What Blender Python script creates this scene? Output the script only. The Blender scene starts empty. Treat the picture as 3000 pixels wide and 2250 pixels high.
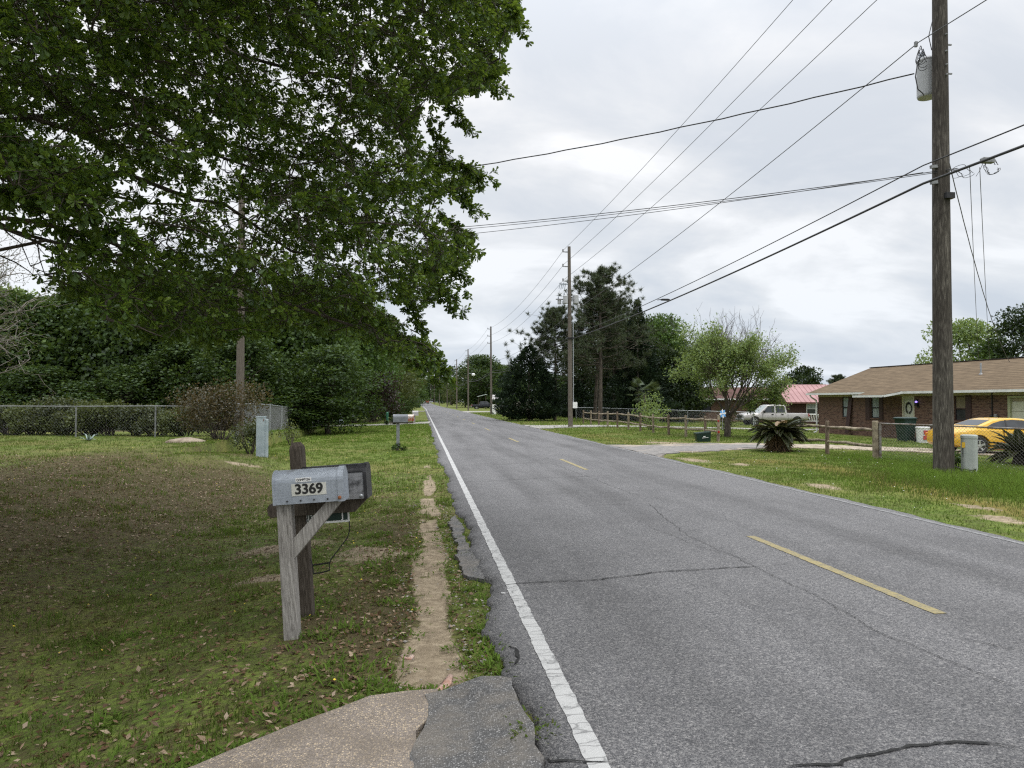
import bpy, bmesh, math, random
import numpy as np
from mathutils import Vector, Matrix, Quaternion
R = math.radians
sc = bpy.context.scene
col = sc.collection
rng = np.random.default_rng(11)
random.seed(5)

# ---------------------------------------------------------------- camera model (photo pixels 3000 x 2250)
F, CX, CY, EYE = 2150.0, 1500.0, 1125.0, 1.6
PITCH = math.atan((1178 - CY) / F)
YAW = math.atan((CX - 1238) / F * math.cos(PITCH))
FW = np.array([math.sin(YAW) * math.cos(PITCH), math.cos(YAW) * math.cos(PITCH), math.sin(PITCH)])
RT = np.array([math.cos(YAW), -math.sin(YAW), 0.0])
UP = np.cross(RT, FW)
CAM = np.array([0, 0, EYE])
def ray(u, v): return FW + (u - CX) / F * RT - (v - CY) / F * UP
def gp(u, v, z=0.0):                      # survey: a photo pixel on a level z -> world point
    d = ray(u, v); return CAM + d * ((z - EYE) / d[2])
def dp(u, v, D): return CAM + ray(u, v) * D   # a photo pixel at a known distance -> world point
def pix(P):
    q = np.asarray(P) - CAM; w = q @ FW
    return CX + F * (q @ RT) / w, CY - F * (q @ UP) / w, w

# ---------------------------------------------------------------- terrain
def sstep(a, b, x): t = np.clip((x - a) / (b - a), 0, 1); return t * t * (3 - 2 * t)
def far_z(y): return np.where(y > 180, np.minimum(1.5 * ((y - 180) / 280) ** 2, 1.5 + (y - 460) * 0.0), 0.0)
def road_dx(y): return -2.6 * sstep(150, 460, y)
def bumps(x, y): return .012 * np.sin(3.1 * x + 1.3 * np.sin(2.2 * y)) * np.cos(2.7 * y + .6 * x) + .008 * np.sin(7.3 * x + 2 * np.cos(5 * y)) * np.sin(6.1 * y)
def terrain(x, y):
    x = np.asarray(x, float); y = np.asarray(y, float)
    xs = x - road_dx(y)
    zr = np.interp(xs, [6.9, 7.2, 9, 12.5, 18, 26, 32, 40], [-.06, -.035, -.04, -.04, -.2, -.42, -.52, -.55])
    xb = np.where(xs < -2.5, xs - 2.0*sstep(15.5, 21.5, y)*sstep(-2.5, -4.5, xs), xs)
    bank = np.interp(xb, [-16, -8.8, -8.0, -7.2, -6.2, -5.2, -4.2, -3.3, -2.5, -1.6, -.6, -.2, .3, .5, .56], [.34, .33, .30, .22, .06, -.10, -.24, -.32, -.30, -.17, -.07, -.075, -.07, -.05, -.07])
    lawn = np.interp(xs, [-30, -8, -5, -2, -.4, .5, .56], [-.30, -.30, -.25, -.15, -.06, -.045, -.07])
    s = sstep(17.5, 30, y + .55 * (xs + 6) * (xs > -6))
    s2 = np.where(xs < -6.5, sstep(27, 60, y), s)
    s = np.where(xs < -5, s + (s2 - s) * sstep(-5, -6.5, xs), s)
    s = np.clip(s, 0, 1)
    zl = bank * (1 - s) + lawn * s
    z = np.where(xs < .56, zl, np.where(xs > 6.9, zr, -.07))
    b = bumps(x, y) * np.where((xs > .3) & (xs < 7.3), 0, 1)
    return z + b + far_z(y)
def tz(x, y): return float(terrain(x, y))
def onz(x, y, dz=0): return (x, y, tz(x, y) + dz)
def at(u, D):                              # ground point seen in photo column u at distance D
    p = dp(u, 1178, D); return (float(p[0]), float(p[1]), tz(p[0], p[1]))

# ---------------------------------------------------------------- materials
def nmat(name):
    m = bpy.data.materials.new(name); m.use_nodes = True
    nt = m.node_tree; nt.nodes.clear()
    return m, nt, nt.nodes, nt.links
def N(nt, t, **kw):
    n = nt.nodes.new(t)
    for k, v in kw.items():
        if k.startswith('i_'): n.inputs[k[2:].replace('_', ' ')].default_value = v
        else: setattr(n, k, v)
    return n
def ramp(nt, fac, stops):
    r = nt.nodes.new('ShaderNodeValToRGB'); e = r.color_ramp.elements
    while len(e) < len(stops): e.new(0.5)
    for i, (p, c) in enumerate(stops): e[i].position = p; e[i].color = (*c, 1) if len(c) == 3 else c
    if fac is not None: nt.links.new(fac, r.inputs[0])
    return r
def mixc(nt, f, a, b, mode='MIX'):
    m = nt.nodes.new('ShaderNodeMix'); m.data_type = 'RGBA'; m.blend_type = mode
    for sock, val in ((m.inputs['Factor'], f), (m.inputs['A'], a), (m.inputs['B'], b)):
        if isinstance(val, (int, float)): sock.default_value = val
        elif isinstance(val, tuple): sock.default_value = (*val, 1) if len(val) == 3 else val
        else: nt.links.new(val, sock)
    return m.outputs['Result']
def math_(nt, op, a, b=None, c=None):
    m = nt.nodes.new('ShaderNodeMath'); m.operation = op
    for i, val in enumerate((a, b, c)):
        if val is None: continue
        if isinstance(val, (int, float)): m.inputs[i].default_value = val
        else: nt.links.new(val, m.inputs[i])
    return m.outputs[0]
def noise(nt, vec, scale, detail=4, rough=.55, dist=0.0):
    n = nt.nodes.new('ShaderNodeTexNoise'); n.inputs['Scale'].default_value = scale
    n.inputs['Detail'].default_value = detail; n.inputs['Roughness'].default_value = rough; n.inputs['Distortion'].default_value = dist
    if vec is not None: nt.links.new(vec, n.inputs['Vector'])
    return n.outputs['Fac']
def coords(nt, kind='Object', scale=None):
    t = nt.nodes.new('ShaderNodeTexCoord'); o = t.outputs[kind]
    if scale:
        mp = nt.nodes.new('ShaderNodeMapping'); mp.inputs['Scale'].default_value = scale
        nt.links.new(o, mp.inputs['Vector']); o = mp.outputs[0]
    return o
def finish(nt, color, rough=.7, bump=None, bstr=.3, bdist=.01, metal=0.0, spec=.4, coat=0.0):
    b = nt.nodes.new('ShaderNodeBsdfPrincipled'); o = nt.nodes.new('ShaderNodeOutputMaterial')
    if isinstance(color, tuple): b.inputs['Base Color'].default_value = (*color, 1)
    else: nt.links.new(color, b.inputs['Base Color'])
    if isinstance(rough, (int, float)): b.inputs['Roughness'].default_value = rough
    else: nt.links.new(rough, b.inputs['Roughness'])
    b.inputs['Metallic'].default_value = metal; b.inputs['Specular IOR Level'].default_value = spec
    b.inputs['Coat Weight'].default_value = coat
    if bump is not None:
        bm = nt.nodes.new('ShaderNodeBump'); bm.inputs['Strength'].default_value = bstr; bm.inputs['Distance'].default_value = bdist
        nt.links.new(bump, bm.inputs['Height']); nt.links.new(bm.outputs[0], b.inputs['Normal'])
    nt.links.new(b.outputs[0], o.inputs['Surface'])
    return b
def noisy(name, c1, c2, scale=6, rough=.7, bstr=.15, stretch=None, metal=0.0, spec=.4, detail=5, lo=.35, hi=.65, coat=0.0, bdist=.005):
    m, nt, ns, ln = nmat(name)
    v = coords(nt, 'Object', stretch)
    f = noise(nt, v, scale, detail)
    c = ramp(nt, f, [(lo, c1), (hi, c2)])
    finish(nt, c.outputs[0], rough, f, bstr, bdist, metal, spec, coat)
    return m
def leafmat(name, dark, mid, light, trans=.3, gloss=0.05):
    m, nt, ns, ln = nmat(name)
    a = N(nt, 'ShaderNodeAttribute', attribute_name='tint')
    c = ramp(nt, a.outputs['Fac'], [(0, dark), (.5, mid), (1, light)])
    d = N(nt, 'ShaderNodeBsdfDiffuse'); t = N(nt, 'ShaderNodeBsdfTranslucent')
    ln.new(c.outputs[0], d.inputs[0])
    tc = mixc(nt, .5, c.outputs[0], (light[0] * 1.5, light[1] * 1.4, light[2] * .8)); ln.new(tc, t.inputs[0])
    mx = N(nt, 'ShaderNodeMixShader'); mx.inputs[0].default_value = trans
    ln.new(d.outputs[0], mx.inputs[1]); ln.new(t.outputs[0], mx.inputs[2])
    out = mx.outputs[0]
    if gloss:
        g = N(nt, 'ShaderNodeBsdfGlossy'); g.inputs['Roughness'].default_value = .42; g.inputs[0].default_value = (.9, .95, 1, 1)
        m2 = N(nt, 'ShaderNodeMixShader'); m2.inputs[0].default_value = gloss
        ln.new(out, m2.inputs[1]); ln.new(g.outputs[0], m2.inputs[2]); out = m2.outputs[0]
    o = N(nt, 'ShaderNodeOutputMaterial'); ln.new(out, o.inputs['Surface'])
    return m

# ---------------------------------------------------------------- mesh builder
class MB:
    def __init__(s): s.v = []; s.f = []
    def add(s, vs, fs):
        n = len(s.v); s.v += [tuple(map(float, p)) for p in vs]; s.f += [tuple(n + i for i in f) for f in fs]; return s
    def box(s, x0, x1, y0, y1, z0, z1, M=None):
        vs = [Vector(p) for p in ((x0,y0,z0),(x1,y0,z0),(x1,y1,z0),(x0,y1,z0),(x0,y0,z1),(x1,y0,z1),(x1,y1,z1),(x0,y1,z1))]
        if M is not None: vs = [M @ p for p in vs]
        return s.add(vs, [(0,3,2,1),(4,5,6,7),(0,1,5,4),(1,2,6,5),(2,3,7,6),(3,0,4,7)])
    def beam(s, p, q, w, h, up=(0,0,1)):
        p = Vector(p); q = Vector(q); d = (q - p); L = d.length; d.normalize()
        u = Vector(up); sd = d.cross(u)
        if sd.length < 1e-4: sd = d.cross(Vector((1,0,0)))
        sd.normalize(); u = sd.cross(d)
        M = Matrix((( *d,),( *sd,),( *u,))).transposed().to_4x4(); M.translation = p
        return s.box(0, L, -w/2, w/2, -h/2, h/2, M)
    def tube(s, pts, rad, n=8, caps=True):
        pts = [Vector(p) for p in pts]
        if not hasattr(rad, '__len__'): rad = [rad] * len(pts)
        a = None; rings = []
        for i, p in enumerate(pts):
            t = (pts[min(i+1, len(pts)-1)] - pts[max(i-1, 0)])
            t = t.normalized() if t.length > 1e-9 else Vector((0,0,1))
            if a is None: a = t.orthogonal().normalized()
            a = (a - t * a.dot(t)); a = a.normalized() if a.length > 1e-6 else t.orthogonal().normalized()
            b = t.cross(a)
            rings.append([p + (a * math.cos(2*math.pi*k/n) + b * math.sin(2*math.pi*k/n)) * rad[i] for k in range(n)])
        vs = [q for r in rings for q in r]; fs = []
        for i in range(len(pts)-1):
            for k in range(n): fs.append((i*n+k, i*n+(k+1)%n, (i+1)*n+(k+1)%n, (i+1)*n+k))
        if caps: fs += [tuple(range(n-1, -1, -1)), tuple(range((len(pts)-1)*n, len(pts)*n))]
        return s.add(vs, fs)
    def lathe(s, prof, n=20, M=None):
        vs = []; fs = []
        for r, z in prof:
            for k in range(n):
                p = Vector((r*math.cos(2*math.pi*k/n), r*math.sin(2*math.pi*k/n), z)); vs.append(M @ p if M is not None else p)
        for i in range(len(prof)-1):
            for k in range(n): fs.append((i*n+k, i*n+(k+1)%n, (i+1)*n+(k+1)%n, (i+1)*n+k))
        fs += [tuple(range(n-1,-1,-1)), tuple(range((len(prof)-1)*n, len(prof)*n))]
        return s.add(vs, fs)
    def prism(s, poly, ax0, ax1, fn):          # poly in 2-D, fn(a, b, t) -> 3-D, extruded t: ax0..ax1
        n = len(poly)
        vs = [fn(a, b, ax0) for a, b in poly] + [fn(a, b, ax1) for a, b in poly]
        return s.add(vs, [tuple(range(n-1,-1,-1)), tuple(range(n, 2*n))] + [(i, (i+1)%n, n+(i+1)%n, n+i) for i in range(n)])
    def loft(s, rings, cap=True, closed=True):
        n = len(rings[0]); vs = [p for r in rings for p in r]; fs = []
        for i in range(len(rings)-1):
            for k in range(n if closed else n-1): fs.append((i*n+k, i*n+(k+1)%n, (i+1)*n+(k+1)%n, (i+1)*n+k))
        if cap: fs += [tuple(range(n-1,-1,-1)), tuple(range((len(rings)-1)*n, len(rings)*n))]
        return s.add(vs, fs)
    def build(s, name, mat, parent=None, smooth=False, bevel=0, loc=None, auto=None):
        me = bpy.data.meshes.new(name); me.from_pydata(s.v, [], s.f); me.update()
        bm = bmesh.new(); bm.from_mesh(me); bmesh.ops.recalc_face_normals(bm, faces=bm.faces)
        bm.to_mesh(me); bm.free()
        if mat: me.materials.append(mat)
        if smooth: me.polygons.foreach_set('use_smooth', [True]*len(me.polygons))
        o = bpy.data.objects.new(name, me); col.objects.link(o)
        if parent: o.parent = parent
        if loc is not None: o.location = loc
        if bevel:
            b = o.modifiers.new('bevel', 'BEVEL'); b.width = bevel; b.segments = 2; b.limit_method = 'ANGLE'; b.angle_limit = R(40)
        if auto:
            bm = bmesh.new(); bm.from_mesh(me)
            for e in bm.edges:
                if len(e.link_faces) == 2 and e.calc_face_angle(0) > R(auto): e.smooth = False
            bm.to_mesh(me); bm.free()
        return o
def cut(o, cutter, name='cutter'):
    c = cutter.build(name, None); c.matrix_world = o.matrix_world.copy() if o.parent is None else Matrix()
    par = o.parent; o.parent = None
    bpy.context.view_layer.update()
    m = o.modifiers.new('cut', 'BOOLEAN'); m.object = c; m.operation = 'DIFFERENCE'; m.solver = 'EXACT'
    dg = bpy.context.evaluated_depsgraph_get()
    me = bpy.data.meshes.new_from_object(o.evaluated_get(dg))
    o.modifiers.remove(m); old = o.data; o.data = me; bpy.data.meshes.remove(old)
    cm = c.data; bpy.data.objects.remove(c); bpy.data.meshes.remove(cm)
    o.parent = par
    return o
def tag(o, label=None, cat=None, group=None, kind=None):
    if label: o['label'] = label
    if cat: o['category'] = cat
    if group: o['group'] = group
    if kind: o['kind'] = kind
    return o
def thing(name, label, cat, loc=(0,0,0), rz=0, group=None, scale=1.0):
    o = bpy.data.objects.new(name, None); o.empty_display_size = .2; col.objects.link(o)
    o.location = loc; o.rotation_euler = (0, 0, rz); o.scale = (scale,)*3
    return tag(o, label, cat, group)
def copy_thing(root, loc, rz, label, scale=1.0, group=None):
    r = root.copy(); col.objects.link(r); r.location = loc; r.rotation_euler = (0, 0, rz)
    r.scale = (scale,)*3 if not hasattr(scale, '__len__') else scale
    r['label'] = label
    if group: r['group'] = group
    for ch in list(root.children):
        c = ch.copy(); col.objects.link(c); c.parent = r
        for g in ch.children:
            d = g.copy(); col.objects.link(d); d.parent = c
    return r
def raw_mesh(name, V, Q, mat, tint=None, parent=None, loc=None):
    """numpy verts (n,3), faces (m,k) -> object"""
    me = bpy.data.meshes.new(name); n, (m, k) = len(V), Q.shape
    me.vertices.add(n); me.vertices.foreach_set('co', np.ascontiguousarray(V, np.float32).ravel())
    me.loops.add(m*k); me.loops.foreach_set('vertex_index', np.ascontiguousarray(Q, np.int32).ravel())
    me.polygons.add(m); me.polygons.foreach_set('loop_start', np.arange(0, m*k, k, dtype=np.int32))
    me.update(calc_edges=True)
    if tint is not None:
        for an, arr in (tint.items() if isinstance(tint, dict) else (('tint', tint),)):
            a = me.attributes.new(an, 'FLOAT', 'POINT'); a.data.foreach_set('value', np.ascontiguousarray(arr, np.float32))
    me.materials.append(mat)
    o = bpy.data.objects.new(name, me); col.objects.link(o)
    if parent: o.parent = parent
    if loc is not None: o.location = loc
    return o
def unit(a): return a / (np.linalg.norm(a, axis=-1, keepdims=True) + 1e-9)
def runit(n, g=None): return unit((g or rng).normal(size=(n, 3)))
TEMPL = {
 'oak':  (np.array([(0,0,0),(.45,-.2,.05),(.8,-.5,.06),(1,-.22,.0),(.97,.2,0),(.8,.5,.06),(.45,.2,.05),(.72,0,-.05)]), np.array([(0,1,2,7),(2,3,4,7),(0,7,5,6),(7,4,4,5)])),
 'card': (np.array([(0,0,0),(.45,-.5,.08),(1,0,0),(.45,.5,.08)]), np.array([(0,1,2,3)])),
 'needle': (np.array([(0,-.5,0),(0,.5,0),(1,0,0)]), np.array([(0,1,2)])),
 'blade': (np.array([(0,-.5,0),(0,.5,0),(.6,.3,.0),(1,0,-.28),(.6,-.3,0)]), np.array([(0,1,2,4),(4,2,3,3)])),
}
TEMPL['oak'] = (TEMPL['oak'][0], np.array([(0,1,2,7),(2,3,7,7),(3,4,7,7),(4,5,7,7),(0,7,5,6)]))
def leaf_arrays(P, D, U, L, W, tint, shape):
    tv, tq = TEMPL[shape]
    D = unit(D); S = unit(np.cross(D, U)); Z = np.cross(S, D)
    L = np.asarray(L)[:, None]; W = np.asarray(W)[:, None]
    V = (P[:, None, :] + tv[None, :, 0:1]*(D*L)[:, None, :] + tv[None, :, 1:2]*(S*W)[:, None, :] + tv[None, :, 2:3]*(Z*L)[:, None, :])
    n, k = len(P), len(tv)
    Q = (tq[None] + (np.arange(n)*k)[:, None, None]).reshape(-1, tq.shape[1])
    return V.reshape(-1, 3), Q, np.repeat(tint, k)
def clean_quads(Q):
    return Q
def leaves(name, P, D, U, L, W, tint, mat, shape='card', parent=None, loc=None):
    V, Q, T = leaf_arrays(P, D, U, L, W, tint, shape)
    if shape in ('oak', 'blade'):
        tri = Q[:, 2] == Q[:, 3]
        quads = Q[~tri]; t = Q[tri][:, :3]
        T3 = np.concatenate([quads[:, (0,1,2)], quads[:, (0,2,3)], t]); Q = T3
    return raw_mesh(name, V, Q, mat, T, parent, loc)
# ---------------------------------------------------------------- common materials
M = {}
M['wood_grey'] = None
def woodmat(name, c1, c2, c3, scale=9, along='Z', stain=False):
    m, nt, ns, ln = nmat(name)
    st = {'Z': (9, 9, .9), 'X': (.9, 9, 9), 'Y': (9, .9, 9)}[along]
    v = coords(nt, 'Object', st)
    f = noise(nt, v, scale, 6, .6, 1.2)
    w = nt.nodes.new('ShaderNodeTexWave'); w.inputs['Scale'].default_value = 2.2; w.inputs['Distortion'].default_value = 9; w.inputs['Detail'].default_value = 3
    w.bands_direction = 'DIAGONAL'
    ln.new(v, w.inputs['Vector'])
    c = ramp(nt, f, [(.3, c1), (.5, c2), (.72, c3)])
    cc = mixc(nt, math_(nt, 'MULTIPLY', w.outputs['Fac'], .38), c.outputs[0], c1)
    if stain:
        s1 = ramp(nt, noise(nt, coords(nt, 'Object', (2.2, 2.2, .35)), 1.6, 5, .65), [(.42, (0,0,0)), (.58, (1,1,1))])
        cc = mixc(nt, math_(nt, 'MULTIPLY', s1.outputs[0], .6), cc, (.030,.025,.021))
    finish(nt, cc, .85, f, .35, .004, spec=.2)
    return m
M['wood_grey'] = woodmat('weathered_grey_wood', (.12,.11,.10), (.30,.285,.265), (.42,.40,.375))
M['wood_dark'] = woodmat('dark_weathered_wood', (.035,.028,.022), (.085,.07,.056), (.14,.12,.10))
M['wood_pole'] = woodmat('creosoted_pole_wood', (.028,.025,.022), (.082,.073,.062), (.24,.22,.19), 3.2, stain=True)
M['wood_pole_far'] = woodmat('grey_pole_wood', (.07,.06,.05), (.14,.12,.10), (.21,.19,.16), 5)
M['wood_rail'] = noisy('rail_wood', (.11,.085,.06), (.30,.255,.18), 5, .85, .3, (1,1,1))
M['wood_post'] = noisy('fence_post_wood', (.06,.04,.027), (.20,.155,.11), 7, .85, .3, (6,6,1))
M['galv'] = noisy('galvanised_steel', (.30,.32,.34), (.46,.48,.50), 30, .42, .05, metal=.55)
M['galv_dull'] = noisy('dull_galvanised_wire', (.16,.165,.17), (.28,.285,.29), 20, .6, .05, metal=.3)
M['black_wire'] = noisy('black_cable', (.012,.012,.013), (.03,.03,.032), 20, .5, 0)
M['wire'] = noisy('aluminium_wire', (.045,.047,.05), (.085,.088,.09), 20, .6, 0)
M['black_metal'] = noisy('black_painted_metal', (.008,.008,.009), (.02,.02,.021), 25, .45, .05)
M['rubber'] = noisy('tyre_rubber', (.012,.012,.012), (.024,.024,.023), 40, .8, .1)
M['white'] = noisy('white_paint', (.68,.69,.69), (.8,.8,.79), 12, .5, .03)
M['cream'] = noisy('cream_trim', (.50,.47,.37), (.58,.55,.45), 9, .6, .04)
M['dark_gap'] = noisy('dark_recess', (.006,.006,.006), (.012,.012,.012), 9, .9, 0)
M['glass_dark'] = noisy('dark_window_glass', (.012,.016,.02), (.03,.036,.042), 3, .08, 0, spec=.6)
M['glass_curtain'] = noisy('curtained_window_glass', (.20,.24,.25), (.34,.38,.38), 4, .12, 0, (3,3,.4), spec=.6)
M['chrome'] = noisy('alloy_rim', (.45,.46,.47), (.6,.61,.62), 20, .25, 0, metal=.8)
M['red_lens'] = noisy('red_lens', (.25,.012,.01), (.35,.02,.015), 20, .2, 0)
M['amber'] = noisy('amber_lens', (.5,.16,.01), (.6,.22,.02), 20, .2, 0)

# ---------------------------------------------------------------- sky and light
w = bpy.data.worlds.new('World'); sc.world = w; w.use_nodes = True
nt = w.node_tree; nt.nodes.clear(); ln = nt.links
SUN_EL, SUN_AZ = R(58), R(150)
sky = N(nt, 'ShaderNodeTexSky', sky_type='NISHITA'); sky.sun_disc = False; sky.sun_elevation = SUN_EL; sky.sun_rotation = SUN_AZ
tc = nt.nodes.new('ShaderNodeTexCoord'); sep = nt.nodes.new('ShaderNodeSeparateXYZ'); ln.new(tc.outputs['Generated'], sep.inputs[0])
zc = math_(nt, 'MAXIMUM', sep.outputs['Z'], 0.0)
den = math_(nt, 'ADD', zc, .27)
cx = math_(nt, 'DIVIDE', sep.outputs['X'], den); cy = math_(nt, 'DIVIDE', sep.outputs['Y'], den)
cmb = nt.nodes.new('ShaderNodeCombineXYZ'); ln.new(cx, cmb.inputs[0]); ln.new(cy, cmb.inputs[1])
mp = nt.nodes.new('ShaderNodeMapping'); mp.inputs['Location'].default_value = (3.4, 1.7, .4); mp.inputs['Scale'].default_value = (.8, 1.15, 1); ln.new(cmb.outputs[0], mp.inputs[0])
n1 = noise(nt, mp.outputs[0], 1.9, 8, .55, .4)
n2 = noise(nt, mp.outputs[0], .8, 3, .5, .2)
nf = math_(nt, 'ADD', math_(nt, 'MULTIPLY', n1, .62), math_(nt, 'MULTIPLY', n2, .38))
cl = ramp(nt, nf, [(.39, (.77,.81,.87)), (.455, (.87,.895,.935)), (.50, (.965,.975,.995)), (.555, (1.12,1.12,1.13))])
grad = math_(nt, 'ADD', .955, math_(nt, 'MULTIPLY', math_(nt, 'POWER', zc, 4.0), 4.4))
low = ramp(nt, zc, [(0.0, (.86,.92,1.0)), (.14, (.94,.97,1.0)), (.4, (1,1,1))])
c1 = mixc(nt, 1.0, cl.outputs[0], low.outputs[0], 'MULTIPLY')
vm = nt.nodes.new('ShaderNodeVectorMath'); vm.operation = 'SCALE'; ln.new(c1, vm.inputs[0])
ln.new(math_(nt, 'MULTIPLY', grad, 9.6), vm.inputs['Scale'])
skymix = mixc(nt, .93, sky.outputs[0], vm.outputs[0])
bg = nt.nodes.new('ShaderNodeBackground'); bg.inputs['Strength'].default_value = .1; ln.new(skymix, bg.inputs[0])
ow = nt.nodes.new('ShaderNodeOutputWorld'); ln.new(bg.outputs[0], ow.inputs[0])
sl = bpy.data.lights.new('sun', 'SUN'); sl.energy = .8; sl.angle = R(22); sl.color = (1, .97, .92)
so = bpy.data.objects.new('sun', sl); col.objects.link(so)
sdir = Vector((math.sin(SUN_AZ)*math.cos(SUN_EL), math.cos(SUN_AZ)*math.cos(SUN_EL), math.sin(SUN_EL)))
so.rotation_euler = sdir.to_track_quat('Z', 'Y').to_euler(); so.location = (0, 0, 30)
sc.view_settings.view_transform = 'Standard'; sc.view_settings.look = 'None'; sc.view_settings.exposure = 0; sc.view_settings.gamma = 1

cam = bpy.data.cameras.new('camera'); co = bpy.data.objects.new('camera', cam); col.objects.link(co)
cam.sensor_width = 36; cam.lens = F / 3000 * 36; cam.clip_end = 6000; cam.clip_start = .05
co.location = (0, 0, EYE)
co.matrix_world = Matrix(((RT[0], UP[0], -FW[0], 0), (RT[1], UP[1], -FW[1], 0), (RT[2], UP[2], -FW[2], EYE), (0, 0, 0, 1)))
sc.camera = co
sc.cycles.use_denoising = False; sc.cycles.filter_width = 1.25; sc.cycles.use_adaptive_sampling = False

# ---------------------------------------------------------------- ground sheet
def vnoise(x, y, s, seed=0):               # smooth value noise 0..1 from a lattice
    g = np.random.default_rng(seed).random((256, 256))
    X = np.asarray(x)*s + 1000; Y = np.asarray(y)*s + 1000
    xi = np.floor(X).astype(int); yi = np.floor(Y).astype(int); fx = X-xi; fy = Y-yi
    fx = fx*fx*(3-2*fx); fy = fy*fy*(3-2*fy)
    a = g[xi % 256, yi % 256]; b = g[(xi+1) % 256, yi % 256]; c = g[xi % 256, (yi+1) % 256]; d = g[(xi+1) % 256, (yi+1) % 256]
    return (a*(1-fx)+b*fx)*(1-fy) + (c*(1-fx)+d*fx)*fy
def fbm(x, y, s, seed=0): return (vnoise(x, y, s, seed) + .5*vnoise(x, y, 2.1*s, seed+1) + .25*vnoise(x, y, 4.3*s, seed+2)) / 1.75
def blob(x, y, cx_, cy_, rx, ry): return np.exp(-(((x-cx_)/rx)**2 + ((y-cy_)/ry)**2))
def m_path(x, y):                           # bare sandy footpath beside the road
    c = .085 + .018*np.sin(y*.9) + .014*np.sin(2.3*y) + (y > 8)*.006*(y-8)
    wd = .165 + .025*np.sin(1.7*y + 1) + .02*np.sin(4.1*y) - .007*np.clip(y-8, 0, 10) + .05*blob(0, y, 0, 4.4, 1, .7)
    a = (1 - sstep(wd*.65, wd*1.25, np.abs(x - c))) * np.clip(1.15 - 2.4*sstep(6.5, 10, y)*np.clip(fbm(x, y, 2.6, 77)-.52, 0, 1)*2 - .9*np.clip(fbm(x, y, 3.5, 78)-.60, 0, 1)*3, 0, 1)
    end = (1 - .15*sstep(9.0, 12, y)) * (1 - sstep(15.5, 18.5, y)) + .0*(y) + sstep(18, 19, y) * (.75*(blob(0, y, 0, 14.2, 1, 1.5) + blob(0, y, 0, 18.8, 1, .9) + .6*blob(0, y, 0, 34, 1, 8)))
    return a * end * sstep(4.1, 4.3, y)
def m_sand(x, y):
    s = m_path(x, y)
    for (bx, by, rx, ry) in ((9.6,28.6,.9,1.0),(10.6,28.1,.7,.5),(7.6,20.0,.35,1.1),(8.3,18.5,.3,.4),(7.7,13.5,.25,.7),(8.0,9.4,.22,.5),(8.6,10.6,.2,.5),(13.0,27.2,2.5,.8),(16,26.6,3,.7),(-.55,8.3,.45,.5),(-1.7,9.3,.7,.35),(-1.5,7.6,.5,.25),(-4.6,19.6,.5,.3),(12.0,15.0,.9,.35)):
        s = np.maximum(s, .95*blob(x, y, bx, by, rx, ry))
    return np.clip(s, 0, 1)
def m_soil_shade(x, y):                           # bare earth and litter under the oak and on the bank, plus painted shade
    a = .37*(1-sstep(11, 24, y))*(x < 3) + blob(x, y, -6.3, 13.8, 2.7, 7.2)*.60*sstep(-8.9, -7.7, x) + .26*sstep(-5.5, -8, x)*sstep(14, 18, y)*(1-sstep(30, 34, y)) + .7*blob(x, y, -.89, 5.3, .16, .14) + .6*blob(x, y, -.86, 5.75, .15, .14) + .55*blob(x, y, -4.2, 15.5, 1.3, 4.5) + .4*blob(x, y, -1.6, 3.3, 1.6, .5) + .5*blob(x, y, -.35, 5.6, .45, 1.4) + .45*blob(x, y, -.3, 9.2, .3, 2.5)  # near base and yard strip paint tree shade; post rings also darken contact
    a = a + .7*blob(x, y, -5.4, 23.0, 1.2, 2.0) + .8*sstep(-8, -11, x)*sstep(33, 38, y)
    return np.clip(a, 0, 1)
def m_rust(x, y):                           # reddish weeds on the right verge
    c = 9.0 + .16*(y - 11)
    return np.clip(.7*np.exp(-((x - c)/.6)**2) * sstep(7, 9, y) * (1 - sstep(17, 20, y)) + .7*blob(x, y, 9.3, 19.3, .9, .8) + .4*blob(x, y, 8.2, 31, .6, 6) + .5*blob(x, y, 10.4, 30.6, 1.0, .7), 0, 1)
def m_lush(x, y):                           # taller bright grass round the pole
    return np.clip(blob(x, y, 11.6, 14.2, 2.6, 2.2) + .5*blob(x, y, 13.5, 19, 2.2, 2.6) + .7*blob(x, y, 10.6, 12.0, 1.6, 2.0) + .35*blob(x, y, -2.5, 10, 1.1, 3), 0, 1)

def axis(segs):
    out = []
    for a, b, st in segs: out += list(np.arange(a, b - 1e-6, st))
    out.append(segs[-1][1]); return np.array(out)
gx = axis([(-900,-200,100),(-200,-60,10),(-60,-20,1.5),(-20,-9,.3),(-9,.9,.06),(.9,6.6,.6),(6.6,14,.11),(14,34,.4),(34,70,1.5),(70,200,10),(200,900,100)])
gy = axis([(-300,-60,20),(-60,-8,2),(-8,2,.25),(2,14,.06),(14,30,.12),(30,70,.45),(70,200,2.5),(200,480,6),(480,900,60),(900,2500,400)])
GX, GY = np.meshgrid(gx, gy, indexing='ij')
GXs = GX + road_dx(GY)
GZ = terrain(GXs, GY)
ruts = m_path(GX, GY)
GZ = GZ - .018*ruts + .006*ruts*(fbm(GX, GY, 4, 3) - .5) + .03*(fbm(GX, GY, 2.2, 8) - .5)*((GX < .3) | (GX > 7.4))*(np.abs(GY) < 60)
V = np.stack([GXs.ravel(), GY.ravel(), GZ.ravel()], 1)
nx, ny = GX.shape
I = np.arange(nx*ny).reshape(nx, ny)
Q = np.stack([I[:-1,:-1], I[1:,:-1], I[1:,1:], I[:-1,1:]], -1).reshape(-1, 4)
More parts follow.
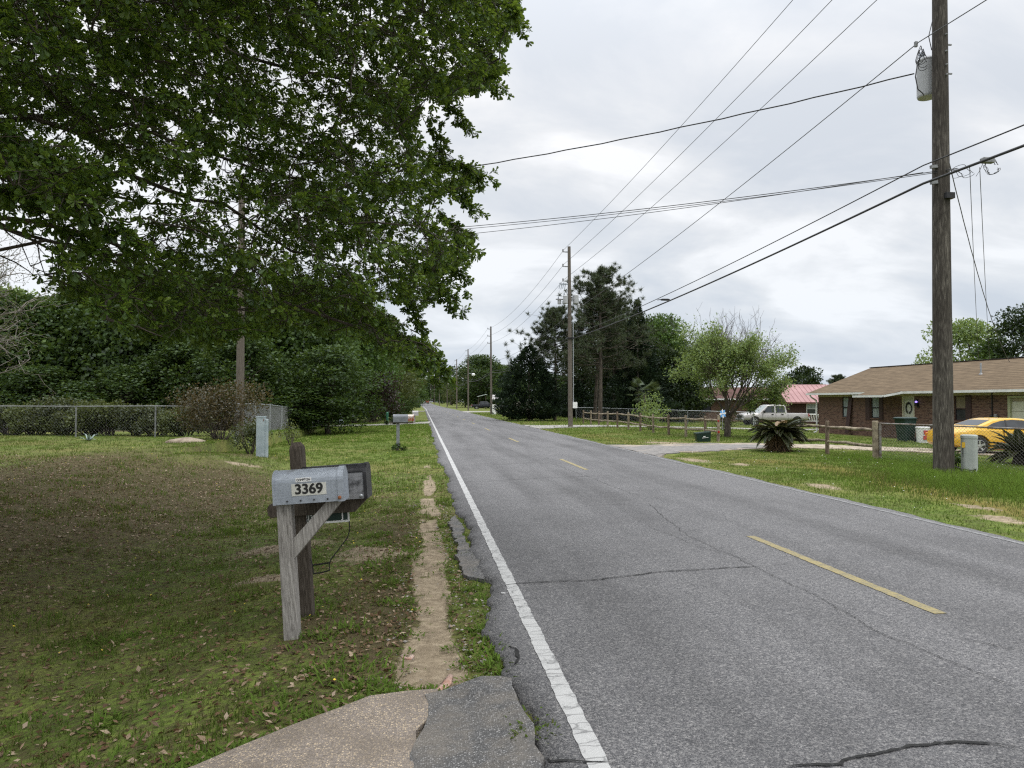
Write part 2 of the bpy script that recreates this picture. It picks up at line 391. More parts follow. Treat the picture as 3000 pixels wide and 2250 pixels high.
def ground_mat():
    m, nt, ns, ln = nmat('grass_and_soil')
    A = lambda n: N(nt, 'ShaderNodeAttribute', attribute_name=n).outputs['Fac']
    v = coords(nt, 'Object')
    fine = noise(nt, v, 19, 6, .72); med = noise(nt, v, 3.2, 5, .6, .3); big = noise(nt, v, .35, 4, .55)
    vf = noise(nt, v, 110, 3, .7)
    g = ramp(nt, med, [(.32, (.060,.092,.018)), (.5, (.108,.156,.030)), (.68, (.165,.198,.047))])
    g2 = mixc(nt, math_(nt, 'MULTIPLY', ramp(nt, fine, [(.44, (0,0,0)), (.58, (1,1,1))]).outputs[0], .6), g.outputs[0], (.045,.05,.017))
    dry = mixc(nt, math_(nt, 'MULTIPLY', ramp(nt, big, [(.42, (0,0,0)), (.66, (1,1,1))]).outputs[0], .6), g2, (.175,.15,.055))
    mot = ramp(nt, noise(nt, v, 1.3, 6, .7), [(.46, (0,0,0)), (.66, (1,1,1))])
    dry = mixc(nt, math_(nt, 'MULTIPLY', mot.outputs[0], .36), dry, (.085,.07,.032))
    lush = mixc(nt, math_(nt, 'MULTIPLY', A('lush'), .7), dry, (.105,.185,.028))
    rustf = math_(nt, 'MULTIPLY', A('rust'), ramp(nt, fine, [(.3, (.15,.15,.15)), (.62, (1,1,1))]).outputs[0])
    rust = mixc(nt, math_(nt, 'MULTIPLY', rustf, .85), lush, (.20,.118,.035))
    soil_shade_c = ramp(nt, vf, [(.3, (.028,.022,.012)), (.5, (.065,.052,.028)), (.72, (.15,.115,.07))])
    sf = math_(nt, 'ADD', A('soil_shade'), math_(nt, 'MULTIPLY', math_(nt, 'SUBTRACT', fine, .5), 2.2))
    soil_shade = mixc(nt, ramp(nt, sf, [(.25, (0,0,0)), (.75, (.92,.92,.92))]).outputs[0], rust, soil_shade_c.outputs[0])  # earth colour, also mixed in where the mask paints tree shade
    sandc = ramp(nt, noise(nt, v, 14, 6, .7), [(.28, (.14,.112,.075)), (.5, (.27,.218,.152)), (.72, (.39,.325,.235))])
    wet = ramp(nt, noise(nt, v, 4.5, 6, .7, .6), [(.44, (0,0,0)), (.62, (1,1,1))])
    sandm = mixc(nt, math_(nt, 'MULTIPLY', wet.outputs[0], .5), sandc.outputs[0], (.13,.10,.068))
    saf = math_(nt, 'ADD', A('sand'), math_(nt, 'MULTIPLY', math_(nt, 'SUBTRACT', noise(nt, v, 9, 6, .7), .5), 1.7))
    saf2 = math_(nt, 'MULTIPLY', ramp(nt, saf, [(.38, (0,0,0)), (.62, (1,1,1))]).outputs[0], ramp(nt, A('sand'), [(.05, (0,0,0)), (.25, (1,1,1))]).outputs[0])
    final = mixc(nt, saf2, soil_shade, sandm)
    bump = math_(nt, 'ADD', math_(nt, 'MULTIPLY', fine, .7), math_(nt, 'MULTIPLY', vf, .4))
    finish(nt, final, .95, bump, .5, .016, spec=.1)
    return m
M['ground'] = ground_mat()
ground = raw_mesh('ground', V, Q, M['ground'], {'sand': m_sand(GX, GY).ravel(), 'soil_shade': m_soil_shade(GX, GY).ravel(), 'rust': m_rust(GX, GY).ravel(), 'lush': m_lush(GX, GY).ravel()})
ground.data.polygons.foreach_set('use_smooth', [True]*len(ground.data.polygons))
tag(ground, kind='structure')

# ---------------------------------------------------------------- road
def road_left(y):
    return .545 + .045*np.sin(.8*y + .6) + .035*np.sin(2.1*y) + .022*np.sin(6.7*y + 1) + .015*np.sin(15.3*y) + .012*np.sin(31*y) - .06*sstep(14, 22, y) + .07*blob(0, y, 0, 6.3, 1, .5)
ry = axis([(-60,-4,2),(-4,14,.05),(14,40,.25),(40,160,3),(160,520,8)])
rl = road_left(ry) * 1.0; rr = 6.98 + .03*np.sin(1.3*ry) + .025*np.sin(3.9*ry) + .012*np.sin(11*ry)
def road_mat():
    m, nt, ns, ln = nmat('old_asphalt')
    v = coords(nt, 'Object')
    vo = nt.nodes.new('ShaderNodeTexVoronoi'); vo.inputs['Scale'].default_value = 85; ln.new(v, vo.inputs['Vector'])
    sp = nt.nodes.new('ShaderNodeSeparateColor'); ln.new(vo.outputs['Color'], sp.inputs[0])
    vo2 = nt.nodes.new('ShaderNodeTexVoronoi'); vo2.inputs['Scale'].default_value = 190; ln.new(v, vo2.inputs['Vector'])
    sp2 = nt.nodes.new('ShaderNodeSeparateColor'); ln.new(vo2.outputs['Color'], sp2.inputs[0])
    chip = ramp(nt, sp.outputs[0], [(0, (.028,.028,.03)), (.45, (.066,.066,.069)), (.72, (.115,.113,.112)), (.92, (.20,.197,.19)), (1, (.30,.29,.275))])
    chip2 = ramp(nt, sp2.outputs[1], [(0, (.03,.03,.032)), (.6, (.085,.085,.087)), (1, (.21,.2,.195))])
    c = mixc(nt, .62, chip.outputs[0], chip2.outputs[0])
    stv = coords(nt, 'Object', (1, .07, 1))
    lane = noise(nt, stv, 1.5, 4, .5); blot = noise(nt, v, .5, 5, .6); blot2 = noise(nt, v, 3.0, 4, .6)
    k = math_(nt, 'ADD', math_(nt, 'ADD', math_(nt, 'MULTIPLY', lane, .95), math_(nt, 'MULTIPLY', blot, .55)), math_(nt, 'MULTIPLY', blot2, .25))
    tone = ramp(nt, k, [(.50, (.64,.635,.63)), (.72, (.97,.97,.975)), (.98, (1.36,1.36,1.37))])
    c2 = mixc(nt, 1.0, c, tone.outputs[0], 'MULTIPLY')
    d = math_(nt, 'MULTIPLY', vo.outputs['Distance'], -1.0)
    b = finish(nt, c2, .8, d, .5, .006, spec=.3)
    return m
M['asphalt'] = road_mat()
def zroad(x, y): return far_z(np.asarray(y, float)) + .0*x
rows = []
fr = np.array([0, .02, .1, .25, .5, .75, .9, .98, 1.0])
Vr = []
for i, y in enumerate(ry):
    dx = float(road_dx(y)); z = float(far_z(y))
    xs = rl[i] + (rr[i]-rl[i])*fr + dx
    zz = z + np.array([-.02, 0, .004, .012, .02, .012, .004, 0, -.02])
    Vr += [(xs[0]-.015, y, z-.12)] + list(zip(xs, [y]*9, zz)) + [(xs[-1]+.015, y, z-.12)]
Vr = np.array(Vr); kk = 11; I = np.arange(len(Vr)).reshape(-1, kk)
Qr = np.stack([I[:-1,:-1], I[:-1,1:], I[1:,1:], I[1:,:-1]], -1).reshape(-1, 4)
road = raw_mesh('road', Vr, Qr, M['asphalt']); tag(road, kind='structure')
def crown(x, y):
    i = float(np.interp(y, ry, rl)); j = float(np.interp(y, ry, rr)); dx = float(road_dx(y))
    return float(np.interp((x-dx-i)/(j-i), fr, [-.02, 0, .004, .012, .02, .012, .004, 0, -.02]) + far_z(y))
def paintmat(name, c, worn, crackscale=6, keep=.62):
    m, nt, ns, ln = nmat(name)
    v = coords(nt, 'Object'); v2 = coords(nt, 'Object', (2.2, 9, 1))
    f = noise(nt, v, 60, 5, .7); f2 = noise(nt, v, 7, 4, .6)
    vo = nt.nodes.new('ShaderNodeTexVoronoi'); vo.feature = 'DISTANCE_TO_EDGE'; vo.inputs['Scale'].default_value = 1.0
    nz = nt.nodes.new('ShaderNodeTexNoise'); nz.inputs['Scale'].default_value = 9; ln.new(v, nz.inputs['Vector'])
    va = nt.nodes.new('ShaderNodeVectorMath'); va.operation = 'ADD'; ln.new(v2, va.inputs[0])
    vs = nt.nodes.new('ShaderNodeVectorMath'); vs.operation = 'SCALE'; vs.inputs['Scale'].default_value = .5; ln.new(nz.outputs['Color'], vs.inputs[0]); ln.new(vs.outputs[0], va.inputs[1]); ln.new(va.outputs[0], vo.inputs['Vector'])
    cr = ramp(nt, vo.outputs['Distance'], [(.0, (1,1,1)), (.045, (0,0,0))])
    w1 = ramp(nt, math_(nt, 'ADD', math_(nt, 'MULTIPLY', f, .6), math_(nt, 'MULTIPLY', f2, .4)), [(keep-.06, (0,0,0)), (keep+.06, (1,1,1))])
    ff = math_(nt, 'MAXIMUM', math_(nt, 'MULTIPLY', cr.outputs[0], .8), w1.outputs[0])
    base = mixc(nt, f2, c, tuple(k*.8 for k in c))
    cc = mixc(nt, ff, base, worn)
    finish(nt, cc, .7, None, spec=.3)
    return m
M['paint_white'] = paintmat('road_paint_white', (.44,.44,.43), (.12,.12,.12), keep=.60)
M['paint_worn'] = paintmat('worn_road_paint', (.26,.26,.26), (.12,.12,.12), keep=.5)
M['paint_yellow'] = paintmat('road_paint_yellow', (.30,.25,.12), (.15,.14,.11), keep=.56)
def line_strip(name, x0, w, y0, y1, mat, jit=.0035, step=.05, dz=.004):
    ys = axis([(y0, min(y1, 20), step)] + ([(20, y1, 2.0)] if y1 > 20 else [])) if y0 < 20 else np.arange(y0, y1+.01, max(step, (y1-y0)/20))
    Vv = []
    for y in ys:
        dx = float(road_dx(y))
        a = x0 - w/2 + jit*math.sin(9*y + math.sin(23*y)) + jit*.7*math.sin(41*y); b = x0 + w/2 + jit*math.sin(11*y+2 + math.sin(19*y)) + jit*.7*math.sin(37*y)
        Vv += [(a+dx, y, crown(a+dx, y)+dz), (b+dx, y, crown(b+dx, y)+dz)]
    I = np.arange(len(Vv)).reshape(-1, 2)
    Qq = np.stack([I[:-1,0], I[:-1,1], I[1:,1], I[1:,0]], -1)
    return tag(raw_mesh(name, np.array(Vv), Qq, mat), kind='structure')
line_strip('edge_line', .775, .10, -8, 460, M['paint_white'])
line_strip('edge_line', 6.72, .085, -8, 460, M['paint_worn'])
for k in range(-1, 12):
    y0 = 5.09 + k*12.0 - (.25 if k > 0 else 0)
    line_strip('centre_dash', 3.84 - .012*min(k, 3)*3, .105, y0, y0+3.2, M['paint_yellow'])
M['crack'] = noisy('crack_gap', (.010,.010,.010), (.022,.022,.021), 30, .95, 0)
def crack(pts, w0=.012, seed=1, name='road_crack'):
    g = np.random.default_rng(seed); pts = np.array(pts, float)
    seg = np.linalg.norm(np.diff(pts, axis=0), axis=1); t = np.concatenate([[0], np.cumsum(seg)])
    n = max(8, int(t[-1]/.03)); s = np.linspace(0, t[-1], n)
    x = np.interp(s, t, pts[:,0]); y = np.interp(s, t, pts[:,1])
    wob = np.cumsum(g.normal(0, .006, n)); wob -= np.linspace(wob[0], wob[-1], n); 
    d = np.stack([np.gradient(x), np.gradient(y)], 1); d = unit(d); nn = np.stack([-d[:,1], d[:,0]], 1)
    x = x + nn[:,0]*wob; y = y + nn[:,1]*wob
    ww = w0*(.35 + .9*g.random(n))*np.minimum(1, np.minimum(np.arange(n), n-1-np.arange(n))/6 + .15)
    Vv = []
    for i in range(n):
        for sgn in (-1, 1):
            px, py = x[i]+nn[i,0]*ww[i]*sgn/2, y[i]+nn[i,1]*ww[i]*sgn/2
            Vv.append((px, py, (crown(px, py) if .56 < px < 6.95 else tz(px, py) + .03) + .008))
    I = np.arange(2*n).reshape(n, 2); Qq = np.stack([I[:-1,0], I[:-1,1], I[1:,1], I[1:,0]], -1)
    return tag(raw_mesh(name, np.array(Vv), Qq, M['crack']), kind='structure')
o_ = 3000/2212
def ov(*p): return [gp(a*o_, b*o_)[:2] for a, b in p]
crack(ov((1070,1268),(1120,1262),(1300,1255),(1420,1240),(1560,1232),(1640,1228)), .018, 1)
crack(ov((1640,1228),(1720,1222)), .006, 2)
crack(ov((1690,1659),(1800,1650),(1880,1630),(1960,1617),(2080,1612),(2212,1625)), .021, 3)
crack(ov((1400,1090),(1480,1150),(1600,1212),(1760,1290),(1930,1385),(2212,1500)), .006, 4)
crack(ov((1380,1075),(1290,1040),(1180,1000)), .006, 14)
crack(ov((985,1042),(1060,1040),(1200,1033),(1330,1029)), .014, 5)
crack(ov((1000,1005),(1060,1006),(1160,1000)), .012, 6)
crack(ov((1270,1094),(1340,1092),(1390,1090)), .008, 7)
crack(ov((1410,1143),(1500,1180),(1620,1215)), .005, 8)
crack(ov((2050,1380),(2140,1400),(2212,1412)), .008, 9)
crack(ov((1160,1600),(1185,1640),(1240,1650),(1330,1652)), .018, 10)
crack(ov((1150,1570),(1160,1600)), .012, 11)
crack(ov((1085,1390),(1110,1405),(1118,1420),(1100,1440)), .022, 12)
crack(ov((900,1640),(1000,1600),(1060,1575)), .012, 13)
for k, yy in enumerate((27.0, 33.5, 41, 52)):
    crack([(.8, yy), (2.2, yy+.15), (3.6, yy-.1)], .016, 30+k)

# ---------------------------------------------------------------- driveways
def slab(name, poly, mat, lift=.02, sub=.12, edge=.03, jag=.02, seed=0):
    """a draped patch with a ragged outline"""
    g = np.random.default_rng(seed); P = []
    n = len(poly)
    for i in range(n):
        a = np.array(poly[i]); b = np.array(poly[(i+1) % n]); L = np.linalg.norm(b-a); m_ = max(1, int(L/sub))
        for k in range(m_): P.append(a + (b-a)*k/m_ + g.normal(0, jag, 2))
    bm = bmesh.new(); vs = [bm.verts.new((p[0], p[1], 0)) for p in P]
    es = [bm.edges.new((vs[i], vs[(i+1) % len(vs)])) for i in range(len(vs))]
    bmesh.ops.triangle_fill(bm, edges=es, use_beauty=True)
    for _ in range(3):
        long = [e for e in bm.edges if e.calc_length() > max(.3, sub*2.5)]
        if long: bmesh.ops.subdivide_edges(bm, edges=long, cuts=1, use_grid_fill=False); bmesh.ops.triangulate(bm, faces=bm.faces[:])
    bm.normal_update()
    ring = bmesh.ops.extrude_edge_only(bm, edges=[e for e in bm.edges if e.is_boundary])
    newv = set(v for v in ring['geom'] if isinstance(v, bmesh.types.BMVert))
    for v in bm.verts:
        z = tz(v.co.x, v.co.y)
        if -60 < v.co.y < 60 and (.3 < v.co.x < 7.3): z = max(z, -.035)
        v.co.z = z + lift - (edge + .04 if v in newv else 0)
    bmesh.ops.recalc_face_normals(bm, faces=bm.faces)
    me = bpy.data.meshes.new(name); bm.to_mesh(me); bm.free(); me.materials.append(mat)
    o = bpy.data.objects.new(name, me); col.objects.link(o); return tag(o, kind='structure')
def aggmat(name, base, c1, c2, scale=60, dirt=(.2,.15,.1)):
    m, nt, ns, ln = nmat(name); v = coords(nt, 'Object')
    vo = nt.nodes.new('ShaderNodeTexVoronoi'); vo.inputs['Scale'].default_value = scale; ln.new(v, vo.inputs['Vector'])
    sp = nt.nodes.new('ShaderNodeSeparateColor'); ln.new(vo.outputs['Color'], sp.inputs[0])
    peb = ramp(nt, sp.outputs[0], [(0, base), (.5, c1), (.9, c2)])
    rnd = ramp(nt, vo.outputs['Distance'], [(.32, (1,1,1)), (.5, (0,0,0))])
    sm = ramp(nt, noise(nt, v, 55, 4, .7), [(.35, (.72,.72,.72)), (.65, (1.22,1.22,1.22))])
    c = mixc(nt, 1.0, mixc(nt, rnd.outputs[0], base, peb.outputs[0]), sm.outputs[0], 'MULTIPLY')
    d = ramp(nt, noise(nt, v, 2.6, 7, .68), [(.44, (0,0,0)), (.6, (1,1,1))])
    c = mixc(nt, math_(nt, 'MULTIPLY', d.outputs[0], .6), c, dirt)
    hb = math_(nt, 'MULTIPLY', vo.outputs['Distance'], -1.0)
    finish(nt, c, .88, hb, .5, .008, spec=.25); return m
M['aggregate'] = aggmat('exposed_aggregate', (.21,.18,.155), (.32,.26,.195), (.52,.42,.29), 88, (.15,.125,.10))
M['apron'] = aggmat('cracked_apron_asphalt', (.085,.084,.083), (.15,.148,.146), (.30,.295,.29), 95, (.18,.16,.135))
cpts = ov((300,1659),(420,1622),(560,1580),(690,1538),(800,1492),(880,1478),(950,1476))
bnd = ov((945,1478),(925,1530),(900,1580),(885,1659))
E = lambda a: [tuple(p) for p in a]
slab('concrete_driveway', E(cpts) + E(bnd)[1:] + [(-.02, 2.2), (-.05, -5), (-4.5, -5), (-4.2, .5), (-2.4, 2.6)], M['aggregate'], .045, .12, .05, .012, 1)
slab('asphalt_apron', [(.015, 4.16)] + E(ov((1000,1468),(1080,1464),(1102,1470),(1118,1520),(1150,1570),(1165,1640))) + [(.50, 2.2), (.50, -5), (-.03, -5), (0, 2.2)] + E(bnd)[::-1][:-1], M['apron'], .048, .1, .05, .01, 2)
slab('broken_asphalt_edge', [(.40, 6.9), (.60, 6.75), (.58, 7.6), (.50, 8.6), (.52, 9.6), (.47, 10.6), (.38, 10.2), (.36, 9.2), (.41, 8.4), (.36, 7.6)], M['apron'], .012, .08, .03, .016, 3)
M['patchy_drive'] = noisy('patchy_sand_and_gravel', (.15,.14,.13), (.37,.31,.24), .9, .95, .3, detail=9, lo=.40, hi=.60)
M['sand_drive'] = noisy('sandy_gravel', (.20,.16,.115), (.40,.345,.27), 3.5, .95, .3, detail=8)
M['grey_drive'] = noisy('grey_gravel_drive', (.13,.125,.12), (.24,.225,.21), 5, .95, .3, detail=8)
M['pale_drive'] = noisy('pale_concrete_drive', (.22,.21,.195), (.34,.325,.30), 2, .9, .1, detail=7)
slab('gravel_driveway', [(6.92, 21.0), (8.0, 22.8), (10.5, 23.9), (13, 25.0), (16.5, 25.4), (16.5, 28.2), (13, 27.9), (10, 27.6), (8, 26.9), (6.9, 27.3)], M['patchy_drive'], .025, .3, .02, .06, 4)
slab('gravel_patch', [(6.95, 21.6), (8.4, 23.2), (10.4, 24.2), (12.6, 25.3), (13.6, 26.2), (12.4, 26.8), (10.2, 26.5), (8.4, 25.9), (6.95, 26.2)], M['grey_drive'], .034, .25, .02, .10, 14)
slab('sandy_yard_drive', [(13.5, 25.0), (17, 24.3), (20, 22.6), (23.5, 21), (25.8, 20), (25.8, 24), (21, 26), (17.5, 27.5), (13.5, 27.6)], M['sand_drive'], .035, .4, .02, .08, 5)
slab('neighbour_driveway', [(6.9, 43.6), (9, 46), (14, 47.8), (22, 49.5), (30, 50.5), (30, 52.5), (22, 51.6), (14, 50.2), (8, 50), (6.9, 51)], M['pale_drive'], .05, .6, .02, .06, 6)
slab('concrete_crossing', [(.6, 55.5), (-2, 56.2), (-8, 57), (-16, 58.5), (-16, 61), (-8, 59.6), (-2, 58.9), (.6, 60)], M['pale_drive'], .06, .6, .02, .04, 7)
slab('side_street', [(6.8, 112), (8.5, 118), (14, 121), (50, 124), (50, 129), (14, 127), (8.5, 127), (6.8, 131)], M['pale_drive'], .06, 1.5, .02, .05, 8)
slab('far_crossing', [(.4, 128), (-2, 129), (-14, 130), (-14, 134), (-2, 133), (.4, 136)], M['pale_drive'], .06, 1.2, .02, .05, 9)
# ---------------------------------------------------------------- lettering helper
def lettering(name, s, size, mat, parent, Mx, bold=0.0, sx=1.0, align='CENTER', extrude=.0008):
    cu = bpy.data.curves.new(name, 'FONT'); cu.body = s; cu.size = size; cu.align_x = align; cu.align_y = 'CENTER'
    cu.extrude = extrude
    t = bpy.data.objects.new(name, cu); col.objects.link(t); bpy.context.view_layer.update()
    me = bpy.data.meshes.new_from_object(t.evaluated_get(bpy.context.evaluated_depsgraph_get()))
    bpy.data.objects.remove(t); bpy.data.curves.remove(cu)
    me.transform(Matrix.Diagonal((sx, 1, 1, 1))); bm = bmesh.new()
    for k, (ox, oy) in enumerate(((0, 0), (1, 0), (-1, 0), (0, .8), (0, -.8), (.7, .6), (-.7, -.6), (.7, -.6), (-.7, .6)) if bold else ((0, 0),)):
        m2 = me.copy(); m2.transform(Matrix.Translation((ox*bold, oy*bold, .00012*k))); bm.from_mesh(m2); bpy.data.meshes.remove(m2)
    bm.to_mesh(me); bm.free(); me.transform(Mx); me.materials.clear(); me.materials.append(mat)
    o = bpy.data.objects.new(name, me); col.objects.link(o); o.parent = parent; return o
FACE_Y = Matrix.Rotation(R(90), 4, 'X')      # text upright, read from -Y

# ---------------------------------------------------------------- roadside mailboxes
def boxmat(name, c1, c2, stain, amount):
    m, nt, ns, ln = nmat(name); v = coords(nt, 'Object')
    f = noise(nt, v, 7, 6, .65); f2 = noise(nt, coords(nt, 'Object', (1, 1, 6)), 14, 5)
    f3 = noise(nt, coords(nt, 'Object', (7, 7, 1.2)), 3.0, 5, .7); base = ramp(nt, math_(nt, 'ADD', math_(nt, 'MULTIPLY', f2, .4), math_(nt, 'MULTIPLY', f3, .6)), [(.36, c1), (.62, c2)])
    st = ramp(nt, f, [(amount-.07, (0,0,0)), (amount+.09, (1,1,1))])
    finish(nt, mixc(nt, st.outputs[0], base.outputs[0], stain), .5, f, .30, .006, metal=.25, spec=.4); return m
M['mb_grey'] = boxmat('grey_sheet_steel', (.235,.26,.30), (.34,.375,.42), (.19,.20,.21), .63)
M['mb_black'] = boxmat('flaking_black_paint', (.20,.205,.22), (.30,.305,.32), (.014,.014,.016), .60)
M['mb_blacktop'] = noisy('black_enamel', (.008,.008,.010), (.035,.035,.038), 14, .4, .1)
M['plate'] = noisy('off_white_sticker', (.46,.46,.42), (.56,.56,.51), 12, .5, .02)
M['ink'] = noisy('black_ink', (.008,.008,.008), (.014,.014,.014), 12, .5, 0)
M['rust'] = noisy('rust', (.16,.05,.02), (.30,.12,.05), 14, .9, .2)
def dome(hw, zb, zt, n=12):                  # mailbox section: flat bottom, straight sides, round top
    r = hw; zs = zt - r*.86
    return [(-hw, zb), (hw, zb)] + [(r*math.cos(math.pi*k/n), zs + r*.86*math.sin(math.pi*k/n)) for k in range(n+1)]
# front stand: pale grey post, brace, steel box numbered 3369
p = gp(632*o_, 1376*o_, -.09)
t1 = thing('mailbox', 'grey steel mailbox numbered 3369 on pale weathered wooden post with brace', 'mailbox', (p[0]+.0, p[1]+.02, -.10), 0)
t1.rotation_euler = (0, R(-3.6), R(-4)); t1.location.z = tz(p[0], p[1]) - .02
mb = MB().box(-.052, .052, -.052, .052, -.25, 1.0); mb.build('post', M['wood_grey'], t1, bevel=.006)
mb = MB(); bm_ = [(.052, .60), (.052, .745), (.305, .998), (.42, .998)]
mb.prism(bm_, -.045, .045, lambda a, b, t: (a, t, b)); mb.build('brace', M['wood_grey'], t1, bevel=.004)
zb, zt, hw = 1.0, 1.238, .098
x0, x1 = -.055, .43
sec = dome(hw, zb, zt)
sh = MB().loft([[(x, a, b) for a, b in sec] for x in (x0, x0+.006, x1-.006, x1)]).build('box', M['mb_grey'], t1, auto=40)
sec2 = dome(hw+.006, zb-.003, zt+.005)
d = MB().loft([[(x, a, b) for a, b in sec2] for x in (x1-.030, x1+.012)]).build('door', M['mb_grey'], t1, auto=40)
MB().loft([[(x, a, b) for a, b in dome(hw+.003, zb-.002, zt+.003)] for x in (x0-.006, x0+.012)]).build('back_rim', M['mb_grey'], t1, auto=40)
for xx in (.04, .135, .23, .325): MB().lathe([(.006, 0), (.006, .006), (.003, .009)], 10, Matrix.Translation((xx, -hw-.0005, zb+.022 + .0)) @ Matrix.Rotation(R(90), 4, 'X')).build('rivet', M['black_metal'], sh)
MB().lathe([(.013, 0), (.013, .006), (.006, .012)], 12, Matrix.Translation((x1-.018, -hw-.007, zb+.026)) @ Matrix.Rotation(R(90), 4, 'X')).build('hinge_bolt', M['rust'], t1)
yf = -hw-.002
pl = MB().box(.075, .320, yf-.001, yf+.001, zb+.056, zb+.142).build('number_plate', M['plate'], t1)
lettering('number', '3369', .098, M['ink'], pl, Matrix.Translation((.197, yf-.002, zb+.100)) @ FACE_Y, bold=.0036, sx=1.02)
pl = MB().box(.106, .218, yf-.001, yf+.001, zb+.154, zb+.184).build('name_plate', M['white'], t1)
lettering('name', 'COMPTON', .023, M['ink'], pl, Matrix.Translation((.162, yf-.002, zb+.169)) @ FACE_Y, bold=.0003, sx=.84)
# rear stand: tall dark post, crossarm, black box, house-sign plate hanging below
p2 = gp(664*o_, 1335*o_, -.09)
t2 = thing('mailbox', 'black flaking mailbox on tall dark post with crossarm and hanging sign', 'mailbox', (p2[0], p2[1]+.05, tz(p2[0], p2[1])-.105), 0)
t2.rotation_euler = (0, R(-3.9), R(-5))
hp = 1.475
mb = MB().box(-.049, .049, -.049, .049, -.25, hp-.04)
ring = lambda a, z: [(-a,-a,z),(a,-a,z),(a,a,z),(-a,a,z)]
mb = MB().loft([ring(.05, -.25), ring(.05, hp-.055), ring(.046, hp-.03), ring(.024, hp)]); mb.build('post', M['wood_dark'], t2)
ca = MB(); cp = [(-.235, .93), (-.215, .905), (.44, .905), (.54, 1.0), (.54, 1.012), (-.215, 1.012), (-.235, .985)]
ca.prism(cp, -.095, -.051, lambda a, b, t: (a, t, b)); ca.build('crossarm', M['wood_dark'], t2, bevel=.004)
zb, zt, hw = 1.014, 1.275, .11
x0, x1 = .06, .545
yo = .0
sh = MB().loft([[(x, a+yo-.06, b) for a, b in [(-hw,zb),(hw,zb)] + [(hw*math.cos(math.pi*k/12)*1.0, zt-.06+.06*math.sin(math.pi*k/12)) for k in range(13)]] for x in (x0, x1)]).build('box', M['mb_black'], t2, auto=40)
MB().loft([[(x, a+yo-.06, b) for a, b in [(-hw-.003,zt-.05),(hw+.003,zt-.05)] + [((hw+.003)*math.cos(math.pi*k/12), zt-.058+.063*math.sin(math.pi*k/12)) for k in range(13)]] for x in (x0-.01, x1+.004)]).build('lid', M['mb_blacktop'], t2, auto=40)
MB().loft([[(x, a+yo-.06, b) for a, b in [(-hw-.006,zb-.004),(hw+.006,zb-.004)] + [((hw+.006)*math.cos(math.pi*k/12), zt-.058+.067*math.sin(math.pi*k/12)) for k in range(13)]] for x in (x1-.012, x1+.014)]).build('door', M['mb_blacktop'], t2, auto=40)
for xx in (x1-.17, x1-.035): MB().lathe([(.014, 0), (.014, .005), (.006, .010)], 12, Matrix.Translation((xx, -hw-.061, zb+.022)) @ Matrix.Rotation(R(90), 4, 'X')).build('bolt', M['galv'], t2)
MB().tube([(x1-.19, -.172, zt-.03), (x1-.165, -.175, zt-.045), (x1-.15, -.175, zt-.075)], .005, 6).build('flag_stub', M['black_metal'], t2)
M['sign_green'] = noisy('dark_green_sign', (.012,.03,.024), (.018,.042,.034), 8, .5, 0)
sg = MB().box(.052, .385, -.046, -.040, .825, .95).build('sign_plate', M['white'], t2)
MB().box(.058, .372, -.0485, -.0465, .842, .94).build('sign_panel', M['sign_green'], sg)
lettering('sign_number', '1334', .062, M['white'], sg, Matrix.Translation((.058, -.0495, .874)) @ FACE_Y, bold=.0012, sx=.72, align='LEFT')
lettering('sign_letter', 'J', .062, M['white'], sg, Matrix.Translation((.325, -.0495, .874)) @ FACE_Y, bold=.002, align='LEFT')
wb = MB(); yy = -.043
wb.tube([(.382, yy, .83), (.380, yy, .76), (.36, yy, .70), (.22, yy, .54), (.205, yy, .50), (.203, yy, .45)], .0045, 6)
wb.tube([(.06, yy, .56), (.075, yy, .51), (.078, yy, .44)], .0045, 6)
wb.tube([(.075, yy, .505), (.14, yy, .509), (.205, yy, .515)], .007, 6); wb.tube([(.078, yy, .44), (.14, yy, .442), (.203, yy, .455)], .006, 6)
wb.build('wire_bracket', M['black_metal'], t2)

# far mailboxes
def small_box(parent, x0, x1, z0, z1, hw, mat, name='box'):
    return MB().loft([[(x, a, b) for a, b in dome(hw, z0, z1)] for x in (x0, x1)]).build(name, mat, parent, auto=40)
x, y, z = at(860*o_, 25.5)
t = thing('mailbox', 'dull grey round topped mailbox on square grey post in mown lawn', 'mailbox', (x, y, z))
MB().box(-.055, .055, -.055, .055, -.2, 1.0).build('post', noisy('painted_post', (.14,.15,.16), (.21,.22,.23), 6, .7, .1), t, bevel=.006)
small_box(t, -.17, .34, 1.0, 1.27, .12, noisy('dull_grey_box', (.12,.13,.145), (.19,.20,.22), 6, .6, .05)); MB().box(-.11, .34, -.09, .09, .955, .998).build('shelf', M['wood_dark'], t)
M['mb_rust'] = boxmat('rusty_white_box', (.42,.38,.34), (.52,.48,.43), (.32,.09,.03), .52)
MB().box(-.32, .52, .02, .34, .955, .998).build('plank', M['wood_dark'], t)
x, y, z = at(1193, 25.9)
t = thing('mailbox', 'white rust streaked mailbox beside the dull grey one on a shared plank', 'mailbox', (x, y, z+.998))
small_box(t, -.23, .22, 0, .235, .1, M['mb_rust']); small_box(t, .20, .235, -.002, .245, .106, M['mb_rust'], 'door')
x, y, z = at(1216, 57)
t = thing('mailbox', 'pale grey mailbox on short thick post beyond the rusty white one', 'mailbox', (x, y, z))
MB().box(-.16, .02, -.1, .1, -.2, .62).build('post', M['wood_grey'], t, bevel=.01)
small_box(t, -.20, .26, .62, 1.0, .17, noisy('pale_grey_box', (.3,.3,.3), (.4,.39,.38), 5, .6, .05))

